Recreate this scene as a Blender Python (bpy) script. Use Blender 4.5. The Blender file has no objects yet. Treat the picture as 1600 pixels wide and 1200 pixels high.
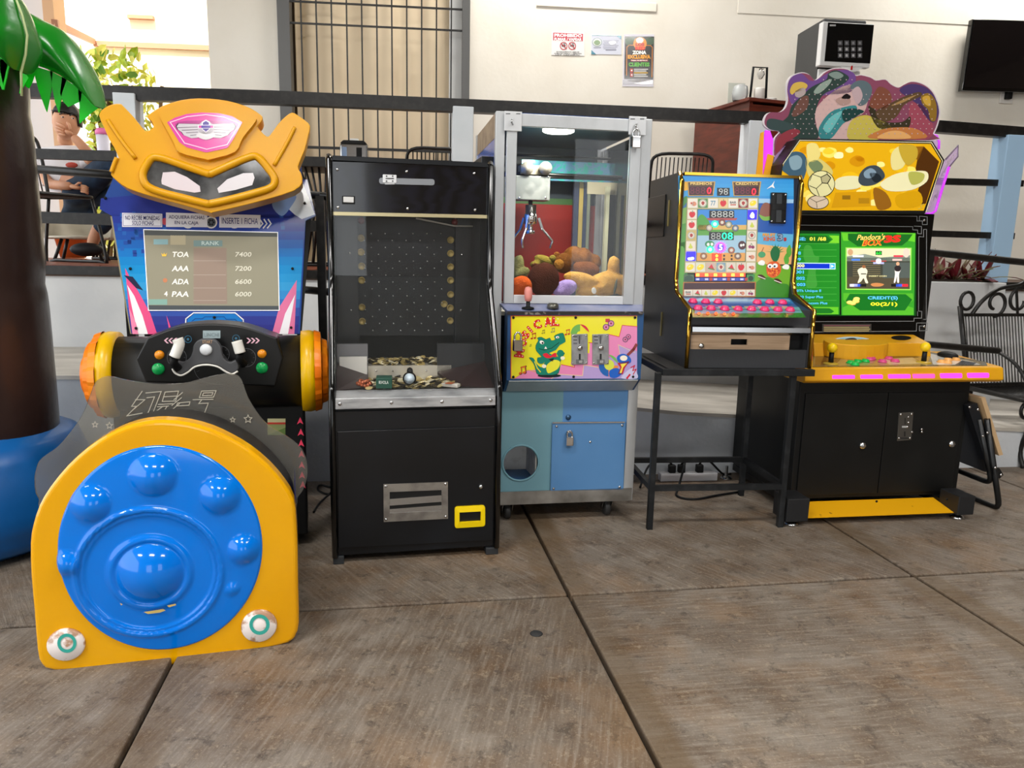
import bpy, bmesh, math, random
from math import sin, cos, pi, radians, sqrt, atan2, exp
from mathutils import Vector as V, Matrix as M
random.seed(7)
sc = bpy.context.scene
COL = sc.collection

# ---------------------------------------------------------------- camera
FPX, CAMP = 1150.0, V((0, 0, 1.25))
PT, RL = radians(10.3), radians(1.26)
_F = V((0, cos(PT), -sin(PT))); _R = V((1, 0, 0)); _U = V((0, sin(PT), cos(PT)))
_RC = _R * cos(RL) + _U * sin(RL); _UC = _U * cos(RL) - _R * sin(RL)
cd = bpy.data.cameras.new('camera'); cam = bpy.data.objects.new('camera', cd); COL.objects.link(cam)
cd.sensor_width = 36; cd.lens = 36 * FPX / 1600; cd.clip_start = 0.02; cd.clip_end = 200
cam.matrix_world = M(((_RC.x, _UC.x, -_F.x, CAMP.x), (_RC.y, _UC.y, -_F.y, CAMP.y), (_RC.z, _UC.z, -_F.z, CAMP.z), (0, 0, 0, 1)))
sc.camera = cam
sc.view_settings.view_transform = 'Standard'; sc.view_settings.look = 'None'
sc.view_settings.gamma = 1; sc.view_settings.use_curve_mapping = False
sc.view_settings.exposure = 0.55

# ---------------------------------------------------------------- world, sun
wd = bpy.data.worlds.new('sky'); sc.world = wd; wd.use_nodes = True
nt = wd.node_tree; nt.nodes.clear()
wo = nt.nodes.new('ShaderNodeOutputWorld'); wb = nt.nodes.new('ShaderNodeBackground')
wb.inputs[0].default_value = (0.93, 0.97, 1.0, 1); wb.inputs[1].default_value = 2.0
nt.links.new(wb.outputs[0], wo.inputs[0])
sl = bpy.data.lights.new('sun', 'SUN'); sl.energy = 10.0; sl.angle = radians(1.0); sl.color = (1, 0.95, 0.85)
sun = bpy.data.objects.new('sun', sl); COL.objects.link(sun)
_sd = V((0.05, 0.55, -1)).normalized(); sun.rotation_euler = _sd.to_track_quat('-Z', 'Y').to_euler(); sun.location = (0, -10, 20)


# lights for roof panels inferred from highlights; last two added to brighten back wall
for lx_, ly_ in ((-3.2, -2.6), (.2, -2.2), (3.6, -1.8), (-1.6, .6), (2.2, 1.2), (.3, 5.6), (4.2, 6.0)):
    al = bpy.data.lights.new('roof_light', 'AREA'); al.shape = 'RECTANGLE'; al.size = 1.3; al.size_y = .5; al.energy = 70 if ly_ < 3 else 50; al.color = (1, .97, .93)
    ao = bpy.data.objects.new('roof_light', al); COL.objects.link(ao); ao.location = (lx_, ly_, 4.5)


def ray(x, y): return _F + _RC * ((x - 800) / FPX) - _UC * ((y - 600) / FPX)


# ---------------------------------------------------------------- colours, materials
def lin(c):
    if isinstance(c, str):
        c = c.lstrip('#'); c = ''.join(x * 2 for x in c) if len(c) == 3 else c; c = [int(c[i:i + 2], 16) / 255 for i in (0, 2, 4)]
    return tuple(x / 12.92 if x <= 0.04045 else ((x + 0.055) / 1.055) ** 2.4 for x in c[:3])


MATS = {}


def mat(name, col='#888888', rough=0.5, metal=0.0, spec=0.5, noise=None, bump=0, bscale=40, coat=0, alpha=1, trans=0, emit=0, attr=False, wav=None, ior=1.45, nscale=(1, 1, 1)):
    """procedural principled material; noise=(colour2, scale, lo, hi) mixes a second colour"""
    if name in MATS: return MATS[name]
    m = bpy.data.materials.new(name); m.use_nodes = True; MATS[name] = m
    t = m.node_tree; n = t.nodes; L = t.links
    b = n['Principled BSDF']; c = (*lin(col), 1)
    b.inputs['Base Color'].default_value = c
    b.inputs['Roughness'].default_value = rough; b.inputs['Metallic'].default_value = metal
    b.inputs['Specular IOR Level'].default_value = spec; b.inputs['IOR'].default_value = ior
    b.inputs['Coat Weight'].default_value = coat; b.inputs['Coat Roughness'].default_value = 0.05
    b.inputs['Alpha'].default_value = alpha; b.inputs['Transmission Weight'].default_value = trans
    tc = n.new('ShaderNodeTexCoord'); mp = n.new('ShaderNodeMapping'); L.new(tc.outputs['Object'], mp.inputs[0]); mp.inputs['Scale'].default_value = nscale
    src = None
    if attr:
        a = n.new('ShaderNodeAttribute'); a.attribute_name = 'Col'; src = a.outputs['Color']; L.new(src, b.inputs['Base Color'])
    if noise:
        c2, s, lo, hi = noise
        tx = n.new('ShaderNodeTexNoise'); tx.inputs['Scale'].default_value = s; tx.inputs['Detail'].default_value = 6; L.new(mp.outputs[0], tx.inputs['Vector'])
        rp = n.new('ShaderNodeMapRange'); rp.inputs[1].default_value = lo; rp.inputs[2].default_value = hi; L.new(tx.outputs['Fac'], rp.inputs[0])
        mx = n.new('ShaderNodeMix'); mx.data_type = 'RGBA'; mx.inputs[6].default_value = c; mx.inputs[7].default_value = (*lin(c2), 1)
        if src: L.new(src, mx.inputs[6])
        L.new(rp.outputs[0], mx.inputs[0]); L.new(mx.outputs[2], b.inputs['Base Color'])
    if wav:
        c2, s, dist = wav
        wv = n.new('ShaderNodeTexWave'); wv.inputs['Scale'].default_value = s; wv.inputs['Distortion'].default_value = dist; wv.inputs['Detail'].default_value = 3; L.new(mp.outputs[0], wv.inputs['Vector'])
        mx = n.new('ShaderNodeMix'); mx.data_type = 'RGBA'; mx.inputs[6].default_value = c; mx.inputs[7].default_value = (*lin(c2), 1)
        L.new(wv.outputs['Fac'], mx.inputs[0]); L.new(mx.outputs[2], b.inputs['Base Color'])
    if bump:
        tx = n.new('ShaderNodeTexNoise'); tx.inputs['Scale'].default_value = bscale; tx.inputs['Detail'].default_value = 5; L.new(mp.outputs[0], tx.inputs['Vector'])
        bp = n.new('ShaderNodeBump'); bp.inputs['Strength'].default_value = bump; bp.inputs['Distance'].default_value = 0.01
        L.new(tx.outputs['Fac'], bp.inputs['Height']); L.new(bp.outputs[0], b.inputs['Normal'])
    if emit:
        b.inputs['Emission Strength'].default_value = emit; b.inputs['Emission Color'].default_value = c
        if src: L.new(src, b.inputs['Emission Color'])
    return m


def glass(name, tint='#ffffff', a=0.12, rough=0.02, tr_col='#ffffff'):
    """thin acrylic / glass: clear see-through sheet with a glossy reflection"""
    if name in MATS: return MATS[name]
    m = bpy.data.materials.new(name); m.use_nodes = True; MATS[name] = m
    t = m.node_tree; n = t.nodes; L = t.links; n.clear()
    o = n.new('ShaderNodeOutputMaterial'); tr = n.new('ShaderNodeBsdfTransparent'); gl = n.new('ShaderNodeBsdfGlossy'); df = n.new('ShaderNodeBsdfDiffuse')
    gl.inputs['Roughness'].default_value = rough; fr = n.new('ShaderNodeFresnel'); fr.inputs[0].default_value = 1.3
    df.inputs[0].default_value = (*lin(tint), 1); tr.inputs[0].default_value = (*lin(tr_col), 1)
    m1 = n.new('ShaderNodeMixShader'); m1.inputs[0].default_value = a; L.new(tr.outputs[0], m1.inputs[1]); L.new(df.outputs[0], m1.inputs[2])
    m2 = n.new('ShaderNodeMixShader'); L.new(fr.outputs[0], m2.inputs[0]); L.new(m1.outputs[0], m2.inputs[1]); L.new(gl.outputs[0], m2.inputs[2])
    L.new(m2.outputs[0], o.inputs[0]); return m


# ---------------------------------------------------------------- frames: a thing's own axes (x along its front, y to its back, z up)
class Fr:
    def __init__(s, o=(0, 0, 0), yaw=0):
        s.M = M.Translation(V(o)) @ M.Rotation(radians(yaw), 4, 'Z'); s.I = s.M.inverted(); s.C = s.I @ CAMP; s.R = s.I.to_3x3()

    def hit(s, x, y, o, n):
        d = s.R @ ray(x, y); n = V(n); return s.C + d * ((V(o) - s.C).dot(n) / d.dot(n))

    def v(s, x, y, d=0): return s.hit(x, y, (0, d, 0), (0, 1, 0))
    def h(s, x, y, z=0): return s.hit(x, y, (0, 0, z), (0, 0, 1))
    def w(s, x, y, u=0): return s.hit(x, y, (u, 0, 0), (1, 0, 0))
    def vs(s, pts, d=0): return [s.v(x, y, d) for x, y in pts]

    def sl(s, x, y, a, b):                      # plane through two (depth, height) points, level along x
        (d0, z0), (d1, z1) = a, b
        return s.hit(x, y, (0, d0, z0), (0, z1 - z0, d0 - d1))


W0 = Fr()


# ---------------------------------------------------------------- mesh builder
def cat(pts, k=6, closed=True):
    """Catmull-Rom through points"""
    pts = [V(p) for p in pts]; n = len(pts); out = []
    rng = n if closed else n - 1
    for i in range(rng):
        g = (lambda j: pts[j % n]) if closed else (lambda j: pts[max(0, min(n - 1, j))])
        p0, p1, p2, p3 = g(i - 1), g(i), g(i + 1), g(i + 2)
        for j in range(k):
            t = j / k
            out.append(0.5 * ((2 * p1) + (p2 - p0) * t + (2 * p0 - 5 * p1 + 4 * p2 - p3) * t * t + (3 * p1 - p0 - 3 * p2 + p3) * t ** 3))
    if not closed: out.append(pts[-1])
    return out


def rnd(pts, r, k=4):
    """polygon with rounded corners"""
    pts = [V(p) for p in pts]; n = len(pts); out = []
    for i in range(n):
        a, b, c = pts[i - 1], pts[i], pts[(i + 1) % n]
        ra = min(r, (a - b).length * .45, (c - b).length * .45)
        p, q = b + (a - b).normalized() * ra, b + (c - b).normalized() * ra
        for j in range(k + 1):
            t = j / k; out.append(p * (1 - t) ** 2 + b * 2 * t * (1 - t) + q * t * t)
    return out


class MB:
    def __init__(s): s.v = []; s.f = []; s.c = []; s.s = []

    def add(s, vs, fs, col=None, sm=False):
        b = len(s.v); s.v += [V(p) for p in vs]
        for f in fs: s.f.append([b + i for i in f]); s.c.append(col); s.s.append(sm)
        return s

    def obox(s, c, ex, ey, ez, col=None):
        c, ex, ey, ez = V(c), V(ex), V(ey), V(ez)
        vs = [c + ex * i + ey * j + ez * k for i in (-1, 1) for j in (-1, 1) for k in (-1, 1)]
        fs = [(0, 1, 3, 2), (4, 6, 7, 5), (0, 4, 5, 1), (2, 3, 7, 6), (0, 2, 6, 4), (1, 5, 7, 3)]
        if ex.cross(ey).dot(ez) < 0: fs = [f[::-1] for f in fs]
        return s.add(vs, fs, col)

    def box(s, a, b, col=None):
        a, b = V(a), V(b); c = (a + b) / 2; h = (b - a) / 2
        return s.obox(c, (abs(h.x), 0, 0), (0, abs(h.y), 0), (0, 0, abs(h.z)), col)

    def prism(s, pts, ext, col=None, sm=False):
        pts = [V(p) for p in pts]; e = V(ext); n = len(pts)
        nn = V((0, 0, 0))
        for i in range(n): nn += pts[i].cross(pts[(i + 1) % n])
        if nn.dot(e) > 0: pts = pts[::-1]
        vs = pts + [p + e for p in pts]
        s.add(vs, [list(range(n)), list(range(2 * n - 1, n - 1, -1))], col)
        b = len(s.v) - 2 * n
        for i in range(n):
            j = (i + 1) % n; s.f.append([b + j, b + i, b + n + i, b + n + j]); s.c.append(col); s.s.append(sm)
        return s

    def tube(s, path, r, n=8, closed=False, col=None, cap=True, flat=1):
        path = [V(p) for p in path]; m = len(path)
        rs = r if isinstance(r, (list, tuple)) else [r] * m
        t0 = (path[1] - path[0]).normalized(); up = V((0, 0, 1)) if abs(t0.z) < .9 else V((1, 0, 0))
        nx = t0.cross(up).normalized(); vs = []
        for i, p in enumerate(path):
            if closed: t = path[(i + 1) % m] - path[i - 1]
            else: t = path[min(m - 1, i + 1)] - path[max(0, i - 1)]
            t.normalize(); nx = (nx - t * nx.dot(t)).normalized(); ny = t.cross(nx)
            for k in range(n):
                a = 2 * pi * (k + .5 * (n == 4)) / n; vs.append(p + (nx * cos(a) * flat + ny * sin(a)) * rs[i])
        fs = []
        for i in range(m if closed else m - 1):
            j = (i + 1) % m
            for k in range(n):
                l = (k + 1) % n; fs.append((i * n + k, i * n + l, j * n + l, j * n + k))
        s.add(vs, fs, col, n > 4)
        if cap and not closed:
            b = len(s.v) - len(vs)
            s.f.append([b + k for k in range(n)][::-1]); s.c.append(col); s.s.append(False)
            s.f.append([b + (m - 1) * n + k for k in range(n)]); s.c.append(col); s.s.append(False)
        return s

    def bar(s, a, b, w, h=None, col=None):
        """straight square bar from a to b"""
        a, b = V(a), V(b); h = h or w; t = (b - a); l = t.length / 2; t.normalize()
        up = V((0, 0, 1)) if abs(t.z) < .95 else V((0, 1, 0))
        x = t.cross(up).normalized(); y = x.cross(t)
        return s.obox((a + b) / 2, t * l, x * w / 2, y * h / 2, col)

    def lathe(s, prof, o, ax=(0, 0, 1), n=24, col=None, sm=True):
        o, ax = V(o), V(ax).normalized(); up = V((0, 0, 1)) if abs(ax.z) < .9 else V((1, 0, 0))
        x = ax.cross(up).normalized(); y = ax.cross(x); vs = []; m = len(prof)
        for r, h in prof:
            for k in range(n):
                a = 2 * pi * k / n; vs.append(o + ax * h + (x * cos(a) + y * sin(a)) * max(r, 1e-5))
        fs = [(i * n + k, i * n + (k + 1) % n, (i + 1) * n + (k + 1) % n, (i + 1) * n + k) for i in range(m - 1) for k in range(n)]
        s.add(vs, fs, col, sm)
        b = len(s.v) - len(vs)
        if prof[0][0] > 1e-4: s.f.append([b + k for k in range(n)][::-1]); s.c.append(col); s.s.append(False)
        if prof[-1][0] > 1e-4: s.f.append([b + (m - 1) * n + k for k in range(n)]); s.c.append(col); s.s.append(False)
        return s

    def ball(s, c, rx, ry=None, rz=None, n=16, m=10, rot=None, col=None, fn=None):
        ry = ry or rx; rz = rz or rx; c = V(c); vs = []
        for i in range(m + 1):
            th = pi * i / m
            for k in range(n):
                a = 2 * pi * k / n; p = V((sin(th) * cos(a), sin(th) * sin(a), cos(th)))
                q = 1 + (fn(p) if fn else 0)
                p = V((p.x * rx, p.y * ry, p.z * rz)) * q
                if rot: p = rot @ p
                vs.append(c + p)
        fs = [(i * n + k, (i + 1) * n + k, (i + 1) * n + (k + 1) % n, i * n + (k + 1) % n) for i in range(m) for k in range(n)]
        return s.add(vs, fs, col, True)

    def grid(s, fn, nu, nv, closed=False, col=None, sm=True):
        vs = [fn(i / nu, j / nv) for j in range(nv + 1) for i in range(nu + (0 if closed else 1))]
        w = nu + (0 if closed else 1)
        fs = [(j * w + i, j * w + (i + 1) % w, (j + 1) * w + (i + 1) % w, (j + 1) * w + i) for j in range(nv) for i in range(nu)]
        return s.add(vs, fs, col, sm)

    def build(s, name, m, par=None, bev=0, label=None, fr=None, seg=2, kind=None, sub=0, solid=0):
        me = bpy.data.meshes.new(name); me.from_pydata([tuple(p) for p in s.v], [], s.f); me.validate(clean_customdata=False)
        if len(me.polygons) == len(s.s): me.polygons.foreach_set('use_smooth', s.s)
        if any(c is not None for c in s.c) and len(me.polygons) == len(s.c):
            at = me.color_attributes.new('Col', 'FLOAT_COLOR', 'CORNER'); buf = []
            cc = {}
            for p, c in zip(me.polygons, s.c):
                if c not in cc: cc[c] = [*lin(c or '#888888'), 1.0]
                buf += cc[c] * p.loop_total
            at.data.foreach_set('color', buf)
        me.materials.append(m); me.update()
        o = bpy.data.objects.new(name, me); COL.objects.link(o)
        if par: o.parent = par
        elif fr: o.matrix_world = fr.M
        if bev:
            b = o.modifiers.new('bevel', 'BEVEL'); b.width = bev; b.segments = seg; b.limit_method = 'ANGLE'; b.angle_limit = radians(40)
        if solid:
            b = o.modifiers.new('solid', 'SOLIDIFY'); b.thickness = solid; b.offset = 0
        if sub:
            b = o.modifiers.new('sub', 'SUBSURF'); b.levels = sub; b.render_levels = sub
        if label: o['label'] = label
        if kind: o['kind'] = kind
        return o


def tag(o, label, catg, group=None, kind=None):
    o['label'] = label; o['category'] = catg
    if group: o['group'] = group
    if kind: o['kind'] = kind
    return o


def thing(name, label, catg, fr=W0, group=None):
    o = bpy.data.objects.new(name, None); COL.objects.link(o); o.matrix_world = fr.M; o.empty_display_size = .1
    return tag(o, label, catg, group)


def dup(root, mw, label=None, par=None):
    r = root.copy(); COL.objects.link(r)
    if par: r.parent = par
    else: r.matrix_world = mw
    if label: r['label'] = label
    for ch in list(root.children): dup(ch, None, None, r)
    return r


def struct(o): o['kind'] = 'structure'; return o


# ---------------------------------------------------------------- flat print on a plane, drawn in crop coordinates
TXT = {}


def txt(s_, bold=0.0):
    k = (s_, bold)
    if k not in TXT:
        cu = bpy.data.curves.new('t', 'FONT'); cu.body = s_; cu.offset = bold; cu.resolution_u = 2; cu.fill_mode = 'FRONT'
        o = bpy.data.objects.new('t', cu); COL.objects.link(o); bpy.context.view_layer.update()
        me = o.evaluated_get(bpy.context.evaluated_depsgraph_get()).to_mesh()
        vs = [(v.co.x, v.co.y) for v in me.vertices]; fs = [tuple(p.vertices) for p in me.polygons]
        bpy.data.objects.remove(o); bpy.data.curves.remove(cu)
        if vs:
            x0 = min(p[0] for p in vs); x1 = max(p[0] for p in vs); y0 = min(p[1] for p in vs); y1 = max(p[1] for p in vs)
            vs = [((x - x0) / (x1 - x0 + 1e-9), (y - y0) / (y1 - y0 + 1e-9)) for x, y in vs]
        TXT[k] = (vs, fs)
    return TXT[k]


class Art:
    """coloured flat print; crop=(x0,y0,scale): drawing coordinates are pixels of a crop of the photograph"""
    def __init__(s, fr, o, n, crop=(0, 0, 1), step=0.0005):
        s.fr, s.n, s.crop, s.step = fr, V(n).normalized(), crop, step
        s.o = V(o); s.mb = MB()
        if (s.fr.C - s.o).dot(s.n) < 0: s.n = -s.n

    def pt(s, x, y, l=0):
        cx, cy, k = s.crop
        return s.fr.hit(cx + x / k, cy + y / k, s.o + s.n * (s.step * (l + 1)), s.n)

    def poly(s, pts, col, l=0):
        p = [s.pt(x, y, l) for x, y in pts]; nn = V((0, 0, 0))
        for i in range(len(p)): nn += p[i - 1].cross(p[i])
        if nn.dot(s.n) < 0: p = p[::-1]
        s.mb.add(p, [list(range(len(p)))], col); return s

    def rect(s, x0, y0, x1, y1, col, l=0): return s.poly([(x0, y0), (x1, y0), (x1, y1), (x0, y1)], col, l)

    def ell(s, x, y, rx, ry, col, l=0, n=20, a0=0, rot=0, a1=2 * pi):
        c, q = cos(rot), sin(rot); pts = []
        for i in range(n + (a1 < 6.2)):
            a = a0 + (a1 - a0) * i / n; u, w = rx * cos(a), ry * sin(a); pts.append((x + u * c - w * q, y + u * q + w * c))
        if a1 < 6.2: pts.append((x, y))
        return s.poly(pts, col, l)

    def line(s, pts, w, col, l=0, closed=False):
        n = len(pts)
        for i in range(n if closed else n - 1):
            (x0, y0), (x1, y1) = pts[i], pts[(i + 1) % n]; d = math.hypot(x1 - x0, y1 - y0) or 1
            ex, ey = (x1 - x0) / d * w / 2, (y1 - y0) / d * w / 2
            s.poly([(x0 - ex - ey, y0 - ey + ex), (x1 + ex - ey, y1 + ey + ex), (x1 + ex + ey, y1 + ey - ex), (x0 - ex + ey, y0 - ey - ex)], col, l)
        return s

    def ring(s, x, y, rx, ry, w, col, l=0, n=24, a0=0, a1=2 * pi):
        for i in range(n):
            a, b = a0 + (a1 - a0) * i / n, a0 + (a1 - a0) * (i + 1) / n
            s.poly([(x + rx * cos(a), y + ry * sin(a)), (x + rx * cos(b), y + ry * sin(b)), (x + (rx - w) * cos(b), y + (ry - w) * sin(b)), (x + (rx - w) * cos(a), y + (ry - w) * sin(a))], col, l)
        return s

    def sp(s, pts, col, l=0, k=4):
        return s.poly([(p.x, p.y) for p in cat([(x, y, 0) for x, y in pts], k)], col, l)

    def text(s, t, x0, y0, x1, y1, col, l=2, bold=0.0, dy=0, shear=0):
        """text fitted to a rectangle (dy: the right end lies dy lower)"""
        vs, fs = txt(t, bold); p = []
        for u, w in vs: p.append(s.pt(x0 + (x1 - x0) * u + shear * (w - .5), y1 + (y0 - y1) * w + dy * u, l))
        if fs:
            f = fs[0]; nn = (p[f[1]] - p[f[0]]).cross(p[f[2]] - p[f[0]])
            if nn.dot(s.n) < 0: fs = [f[::-1] for f in fs]
            s.mb.add(p, fs, col)
        return s

    def grad(s, x0, y0, x1, y1, cols, l=0, n=12, vert=True):
        """printed colour ramp in flat steps"""
        cs = [[int(c[i:i + 2], 16) for i in (1, 3, 5)] for c in cols]
        for i in range(n):
            t = i / max(1, n - 1) * (len(cs) - 1); j = min(int(t), len(cs) - 2) if len(cs) > 1 else 0; f = t - j
            c = '#' + ''.join('%02x' % int(a + (b - a) * f) for a, b in zip(cs[j], cs[j + 1]))
            if vert: s.rect(x0, y0 + (y1 - y0) * i / n, x1, y0 + (y1 - y0) * (i + 1) / n, c, l)
            else: s.rect(x0 + (x1 - x0) * i / n, y0, x0 + (x1 - x0) * (i + 1) / n, y1, c, l)
        return s

    def build(s, name, par, m=None, label=None, kind=None):
        return s.mb.build(name, m or PRINT, par, label=label, kind=kind)


PRINT = mat('print', rough=0.35, attr=True, spec=0.4)
PRINTM = mat('print_matte', rough=0.8, attr=True, spec=0.2)
PRINTG = mat('print_glossy', rough=0.16, attr=True, coat=.15)
GLOW = mat('screen_glow', rough=0.2, attr=True, emit=0.9)
GLOW2 = mat('led_glow', rough=0.2, attr=True, emit=2.5)
BLACK = mat('black_metal', '#101112', .35, spec=.5, noise=('#1c1d1e', 12, .45, .7))
BLACKG = mat('black_gloss', '#08090a', .12, spec=.5, coat=.3)
BLACKM = mat('black_matte', '#0d0e0f', .55, spec=.3)
RAILM = mat('rail_black', '#141312', .38, spec=.5, noise=('#2b2826', 25, .45, .75))
ALU = mat('aluminium', '#c4c7c9', .4, metal=.6, noise=('#b4b7b9', 9, .4, .7), nscale=(1, 1, .4))
STEEL = mat('steel', '#c8cacb', .25, metal=1)
CHROME = mat('chrome', '#dddddd', .08, metal=1)
WHITEP = mat('white_paint', '#d9d9d6', .7, spec=.2, noise=('#c9cac8', 3, .4, .7), bump=.15, bscale=60)
GOLD = mat('gold_trim', '#c59a3a', .12, metal=1)
YELP = mat('yellow_plastic', '#e6a600', .16, spec=.5, coat=.3, noise=('#da9a00', 2, .45, .7))
BLUEP = mat('blue_plastic', '#0074dc', .1, spec=.45, coat=.2)
REDP = mat('red_plastic', '#c01818', .2)
CLEAR = glass('clear_glass', '#cfd8d8', .008)
SMOKE = glass('smoke_acrylic', '#cfcdc6', .12, .03, '#e6e4de')
def translucent(name, col, amt=.5):
    m = mat(name, col, .3)
    t = m.node_tree; b = t.nodes['Principled BSDF']; o = t.nodes['Material Output']
    tr = t.nodes.new('ShaderNodeBsdfTranslucent'); tr.inputs[0].default_value = (*lin(col), 1); mx = t.nodes.new('ShaderNodeMixShader'); mx.inputs[0].default_value = amt
    t.links.new(b.outputs[0], mx.inputs[1]); t.links.new(tr.outputs[0], mx.inputs[2]); t.links.new(mx.outputs[0], o.inputs[0]); return m


SCREW = mat('screw_steel', '#cfcfcf', .2, metal=1)


def screws(name, par, pts, r, n=(0, -1, 0), m=None):
    o0 = None
    for p in pts:
        if o0 is None:
            b = MB().lathe([(r, -.001), (r, r * .3), (r * .6, r * .6), (0, r * .65)], (0, 0, 0), n, 8); o0 = b.build(name, m or SCREW, par); o0.location = p
        else:
            c = o0.copy(); COL.objects.link(c); c.location = p
    return o0
# ================================================================= SETTING
GY = 8.0                                     # heading of terrace, ramp and floor joints
FT = Fr((0, 5.05, 0), GY)                    # terrace front wall plane
FB = Fr((0, 6.35, 0), 5.0)                   # back wall plane
ZT = 1.1                                     # terrace floor height

# floor: a dark bed and separately cast concrete slabs with open joints
def concrete(name, rot, seed):
    m = bpy.data.materials.new(name); m.use_nodes = True; t = m.node_tree; n = t.nodes; L = t.links; b = n['Principled BSDF']
    tc = n.new('ShaderNodeTexCoord'); mp = n.new('ShaderNodeMapping'); L.new(tc.outputs['Object'], mp.inputs[0]); mp.inputs['Location'].default_value = (seed, seed * .7, 0)
    ms = n.new('ShaderNodeMapping'); L.new(tc.outputs['Object'], ms.inputs[0]); ms.vector_type = 'TEXTURE'; ms.inputs['Rotation'].default_value = (0, 0, rot); ms.inputs['Scale'].default_value = (1 / 6, 1 / 75, 1)
    def noise(sc_, src, det=8, rough=.6):
        x = n.new('ShaderNodeTexNoise'); x.inputs['Scale'].default_value = sc_; x.inputs['Detail'].default_value = det; x.inputs['Roughness'].default_value = rough; L.new(src.outputs[0], x.inputs['Vector']); return x
    def rng(x, lo, hi):
        r = n.new('ShaderNodeMapRange'); r.inputs[1].default_value = lo; r.inputs[2].default_value = hi; L.new(x, r.inputs[0]); return r.outputs[0]
    def mix(f, a, c, mode='MIX'):
        x = n.new('ShaderNodeMix'); x.data_type = 'RGBA'; x.blend_type = mode
        if isinstance(f, float): x.inputs[0].default_value = f
        else: L.new(f, x.inputs[0])
        for i, q in ((6, a), (7, c)):
            if isinstance(q, str): x.inputs[i].default_value = (*lin(q), 1)
            else: L.new(q, x.inputs[i])
        return x.outputs[2]
    big = noise(1.1, mp); mid = noise(6, mp, 10, .7); st = noise(1, ms, 6, .65); fine = noise(38, mp, 6, .7); blot = noise(14, mp, 9, .75)
    c = mix(rng(big.outputs['Fac'], .35, .65), '#665b50', '#847b70')
    c = mix(rng(mid.outputs['Fac'], .42, .68), c, '#54412f')
    st2 = noise(2.3, mp, 4); s5 = n.new('ShaderNodeMath'); s5.operation = 'MULTIPLY'; L.new(rng(st2.outputs['Fac'], .5, .7), s5.inputs[0]); s5.inputs[1].default_value = .45
    c = mix(s5.outputs[0], c, '#86633c')
    s2 = n.new('ShaderNodeMath'); s2.operation = 'MULTIPLY'; L.new(rng(st.outputs['Fac'], .5, .68), s2.inputs[0]); s2.inputs[1].default_value = .38
    c = mix(s2.outputs[0], c, '#9a9286')
    s3 = n.new('ShaderNodeMath'); s3.operation = 'MULTIPLY'; L.new(rng(st.outputs['Fac'], .47, .3), s3.inputs[0]); s3.inputs[1].default_value = .32
    c = mix(s3.outputs[0], c, '#3c3128')
    s4 = n.new('ShaderNodeMath'); s4.operation = 'MULTIPLY'; L.new(rng(blot.outputs['Fac'], .55, .62), s4.inputs[0]); s4.inputs[1].default_value = .5
    c = mix(s4.outputs[0], c, '#2e2620')
    c = mix(rng(fine.outputs['Fac'], .68, .75), c, '#221c18')
    vf = noise(120, mp, 4, .7); s6 = n.new('ShaderNodeMath'); s6.operation = 'MULTIPLY'; L.new(rng(vf.outputs['Fac'], .55, .8), s6.inputs[0]); s6.inputs[1].default_value = .6
    c = mix(s6.outputs[0], c, '#b3aa9a')
    flk = noise(24, mp, 9, .8); s7 = n.new('ShaderNodeMath'); s7.operation = 'MULTIPLY'; L.new(rng(flk.outputs['Fac'], .56, .6), s7.inputs[0]); s7.inputs[1].default_value = .35
    c = mix(s7.outputs[0], c, '#a89c88')
    # damp, rust-brown borders left by the formwork along the long joints
    sx = n.new('ShaderNodeSeparateXYZ'); L.new(tc.outputs['Object'], sx.inputs[0])
    for x0 in (-1.31, 0, 1.42):
        su = n.new('ShaderNodeMath'); su.operation = 'SUBTRACT'; L.new(sx.outputs[0], su.inputs[0]); su.inputs[1].default_value = x0
        ab = n.new('ShaderNodeMath'); ab.operation = 'ABSOLUTE'; L.new(su.outputs[0], ab.inputs[0])
        wn = n.new('ShaderNodeMath'); wn.operation = 'MULTIPLY_ADD'; L.new(mid.outputs['Fac'], wn.inputs[0]); wn.inputs[1].default_value = .05; L.new(ab.outputs[0], wn.inputs[2])
        bd = n.new('ShaderNodeMath'); bd.operation = 'MULTIPLY'; L.new(rng(wn.outputs[0], .135, .105), bd.inputs[0]); L.new(rng(big.outputs['Fac'], .3, .75), bd.inputs[1])
        c = mix(bd.outputs[0], c, '#5e4a30')
    L.new(c, b.inputs['Base Color']); b.inputs['Roughness'].default_value = .62; b.inputs['Specular IOR Level'].default_value = .35
    ad = n.new('ShaderNodeMath'); ad.operation = 'ADD'; L.new(st.outputs['Fac'], ad.inputs[0]); L.new(blot.outputs['Fac'], ad.inputs[1])
    bp = n.new('ShaderNodeBump'); bp.inputs['Strength'].default_value = .5; bp.inputs['Distance'].default_value = .008; L.new(ad.outputs[0], bp.inputs['Height']); L.new(bp.outputs[0], b.inputs['Normal'])
    return m
CON = [concrete('concrete_brushed_across', 0.0, 1.3), concrete('concrete_brushed_along', 1.25, 5.1), concrete('concrete_brushed_slant', 2.1, 9.7)]
FF = Fr((.23, 2.539, 0), 9.6)
floor = struct(MB().box((-9, -12, -.14), (9, 9, -.03)).build('floor', mat('joint_dirt', '#241f1b', .9), fr=FF))
us = [-8.9, -5.6, -4.2, -2.75, -1.31, 0, 1.42, 2.85, 4.3, 8.9]; vs_ = [-11.9, -6, -4.4, -2.9, -1.45, 0, 1.62, 3.3]
for i in range(len(us) - 1):
    for j in range(len(vs_) - 1):
        g = .0075
        b = MB().box((us[i] + g, vs_[j] + g, -.06), (us[i + 1] - g, vs_[j + 1] - g, 0))
        b.build('slab', CON[1] if (i < 5 and j == 4) else (CON[2] if j == 5 else CON[0]), floor, bev=.006)

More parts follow.
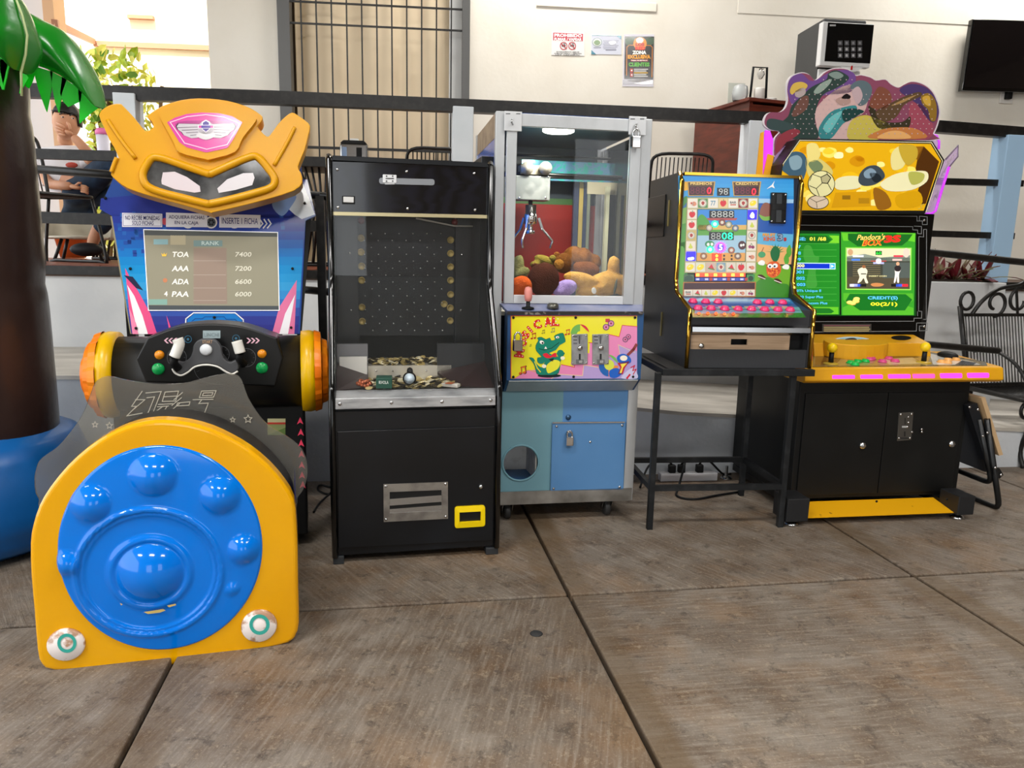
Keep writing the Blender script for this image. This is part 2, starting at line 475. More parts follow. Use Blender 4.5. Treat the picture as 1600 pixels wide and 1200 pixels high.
# ramp along the terrace, falling to the right
RZ = [(-4.6, FT.v(95, 592, -1.08).z), (FT.v(500, 592, -1.08).x, FT.v(500, 592, -1.08).z), (FT.v(1060, 648, -1.08).x, FT.v(1060, 648, -1.08).z), (5.2, .1)]
def ramp_z(u):
    for (a, za), (b, zb) in zip(RZ, RZ[1:]):
        if u <= b: return za + (zb - za) * (u - a) / (b - a)
    return RZ[-1][1]
RAMPM = mat('ramp_concrete', '#d2ccc2', .75, noise=('#aca69c', 2.2, .35, .7), bump=.3, bscale=30, nscale=(1, 3, 3))
RAMPF = mat('ramp_side_render', '#d6dade', .8, noise=('#bcc0c4', 2.5, .35, .7), bump=.2, bscale=40)
def ramp_part(u0, u1):
    pts = [(u0, -1.08, 0), (u1, -1.08, 0)] + [(u, -1.08, z) for u, z in RZ[::-1]]
    return MB().prism(pts, (0, 1.075, 0))
rp_ = struct(ramp_part(-4.6, 5.2).build('trim_1', RAMPF, fr=FT))
for (ua, za), (ub, zb) in zip(RZ, RZ[1:]):
    MB().prism([(ua, -1.09, za), (ub, -1.09, zb), (ub, -.002, zb), (ua, -.002, za)], (0, 0, .02)).build('ramp_surface', RAMPM, rp_)

# terrace: front wall, tiled floor
TW = mat('terrace_wall_paint', '#dfe0e0', .75, noise=('#cfd1d3', 2, .4, .7), bump=.2, bscale=35)
tw = struct(MB().box((-4.6, 0, 0), (6, .15, ZT - .07)).build('wall_front', TW, fr=FT))
TIL = mat('terracotta_tile', '#8a4a34', .35, noise=('#6e3a2b', 5, .35, .7), spec=.5)
tf = struct(MB().box((-6, -.02, ZT - .07), (6.2, 2.2, ZT - .012)).build('trim_2', mat('tile_grout', '#5b4a40', .9), fr=FT))
k = 0
for i in range(26):
    for j in range(6):
        x0, y0 = -5.6 + i * .33, -.02 + j * .33
        MB().box((x0 + .004, y0 + .004, ZT - .02), (x0 + .326, y0 + .326, ZT)).build('tile', TIL, tf)
struct(MB().box((-5.2, -.03, ZT - .06), (4.6, .03, ZT - .005)).build('trim_3', RAILM, fr=FT))

# back wall with a barred window opening
WALL = mat('back_wall_paint', '#e9e4d8', .8, spec=.15, noise=('#dcd5c6', 1.2, .4, .7), bump=.15, bscale=25)
wl, wr = FB.v(449, 90, 0).x, FB.v(724, 90, 0).x
cl = FB.v(327, 90, 0).x
wz0, wz1 = ZT + .02, 4.2
bw = MB()
bw.box((cl, 0, 0), (wl, .3, 4.6)); bw.box((wr, 0, 0), (7, .3, 4.6)); bw.box((wl, 0, wz1), (wr, .3, 4.6)); bw.box((wl, 0, 0), (wr, .3, wz0))
struct(bw.build('wall_back', WALL, fr=FB))
# thin plaster ledge lines on the wall
p0, p1 = FB.v(838, 8, -.01), FB.v(1026, 19, -.01)
struct(MB().box((p0.x, -.012, p1.z), (p1.x, 0, p1.z + .07)).build('trim_4', WALL, fr=FB, bev=.006))
p0, p1 = FB.v(1152, 28, -.01), FB.v(1460, 36, -.01)
struct(MB().box((p0.x, -.006, p1.z), (7, 0, p1.z + .9)).build('trim_5', WALL, fr=FB, bev=.006))
# dark window: frame, curtain, bars
win = MB()
wfr = mat('window_frame_grey', '#5c5c5b', .4, metal=.3)
win.box((wl - .06, -.05, wz0), (wl + .035, .06, wz1)); win.box((wr - .012, -.05, wz0), (wr + .05, .06, wz1))
w1 = struct(win.build('window_1', wfr, fr=FB, bev=.004))
cur = MB()
def cfn(a, b):
    x = wl + .03 + (wr - wl - .14) * a; d = .17 + .012 * sin(a * 40 + 1.5 * sin(a * 9)) + .02 * sin(a * 17 + 2)
    return V((x, d, wz0 + (wz1 - wz0) * b))
cur.grid(cfn, 160, 3)
cur.build('curtain', mat('curtain_cloth', '#e8d5b6', .85, spec=.1), w1, solid=.004)
MB().box((wr - .115, .08, wz0), (wr - .012, .14, wz1)).build('jamb', WHITEP, w1)
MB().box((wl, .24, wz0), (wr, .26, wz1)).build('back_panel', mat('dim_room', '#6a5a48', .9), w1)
nb = 11
b0 = None
for i in range(nb):
    x = wl + .06 + (wr - wl - .1) * (i + .5) / nb
    o = MB().bar((0, -.02, 0), (0, -.02, wz1 - wz0 - .35), .011).build('window_bar', RAILM, w1) if b0 is None else b0.copy()
    if b0 is not None: COL.objects.link(o)
    else: b0 = o
    o.location = (x, 0, wz0 + .35)
    kn = MB().ball((0, -.02, .012), .018, n=8, m=6).build('bar_knob', RAILM, o) if i == 0 else None
    if kn: kn0 = kn
    else:
        c = kn0.copy(); COL.objects.link(c); c.parent = o
for i in range(nb + 1):
    x = wl + .05 + (wr - wl - .1) * i / nb
    MB().bar((x, -.02, wz0 + .0), (x, -.02, wz0 + .35), .011).build('window_bar', RAILM, w1)
for (xa, ya) in ((600, 9), (600, 42.5), (600, 234)):
    z = FB.v(xa, ya, -.02).z
    MB().bar((wl, -.02, z), (wr, -.02, z), .02 if ya > 200 else .013).build('window_crossbar', RAILM, w1)

# roof over the patio (out of frame above), with its beams
struct(MB().box((-6.5, -9, 4.6), (9, 5.6, 4.75)).build('ceiling', mat('roof_underside', '#8d867b', .8), fr=FF))
# unseen rear wall with gaps and right wall, added to darken reflections
bwl = MB(); RW = mat('unseen_wall', '#77695a', .85)
bwl.box((-6.5, -9.2, 0), (-2.5, -9, 4.6)); bwl.box((-.2, -9.2, 0), (2.6, -9, 4.6)); bwl.box((4.8, -9.2, 0), (9, -9, 4.6)); bwl.box((-2.5, -9.2, 3.2), (4.8, -9, 4.6))
struct(bwl.build('wall_rear', RW, fr=FF))
struct(MB().box((8.9, -9, 0), (9.05, 5.6, 4.6)).build('wall_right', RW, fr=FF))

# far left: neighbour's sunlit house wall, soffit lines, hedge and ground
FX = Fr((-2.6, 9.6, 0), 4)
HW = mat('house_render', '#f3e9cf', .8, noise=('#ece0c2', 1.5, .4, .7))
hw = thing('house', 'sunlit cream house wall with a brown trim line behind the hedge', 'house', FX)
MB().box((-2.6, 0, -.2), (2.2, .3, 6)).build('house_wall', HW, hw)
pb = mat('house_trim', '#b98468', .6)
a, b_ = FX.v(146, 65, -.03), FX.v(326, 73, -.03)
a0 = FX.v(84, 34, -.03)
MB().box((a.x, -.04, a.z - .05), (1.6, 0, a.z + .01)).build('trim_band', pb, hw)
c_ = FX.v(200, 25, -.03); c2 = FX.v(240, 25, -.03)
MB().box((c_.x, -.06, c_.z - .03), (c2.x, 0, c_.z + .01)).build('vent_hood', pb, hw)
# side wing of the house coming towards the terrace: eave and tan pilaster
x84, x68 = FX.v(84, 20, -2.4).x, FX.v(67, 20, -2.4).x
MB().box((x68, -2.4, -.2), (x84, -2.2, 6)).build('pilaster', mat('tan_render', '#e6b98f', .8), hw)
MB().box((x68 - 3, -2.2, -.2), (x68, -2.05, 6)).build('side_wall', mat('grey_white_render', '#e8e4e2', .8), hw)
# soffit edge from pilaster to far wall
e0, e1 = V((x84, -2.4, FX.v(84, 36, -2.4).z)), V((a.x, -.03, a.z))
MB().bar(e0, e1, .05, .06).build('eave_trim', pb, hw)
struct(MB().box((-14, 7, .6), (-2.2, 16, .95)).build('trim_6', mat('sunlit_paving', '#c9b9a2', .85), fr=W0))
# ================================================================= RACING GAME (kids' motorbike simulator)
FR = Fr((-1.374, 1.972, 0), 15)
rc = thing('racing_arcade_machine', 'racing ride with a blue dish on its yellow seat and a yellow mask above', 'arcade machine', FR)
def c4(pts, d=0, F=FR, c=(30, 560, 3.3333)): return [F.v(c[0] + x / c[2], c[1] + y / c[2], d) for x, y in pts]
outl = [(55, 860), (65, 900), (62, 850)]
yo = [(250, 1044), (156, 1050), (84, 1049), (64, 1040), (57, 1018), (52, 956), (47, 900), (46, 850), (50, 822), (60, 791), (77, 762), (105, 728), (135, 701), (165, 681), (195, 667), (225, 659), (257, 657), (294, 661), (330, 671), (360, 685), (390, 703), (420, 728), (444, 756), (459, 783), (463, 815), (465, 860), (466, 925), (467, 976), (462, 994), (450, 1006), (375, 1024)]
yp = [FR.v(x, y, 0) for x, y in yo]
yp = cat(yp, 2)
MB().prism(yp, (0, .07, 0)).build('seat_shell', YELP, rc, bev=.022, seg=4, label='yellow seat shell')
cy = sum((p for p in yp), V()) / len(yp)
inner = [V((cy.x + (p.x - cy.x) * .975, .068, cy.z + (p.z - cy.z) * .985 - .008)) for p in yp]
MB().prism(inner, (0, .165, 0)).build('seat_body', mat('seat_black', '#1b1a1a', .45), rc, bev=.01)
# blue relief dish
dc = FR.v(249, 856, 0); du = (FR.v(415, 850, 0).x - FR.v(84, 860, 0).x) / 2; dz = (FR.v(246, 690, 0).z - FR.v(240, 1022, 0).z) / 2
dc = V(((FR.v(415, 850, 0).x + FR.v(84, 860, 0).x) / 2, 0, (FR.v(246, 690, 0).z + FR.v(240, 1022, 0).z) / 2))
def loc(x, y): p = FR.v(x, y, 0); return p.x - dc.x, p.z - dc.z
pxm = (FR.v(300, 850, 0).x - FR.v(200, 850, 0).x) / 100
domes = [(241, 741, 37, .030), (345, 773, 33, .028), (142, 786, 32, .027), (381, 857, 27, .024), (104, 880, 22, .02), (364, 918, 13, .008)]
D = [(*loc(x, y), r * pxm, h) for x, y, r, h in domes]
hub = loc(236, 893); ring_r = 110 * pxm
def dish(a, b):
    th = 2 * pi * a; r = b
    x, z = du * r * cos(th), dz * r * sin(th)
    h = .016 - .012 * r ** 4
    if r > .955: h -= .02 * ((r - .955) / .045)
    for ux, uz, rr, hh in D:
        q = ((x - ux) ** 2 + (z - uz) ** 2) / rr ** 2
        if q < 1: h += hh * (1 - q) ** .8 * (1 - .3 * q)
    q = sqrt((x - hub[0]) ** 2 + (z - hub[1]) ** 2)
    g = abs(q - ring_r) / .022
    if g < 1: h += .011 * (cos(g * pi) * .5 + .5) * (1 if abs(q - ring_r) > .008 else .55)
    if q < ring_r: h -= .006
    r1 = 61 * pxm
    if abs(q - r1) < .02: h += .008 * (cos((q - r1) / .02 * pi) * .5 + .5)
    r2 = 54 * pxm
    if q < r2: h += .045 * (1 - (q / r2) ** 2) ** .9
    return V((dc.x + x, -h, dc.z + z))
MB().grid(dish, 168, 96, closed=True).build('dish', BLUEP, rc, label='round blue dish with raised domes and rings')
ar = Art(FR, (0, 0, 0), (0, 1, 0), (0, 800, 3.2))
# worn yellow scratches on the dish ring
sc_ = Art(FR, (0, -.0235, 0), (0, 1, 0), (0, 800, 3.2))
for pts in ([(718, 500), (760, 494), (815, 485), (828, 492), (800, 503), (740, 510)], [(835, 468), (878, 458), (880, 466), (845, 477)], [(600, 455), (614, 462), (605, 467)]): sc_.poly(pts, '#c9b36a')
sc_.build('scratch', rc, PRINT)
for (x, y, rp, seed) in ((104, 1006, 27, 1), (405, 977, 28.5, 2)):
    c = FR.v(x, y, 0); r = rp * pxm
    w = MB().lathe([(r * 1.08, .0), (r * 1.08, .006), (r, .012), (0, .014)], c, (0, -1, 0), 28).build('reflector', mat('reflector_pink_white', '#efe6e2', .3, noise=('#d89aa0' if seed == 2 else '#b08a70', 22, .52, .6)), rc, label='faded round reflector with a teal ring')
    a = Art(FR, (0, -.0145, 0), (0, 1, 0)); a.ring(x + .5, y - 1, rp * .56, rp * .56, rp * .19, '#3aa79a')
    a.build('reflector_ring', w, PRINT)
# side decal on the right of the seat body
fr_x = max(p.x for p in inner)
sd = MB()
for i, (z0, z1, c) in enumerate([(.06, .2, '#22246a'), (.12, .34, '#c9c9d0'), (.3, .5, '#2b2f86')]):
    sd.add([(fr_x + .001 + .0004 * i, .09, z0), (fr_x + .001 + .0004 * i, .22, z0 + .04), (fr_x + .001 + .0004 * i, .22, z1 + .02), (fr_x + .001 + .0004 * i, .12, z1)], [(0, 1, 2, 3)], c)
sd.build('side_decal', PRINT, rc)

# smoke windscreen behind the seat shell
wo_ = [(61, 780), (54, 752), (57, 731), (65, 716), (90, 698), (111, 674), (129, 647), (141, 617), (148, 599), (159, 590), (174, 588.5), (198, 594), (240, 600), (285, 599), (318, 591), (348, 584.5), (366, 585), (377, 593), (387, 620), (402, 645), (420, 665), (450, 683), (471, 701), (480, 725), (478.5, 752), (465, 777), (430, 800), (100, 800)]
ws = cat([FR.v(x, y, .244) for x, y in wo_], 3)
wsc = MB().prism(ws, (0, .008, 0)).build('windscreen', SMOKE, rc, label='grey see-through plastic windscreen')
wa = Art(FR, (0, .2425, 0), (0, 1, 0), (30, 560, 3.3333))
vs, fs = txt('幻影一号')
wmb = MB()
def nx_(nm='etched_glyph'):
    global wa
    wa.build(nm, wsc, PRINT); wa = Art(FR, (0, .2425, 0), (0, 1, 0), (30, 560, 3.3333))
def stroke(pts, cl=False): wa.line(pts, 4, '#b9b3a4', 0, cl)
stroke([(640, 172), (585, 250), (610, 250), (560, 300), (640, 285)]); stroke([(605, 215), (655, 215), (600, 262)])
stroke([(660, 180), (740, 172), (690, 300), (655, 296)]); stroke([(665, 205), (705, 200), (668, 292)])
nx_(); stroke([(760, 175), (830, 170), (815, 222), (745, 224)], True); stroke([(752, 200), (822, 196)]); stroke([(725, 240), (800, 236)])
stroke([(720, 252), (778, 248)]); stroke([(745, 252), (700, 285)]); stroke([(770, 250), (750, 280)]); stroke([(850, 178), (806, 215)]); stroke([(845, 205), (795, 245)]); stroke([(835, 235), (775, 285)])
nx_(); stroke([(825, 232), (890, 226), (884, 244), (818, 248)], True)
nx_(); stroke([(950, 170), (1026, 168), (1012, 202), (938, 204)], True); stroke([(960, 180), (1010, 178), (1004, 192), (954, 194)], True); stroke([(905, 215), (1010, 213)]); stroke([(950, 216), (935, 235), (985, 233), (965, 285), (915, 288)])
nx_()
for x, y, r in ((395, 345, 16), (470, 350, 18), (1112, 320, 14), (1192, 316, 22)):
    stroke([(x + r * (1 if i % 2 == 0 else .45) * sin(i * pi / 5), y - r * (1 if i % 2 == 0 else .45) * cos(i * pi / 5)) for i in range(10)], True); nx_('etched_star')

# seat inside and base
MB().box((.14, .27, .06), (.62, .75, .36)).build('seat', BLACKM, rc, bev=.03)
MB().box((.05, .05, .0), (.69, 1.38, .07)).build('base', BLACKM, rc, bev=.01)
# console pedestal with red arrows
pl, pr_ = FR.v(372, 700, .80).x, FR.v(477, 700, .80).x
ph = FR.v(440, 600, .80).z
pedestal = MB().box((.05, .80, .05), (pr_, 1.02, ph)).build('pedestal', BLACKM, rc, bev=.008)
pa = Art(FR, (0, .799, 0), (0, 1, 0))
for x, y in ((469, 658), (470, 676), (470.5, 693), (471, 710), (471.5, 727), (472, 743), (473, 758)):
    p1_ = Art(FR, (0, .799, 0), (0, 1, 0)); p1_.poly([(x, y - 6.5), (x + 5, y + 5), (x, y + 2), (x - 5, y + 5)], '#ee4566'); p1_.build('arrow_sticker', pedestal, PRINT)
pa.rect(418, 654, 446, 680, '#7c8456'); pa.rect(418, 654, 446, 660, '#b9b48a', 1); pa.rect(418, 660, 446, 663, '#b03a30', 1); pa.poly([(418, 680), (446, 668), (446, 680)], '#566b3a', 1)
pa.build('picture_sticker', pedestal, PRINT)

# console drum with turbine end caps
dz0 = FR.v(330, 580, .72)
cl_, cr_ = FR.v(184, 570, .83), FR.v(472, 575, .83)
rr = .148; ax = V((cr_.x - cl_.x, 0, 0))
zc = (FR.v(470, 524, .83).z + FR.v(475, 638, .83).z) / 2
drum = MB().lathe([(rr, 0), (rr, ax.length)], (cl_.x, .86, zc), (1, 0, 0), 40).build('console_drum', mat('console_black', '#131415', .38), rc)
for sgn, x0 in ((-1, cl_.x), (1, cr_.x)):
    R_ = rr * 1.12
    prof = [(R_, -.002), (R_ * 1.02, .03), (R_ * .99, .05)]
    m1 = MB().lathe([(rr * .9, -.004)] + prof, (x0, .86, zc), (sgn, 0, 0), 40).build('end_cap', mat('cap_yellow', '#e6b800', .3, noise=('#d09d00', 6, .4, .7)), rc, label='yellow and orange turbine end cap')
    def gear(a, b):
        th = 2 * pi * a
        steps = [(.0, .99), (.3, .94), (.301, .80), (.62, .74), (.621, .5), (.85, .44), (.851, .2), (1, .15)]
        for (b0, q0), (b1, q1) in zip(steps, steps[1:]):
            if b <= b1: q = q0 + (q1 - q0) * (b - b0) / (b1 - b0 + 1e-9); break
        q *= 1 + .03 * (1 if sin(th * 9) > 0 else 0) * (1 if b < .6 else .3)
        h = .05 + .085 * b
        return V((x0 + sgn * h, .86 + R_ * q * cos(th), zc + R_ * q * sin(th)))
    g = MB().grid(gear, 72, 20, closed=True, sm=False); g.build('turbine', mat('cap_orange', '#f08a10', .35, noise=('#e86a00', 4, .4, .7)), m1)
# dashboard plate (arched) with gauges, buttons
dd = .70
K3 = (130, 320, 4.0)
def k3(x, y, d=dd): return FR.v(130 + x / 4, 320 + y / 4, d)
dash = cat([k3(x, y) for x, y in ((400, 830), (440, 815), (520, 785), (620, 758), (740, 745), (860, 745), (980, 758), (1080, 785), (1160, 815), (1210, 830))], 3, False)
dash = dash + [k3(1250, 960), k3(1200, 1135), k3(390, 1110), k3(330, 960)]
db = MB().prism(dash, (0, .16, 0)).build('dashboard', mat('dash_black', '#08090a', .35), rc, bev=.006)
da = Art(FR, (0, dd - .0005, 0), (0, 1, 0), K3)
for x0, s in ((505, -1), (1020, 1)):
    for i in range(3):
        x = x0 + i * 27; a, b = (x + 18, x) if s < 0 else (x, x + 18)
        da.poly([(a, 832), (a + 12 * 1, 832), (b + 12, 848), (a + 12, 866), (a, 866), (b, 848)], '#e7b8c8')
da.rect(748, 786, 857, 834, '#9fb0b4'); da.text('LINCHI', 756, 800, 848, 824, '#7d8b8e', 3)
for x, y, r in ((655, 840, 24), (955, 835, 24)):
    da.ring(x, y, r, r, 5, '#2f5c74'); da.ell(x, y, 8, 8, '#3a6c88')
for x, y, r in ((585, 955, 62), (1020, 955, 60), (800, 1010, 110), (860, 935, 55)):
    da.ring(x, y, r, r * .98, 3, '#5a5c60')
    for i in range(9): da.line([(x + r * .72 * cos(i * .7), y + r * .72 * sin(i * .7)), (x + r * .86 * cos(i * .7), y + r * .86 * sin(i * .7))], 3, '#47494d')
da.build('gauge_print', db, PRINT)
for x, y, c, nm in ((478, 937, '#e08a18', 'amber_button'), (1118, 930, '#e08a18', 'amber_button'), (471, 1025, '#119a4e', 'green_button'), (1118, 1018, '#119a4e', 'green_button')):
    r = (25 if 'amber' in nm else 33) * .25 * .0027
    MB().lathe([(r, 0), (r, .008), (r * .8, .016), (0, .018)], k3(x, y), (0, -1, 0), 20).build(nm, mat(nm, c, .25), db, label=nm.replace('_', ' '))
# steering plate: lobed black plate with white rim, plain white centre and two white grips
sp = [(770, 838), (825, 848), (858, 885), (866, 925), (880, 960), (915, 985), (955, 972), (972, 1000), (968, 1030), (930, 1052), (890, 1035), (840, 1005), (770, 992), (700, 1005), (650, 1040), (610, 1060), (570, 1045), (555, 1010), (575, 980), (625, 985), (668, 955), (684, 915), (690, 880), (718, 848)]
sw = MB().prism(cat([k3(x, y, .60) for x, y in sp], 4), (0, .03, 0)).build('steering_plate', mat('wheel_grey', '#4c4d50', .4), rc, bev=.004, label='dark lobed steering plate')
rim = [k3(x, y + 6, .598) for x, y in ((558, 1018), (575, 1045), (612, 1060), (655, 1040), (700, 1006), (770, 994), (840, 1006), (890, 1036), (930, 1052), (966, 1034))]
MB().tube(cat(rim, 4, False), .0038, 6).build('steering_rim', mat('ivory', '#e4e2da', .35), sw)
cbt = k3(768, 905, .60)
MB().lathe([(.021, 0), (.021, .006), (.016, .012), (0, .013)], cbt, (0, -1, 0), 20).build('centre_button', mat('button_white', '#dfe3e6', .3), sw)
wb_ = Art(FR, (0, .598, 0), (0, 1, 0), K3); wb_.text('START', 745, 847, 808, 866, '#c9a27a', 1); wb_.build('start_print', sw, PRINT)
MB().lathe([(.04, 0), (.04, .11)], k3(768, 930, .61), (0, 1, 0), 14).build('steering_column', BLACKM, sw)
for gx, gy, path in ((585, 880, [(590, 838), (600, 870), (585, 915), (570, 950)]), (968, 880, [(960, 852), (970, 885), (982, 925)])):
    g = MB().tube(cat([k3(x, y, .56) for x, y in path], 4, False), [.017, .02, .021, .021, .021] + [.019] * 40 if 0 else .019, 10).build('hand_grip', mat('ivory', '#e4e2da', .35), sw, label='white hand grip')
    x, y = path[-1]
    MB().tube([k3(x, y, .57), k3(x - 4, y + 40, .585), k3(x + 25, y + 75, .60)], .015, 8).build('grip_stem', BLACKM, g)

# screen panel: printed blue board, tilted back a little
SA, SB = (1.00, .9), (1.16, 1.65)
def s1(x, y): return FR.sl(x, y, SA, SB)
sn = V((0, SB[1] - SA[1], SA[0] - SB[0])).normalized()
board = [(176, 280), (155, 326), (183, 337), (206, 522), (469, 522), (478, 345), (494, 337), (473, 285), (470, 250), (180, 250)]
bd = MB().prism([s1(x, y) for x, y in board], sn * .012).build('screen_board', mat('board_blue', '#2c4f9c', .15, coat=.3), rc, bev=.002)
A = Art(FR, s1(330, 430), sn, (130, 320, 4.0), step=.0004)
# print: blue ramp, chequer, pink and white stripes
for i in range(14):
    t = i / 13; y0 = 60 + i * 53; y1 = y0 + 53
    xl = 178 + (y0 - 60) * .165; xl2 = 178 + (y1 - 60) * .165; xr = 1385 - (y0 - 60) * .055; xr2 = 1385 - (y1 - 60) * .055
    cols = ['#2a3d9a', '#2a48a4', '#2756ae', '#2468bc', '#2078c6', '#1d86cc', '#1e90d2', '#2a98d6', '#3a9ed8', '#3a8fd0', '#3a74c0', '#3a55a8', '#363f92', '#33388a']
    A.poly([(xl, y0), (xr, y0), (xr2, y1), (xl2, y1)], cols[i])
A.poly([(110, -40), (1400, -160), (1452, 62), (1370, 84), (178, 68), (104, 28)], '#2b3c98')
A.poly([(1180, -70), (1376, -130), (1448, 60), (1366, 90), (1320, 60)], '#cfdcea', 1)
A.sp([(1180, 0), (1230, -80), (1330, -60), (1300, 10), (1240, 70)], '#7f9fd6', 2)
rng_ = random.Random(3)
for i in range(46):
    x = rng_.choice([200, 225, 250, 275, 300, 330, 480, 540, 620, 1220]) ; y = 40 + rng_.random() * 260
    A.rect(x + y * .12, y, x + y * .12 + 24, y + 24, rng_.choice(['#2a54aa', '#2a4a9c', '#2c66b8']), 1)
A.poly([(262, 395), (300, 470), (355, 560), (420, 680), (462, 808), (310, 808), (285, 640)], '#e8578c', 1)
A.poly([(275, 500), (320, 570), (370, 690), (405, 808), (345, 808), (315, 690)], '#f4f3f5', 2)
A.poly([(285, 640), (330, 740), (350, 808), (308, 808)], '#f08ab0', 2)
A.poly([(255, 440), (310, 450), (375, 535), (330, 520)], '#2a2f4a', 3)
A.poly([(1335, 470), (1225, 640), (1180, 808), (1320, 808)], '#e27aa4', 1)
A.poly([(1325, 560), (1262, 680), (1225, 808), (1280, 808)], '#f1eff4', 2)
A.poly([(520, 690), (548, 768), (535, 770)], '#e8578c', 2)
A.line([(640, 740), (642, 712), (690, 675), (950, 675), (1000, 718), (1002, 745)], 7, '#f0f2f6', 3)
A.poly([(650, 742), (652, 716), (694, 682), (946, 682), (992, 720), (994, 745)], '#1f7ac8', 2)
A.line([(670, 736), (700, 712), (745, 712), (760, 700), (880, 700), (895, 716), (950, 716), (970, 736)], 5, '#1c4f96', 3)
for x in (655, 800, 945):
    A.ell(x, 110, 38, 38, '#e8e8e6', 2); A.ell(x, 110, 29, 29, '#5a6470', 3)
    for i in range(6): A.ell(x + 15 * cos(i * 1.05), 110 + 15 * sin(i * 1.05), 7, 7, '#2c3138', 4)
A.ell(508, 104, 14, 22, '#c05060', 2)
for i in range(3): A.line([(1105 + i * 26, 92), (1122 + i * 26, 118), (1100 + i * 26, 144)], 8, '#eef2f6', 2)
# stickers
for x0, y0, x1, y1, dy in ((243, 50, 494, 138, 6), (517, 48, 776, 138, 8), (850, 58, 1108, 142, 6)):
    A.poly([(x0, y0), (x1, y0 + dy), (x1, y1 + dy * .3), (x0, y1)], '#e6e7f0', 6)
A.line([(250, 57), (487, 63), (487, 132), (250, 130)], 2.5, '#6a6da0', 7, True)
A.text('NO RECIBE MONEDAS', 262, 66, 478, 94, '#2b3168', 8, .01, 3); A.text('SOLO FICHAS', 306, 99, 440, 126, '#2b3168', 8, .01, 2)
A.text('ADQUIERA FICHAS', 534, 64, 758, 90, '#2b3168', 8, .006, 5); A.text('EN LA CAJA', 572, 100, 720, 127, '#2b3168', 8, .006, 3)
A.text('INSERTE 1 FICHA', 866, 80, 1092, 118, '#4a4f86', 8, .01, 4)
A.build('board_print', bd, PRINTG)
# monitor behind a glossy sheet
scr = [(375, 152), (1218, 170), (1228, 662), (405, 662)]
AS = Art(FR, s1(330, 430) - sn * .004 * (1 if sn.y > 0 else -1), sn, (130, 320, 4.0), step=.0004)
AS.poly(scr, '#f2f2f2'); AS.poly([(380, 157), (1213, 175), (1223, 657), (410, 657)], '#8a8674', 1)
AS.poly([(380, 157), (1213, 175), (1214, 200), (382, 190)], '#4e5150', 2); AS.poly([(407, 628), (1222, 632), (1223, 657), (410, 657)], '#4a4f52', 2)
AS.poly([(690, 270), (895, 270), (900, 620), (690, 620)], '#8d7c70', 2)
AS.rect(440, 215, 530, 248, '#7fa0a4', 2); AS.rect(545, 190, 640, 250, '#a39a80', 2); AS.rect(690, 222, 870, 260, '#6f8583', 2); AS.rect(405, 590, 525, 625, '#7c9f94', 3)
AS.text('RANK', 740, 228, 850, 252, '#b6c4bf', 4, .01)
for y, a, b in ((310, 'TOA', '7400'), (398, 'AAA', '7200'), (480, 'ADA', '6600'), (558, 'PAA', '6000')):
    AS.text(a, 556, y - 17, 662, y + 17, '#eceae0', 4, .02, shear=6); AS.text(b, 950, y - 15, 1052, y + 15, '#cfccbc', 4, .015, shear=5)
    AS.line([(690, y + 40), (890, y + 40)], 3, '#a99c90', 3)
AS.text('4', 506, 540, 528, 572, '#eceae0', 4, .02); AS.poly([(488, 300), (500, 312), (506, 298), (512, 312), (524, 300), (518, 322), (494, 322)], '#d9b24a', 4); AS.ell(512, 472, 14, 14, '#b87a5a', 4)
AS.build('monitor', rc, mat('monitor_glow', rough=.1, attr=True, emit=.28, coat=.6), label='dim ranking screen behind a glossy sheet')
screws('screw', bd, [s1(x, y) - sn * .004 for x, y in ((204, 420), (213, 513), (457, 420), (455, 512), (335, 496), (165, 310), (476, 318))], .006, (0, -1, .2), BLACKM)
# screen housing behind the board
ho = MB(); 
hp = [s1(200, 345), s1(212, 522), s1(462, 522), s1(482, 345), s1(470, 260), s1(190, 260)]
ho.prism([p + V((0, .012, 0)) for p in hp], (0, .26, 0)); ho.build('screen_housing', BLACKM, rc, bev=.006)
for (x0, y0, x1, y1, x2, y2, x3, y3, m, nm) in ((172, 338, 184, 338, 213, 522, 203, 522, mat('side_edge_gold', '#8a8468', .4, metal=.4), 'side_edge'), (474, 345, 486, 343, 471, 524, 464, 524, BLACKM, 'side_edge')):
    MB().prism([s1(x0, y0) + V((0, .004, 0)), s1(x1, y1) + V((0, .004, 0)), s1(x2, y2) + V((0, .004, 0)), s1(x3, y3) + V((0, .004, 0))], (0, .03, 0)).build(nm, m, rc)
MB().box((.12, 1.08, .05), (.66, 1.36, 1.0)).build('column', BLACKM, rc, bev=.01)

# yellow mask above the screen
YELM = mat('mask_yellow', '#d99c08', .3, spec=.4, noise=('#cf9206', 2, .45, .7))
K2 = (140, 140, 4.2105)
MA, MBp = (.93, 1.5), (1.0, 1.9)
mn = V((0, MBp[1] - MA[1], MA[0] - MBp[0])).normalized()
def k2(x, y, off=0): return FR.sl(140 + x / 4.2105, 140 + y / 4.2105, MA, MBp) - mn * off
mo = [(60, 165), (100, 118), (150, 95), (200, 92), (222, 108), (290, 180), (345, 248), (372, 272), (405, 258), (420, 240), (405, 205), (378, 180), (400, 155), (480, 105), (600, 68), (720, 56), (850, 64), (960, 85), (1060, 122), (1125, 165), (1138, 185), (1128, 215), (1105, 245), (1130, 275), (1165, 308), (1190, 295), (1240, 225), (1290, 175), (1330, 150), (1365, 165), (1440, 220), (1450, 255), (1440, 300), (1415, 400), (1372, 505), (1390, 545), (1400, 610), (1345, 665), (1180, 718), (1000, 765), (810, 808), (790, 808), (600, 755), (400, 700), (250, 650), (180, 600), (140, 560), (150, 525), (190, 445), (130, 330), (95, 250)]
mo3 = cat([k2(x, y) for x, y in mo], 2)
mask = MB().prism(mo3, mn * .09).build('mask', YELM, rc, bev=.02, seg=4, label='yellow moulded mask with pointed horns and dark eyes')
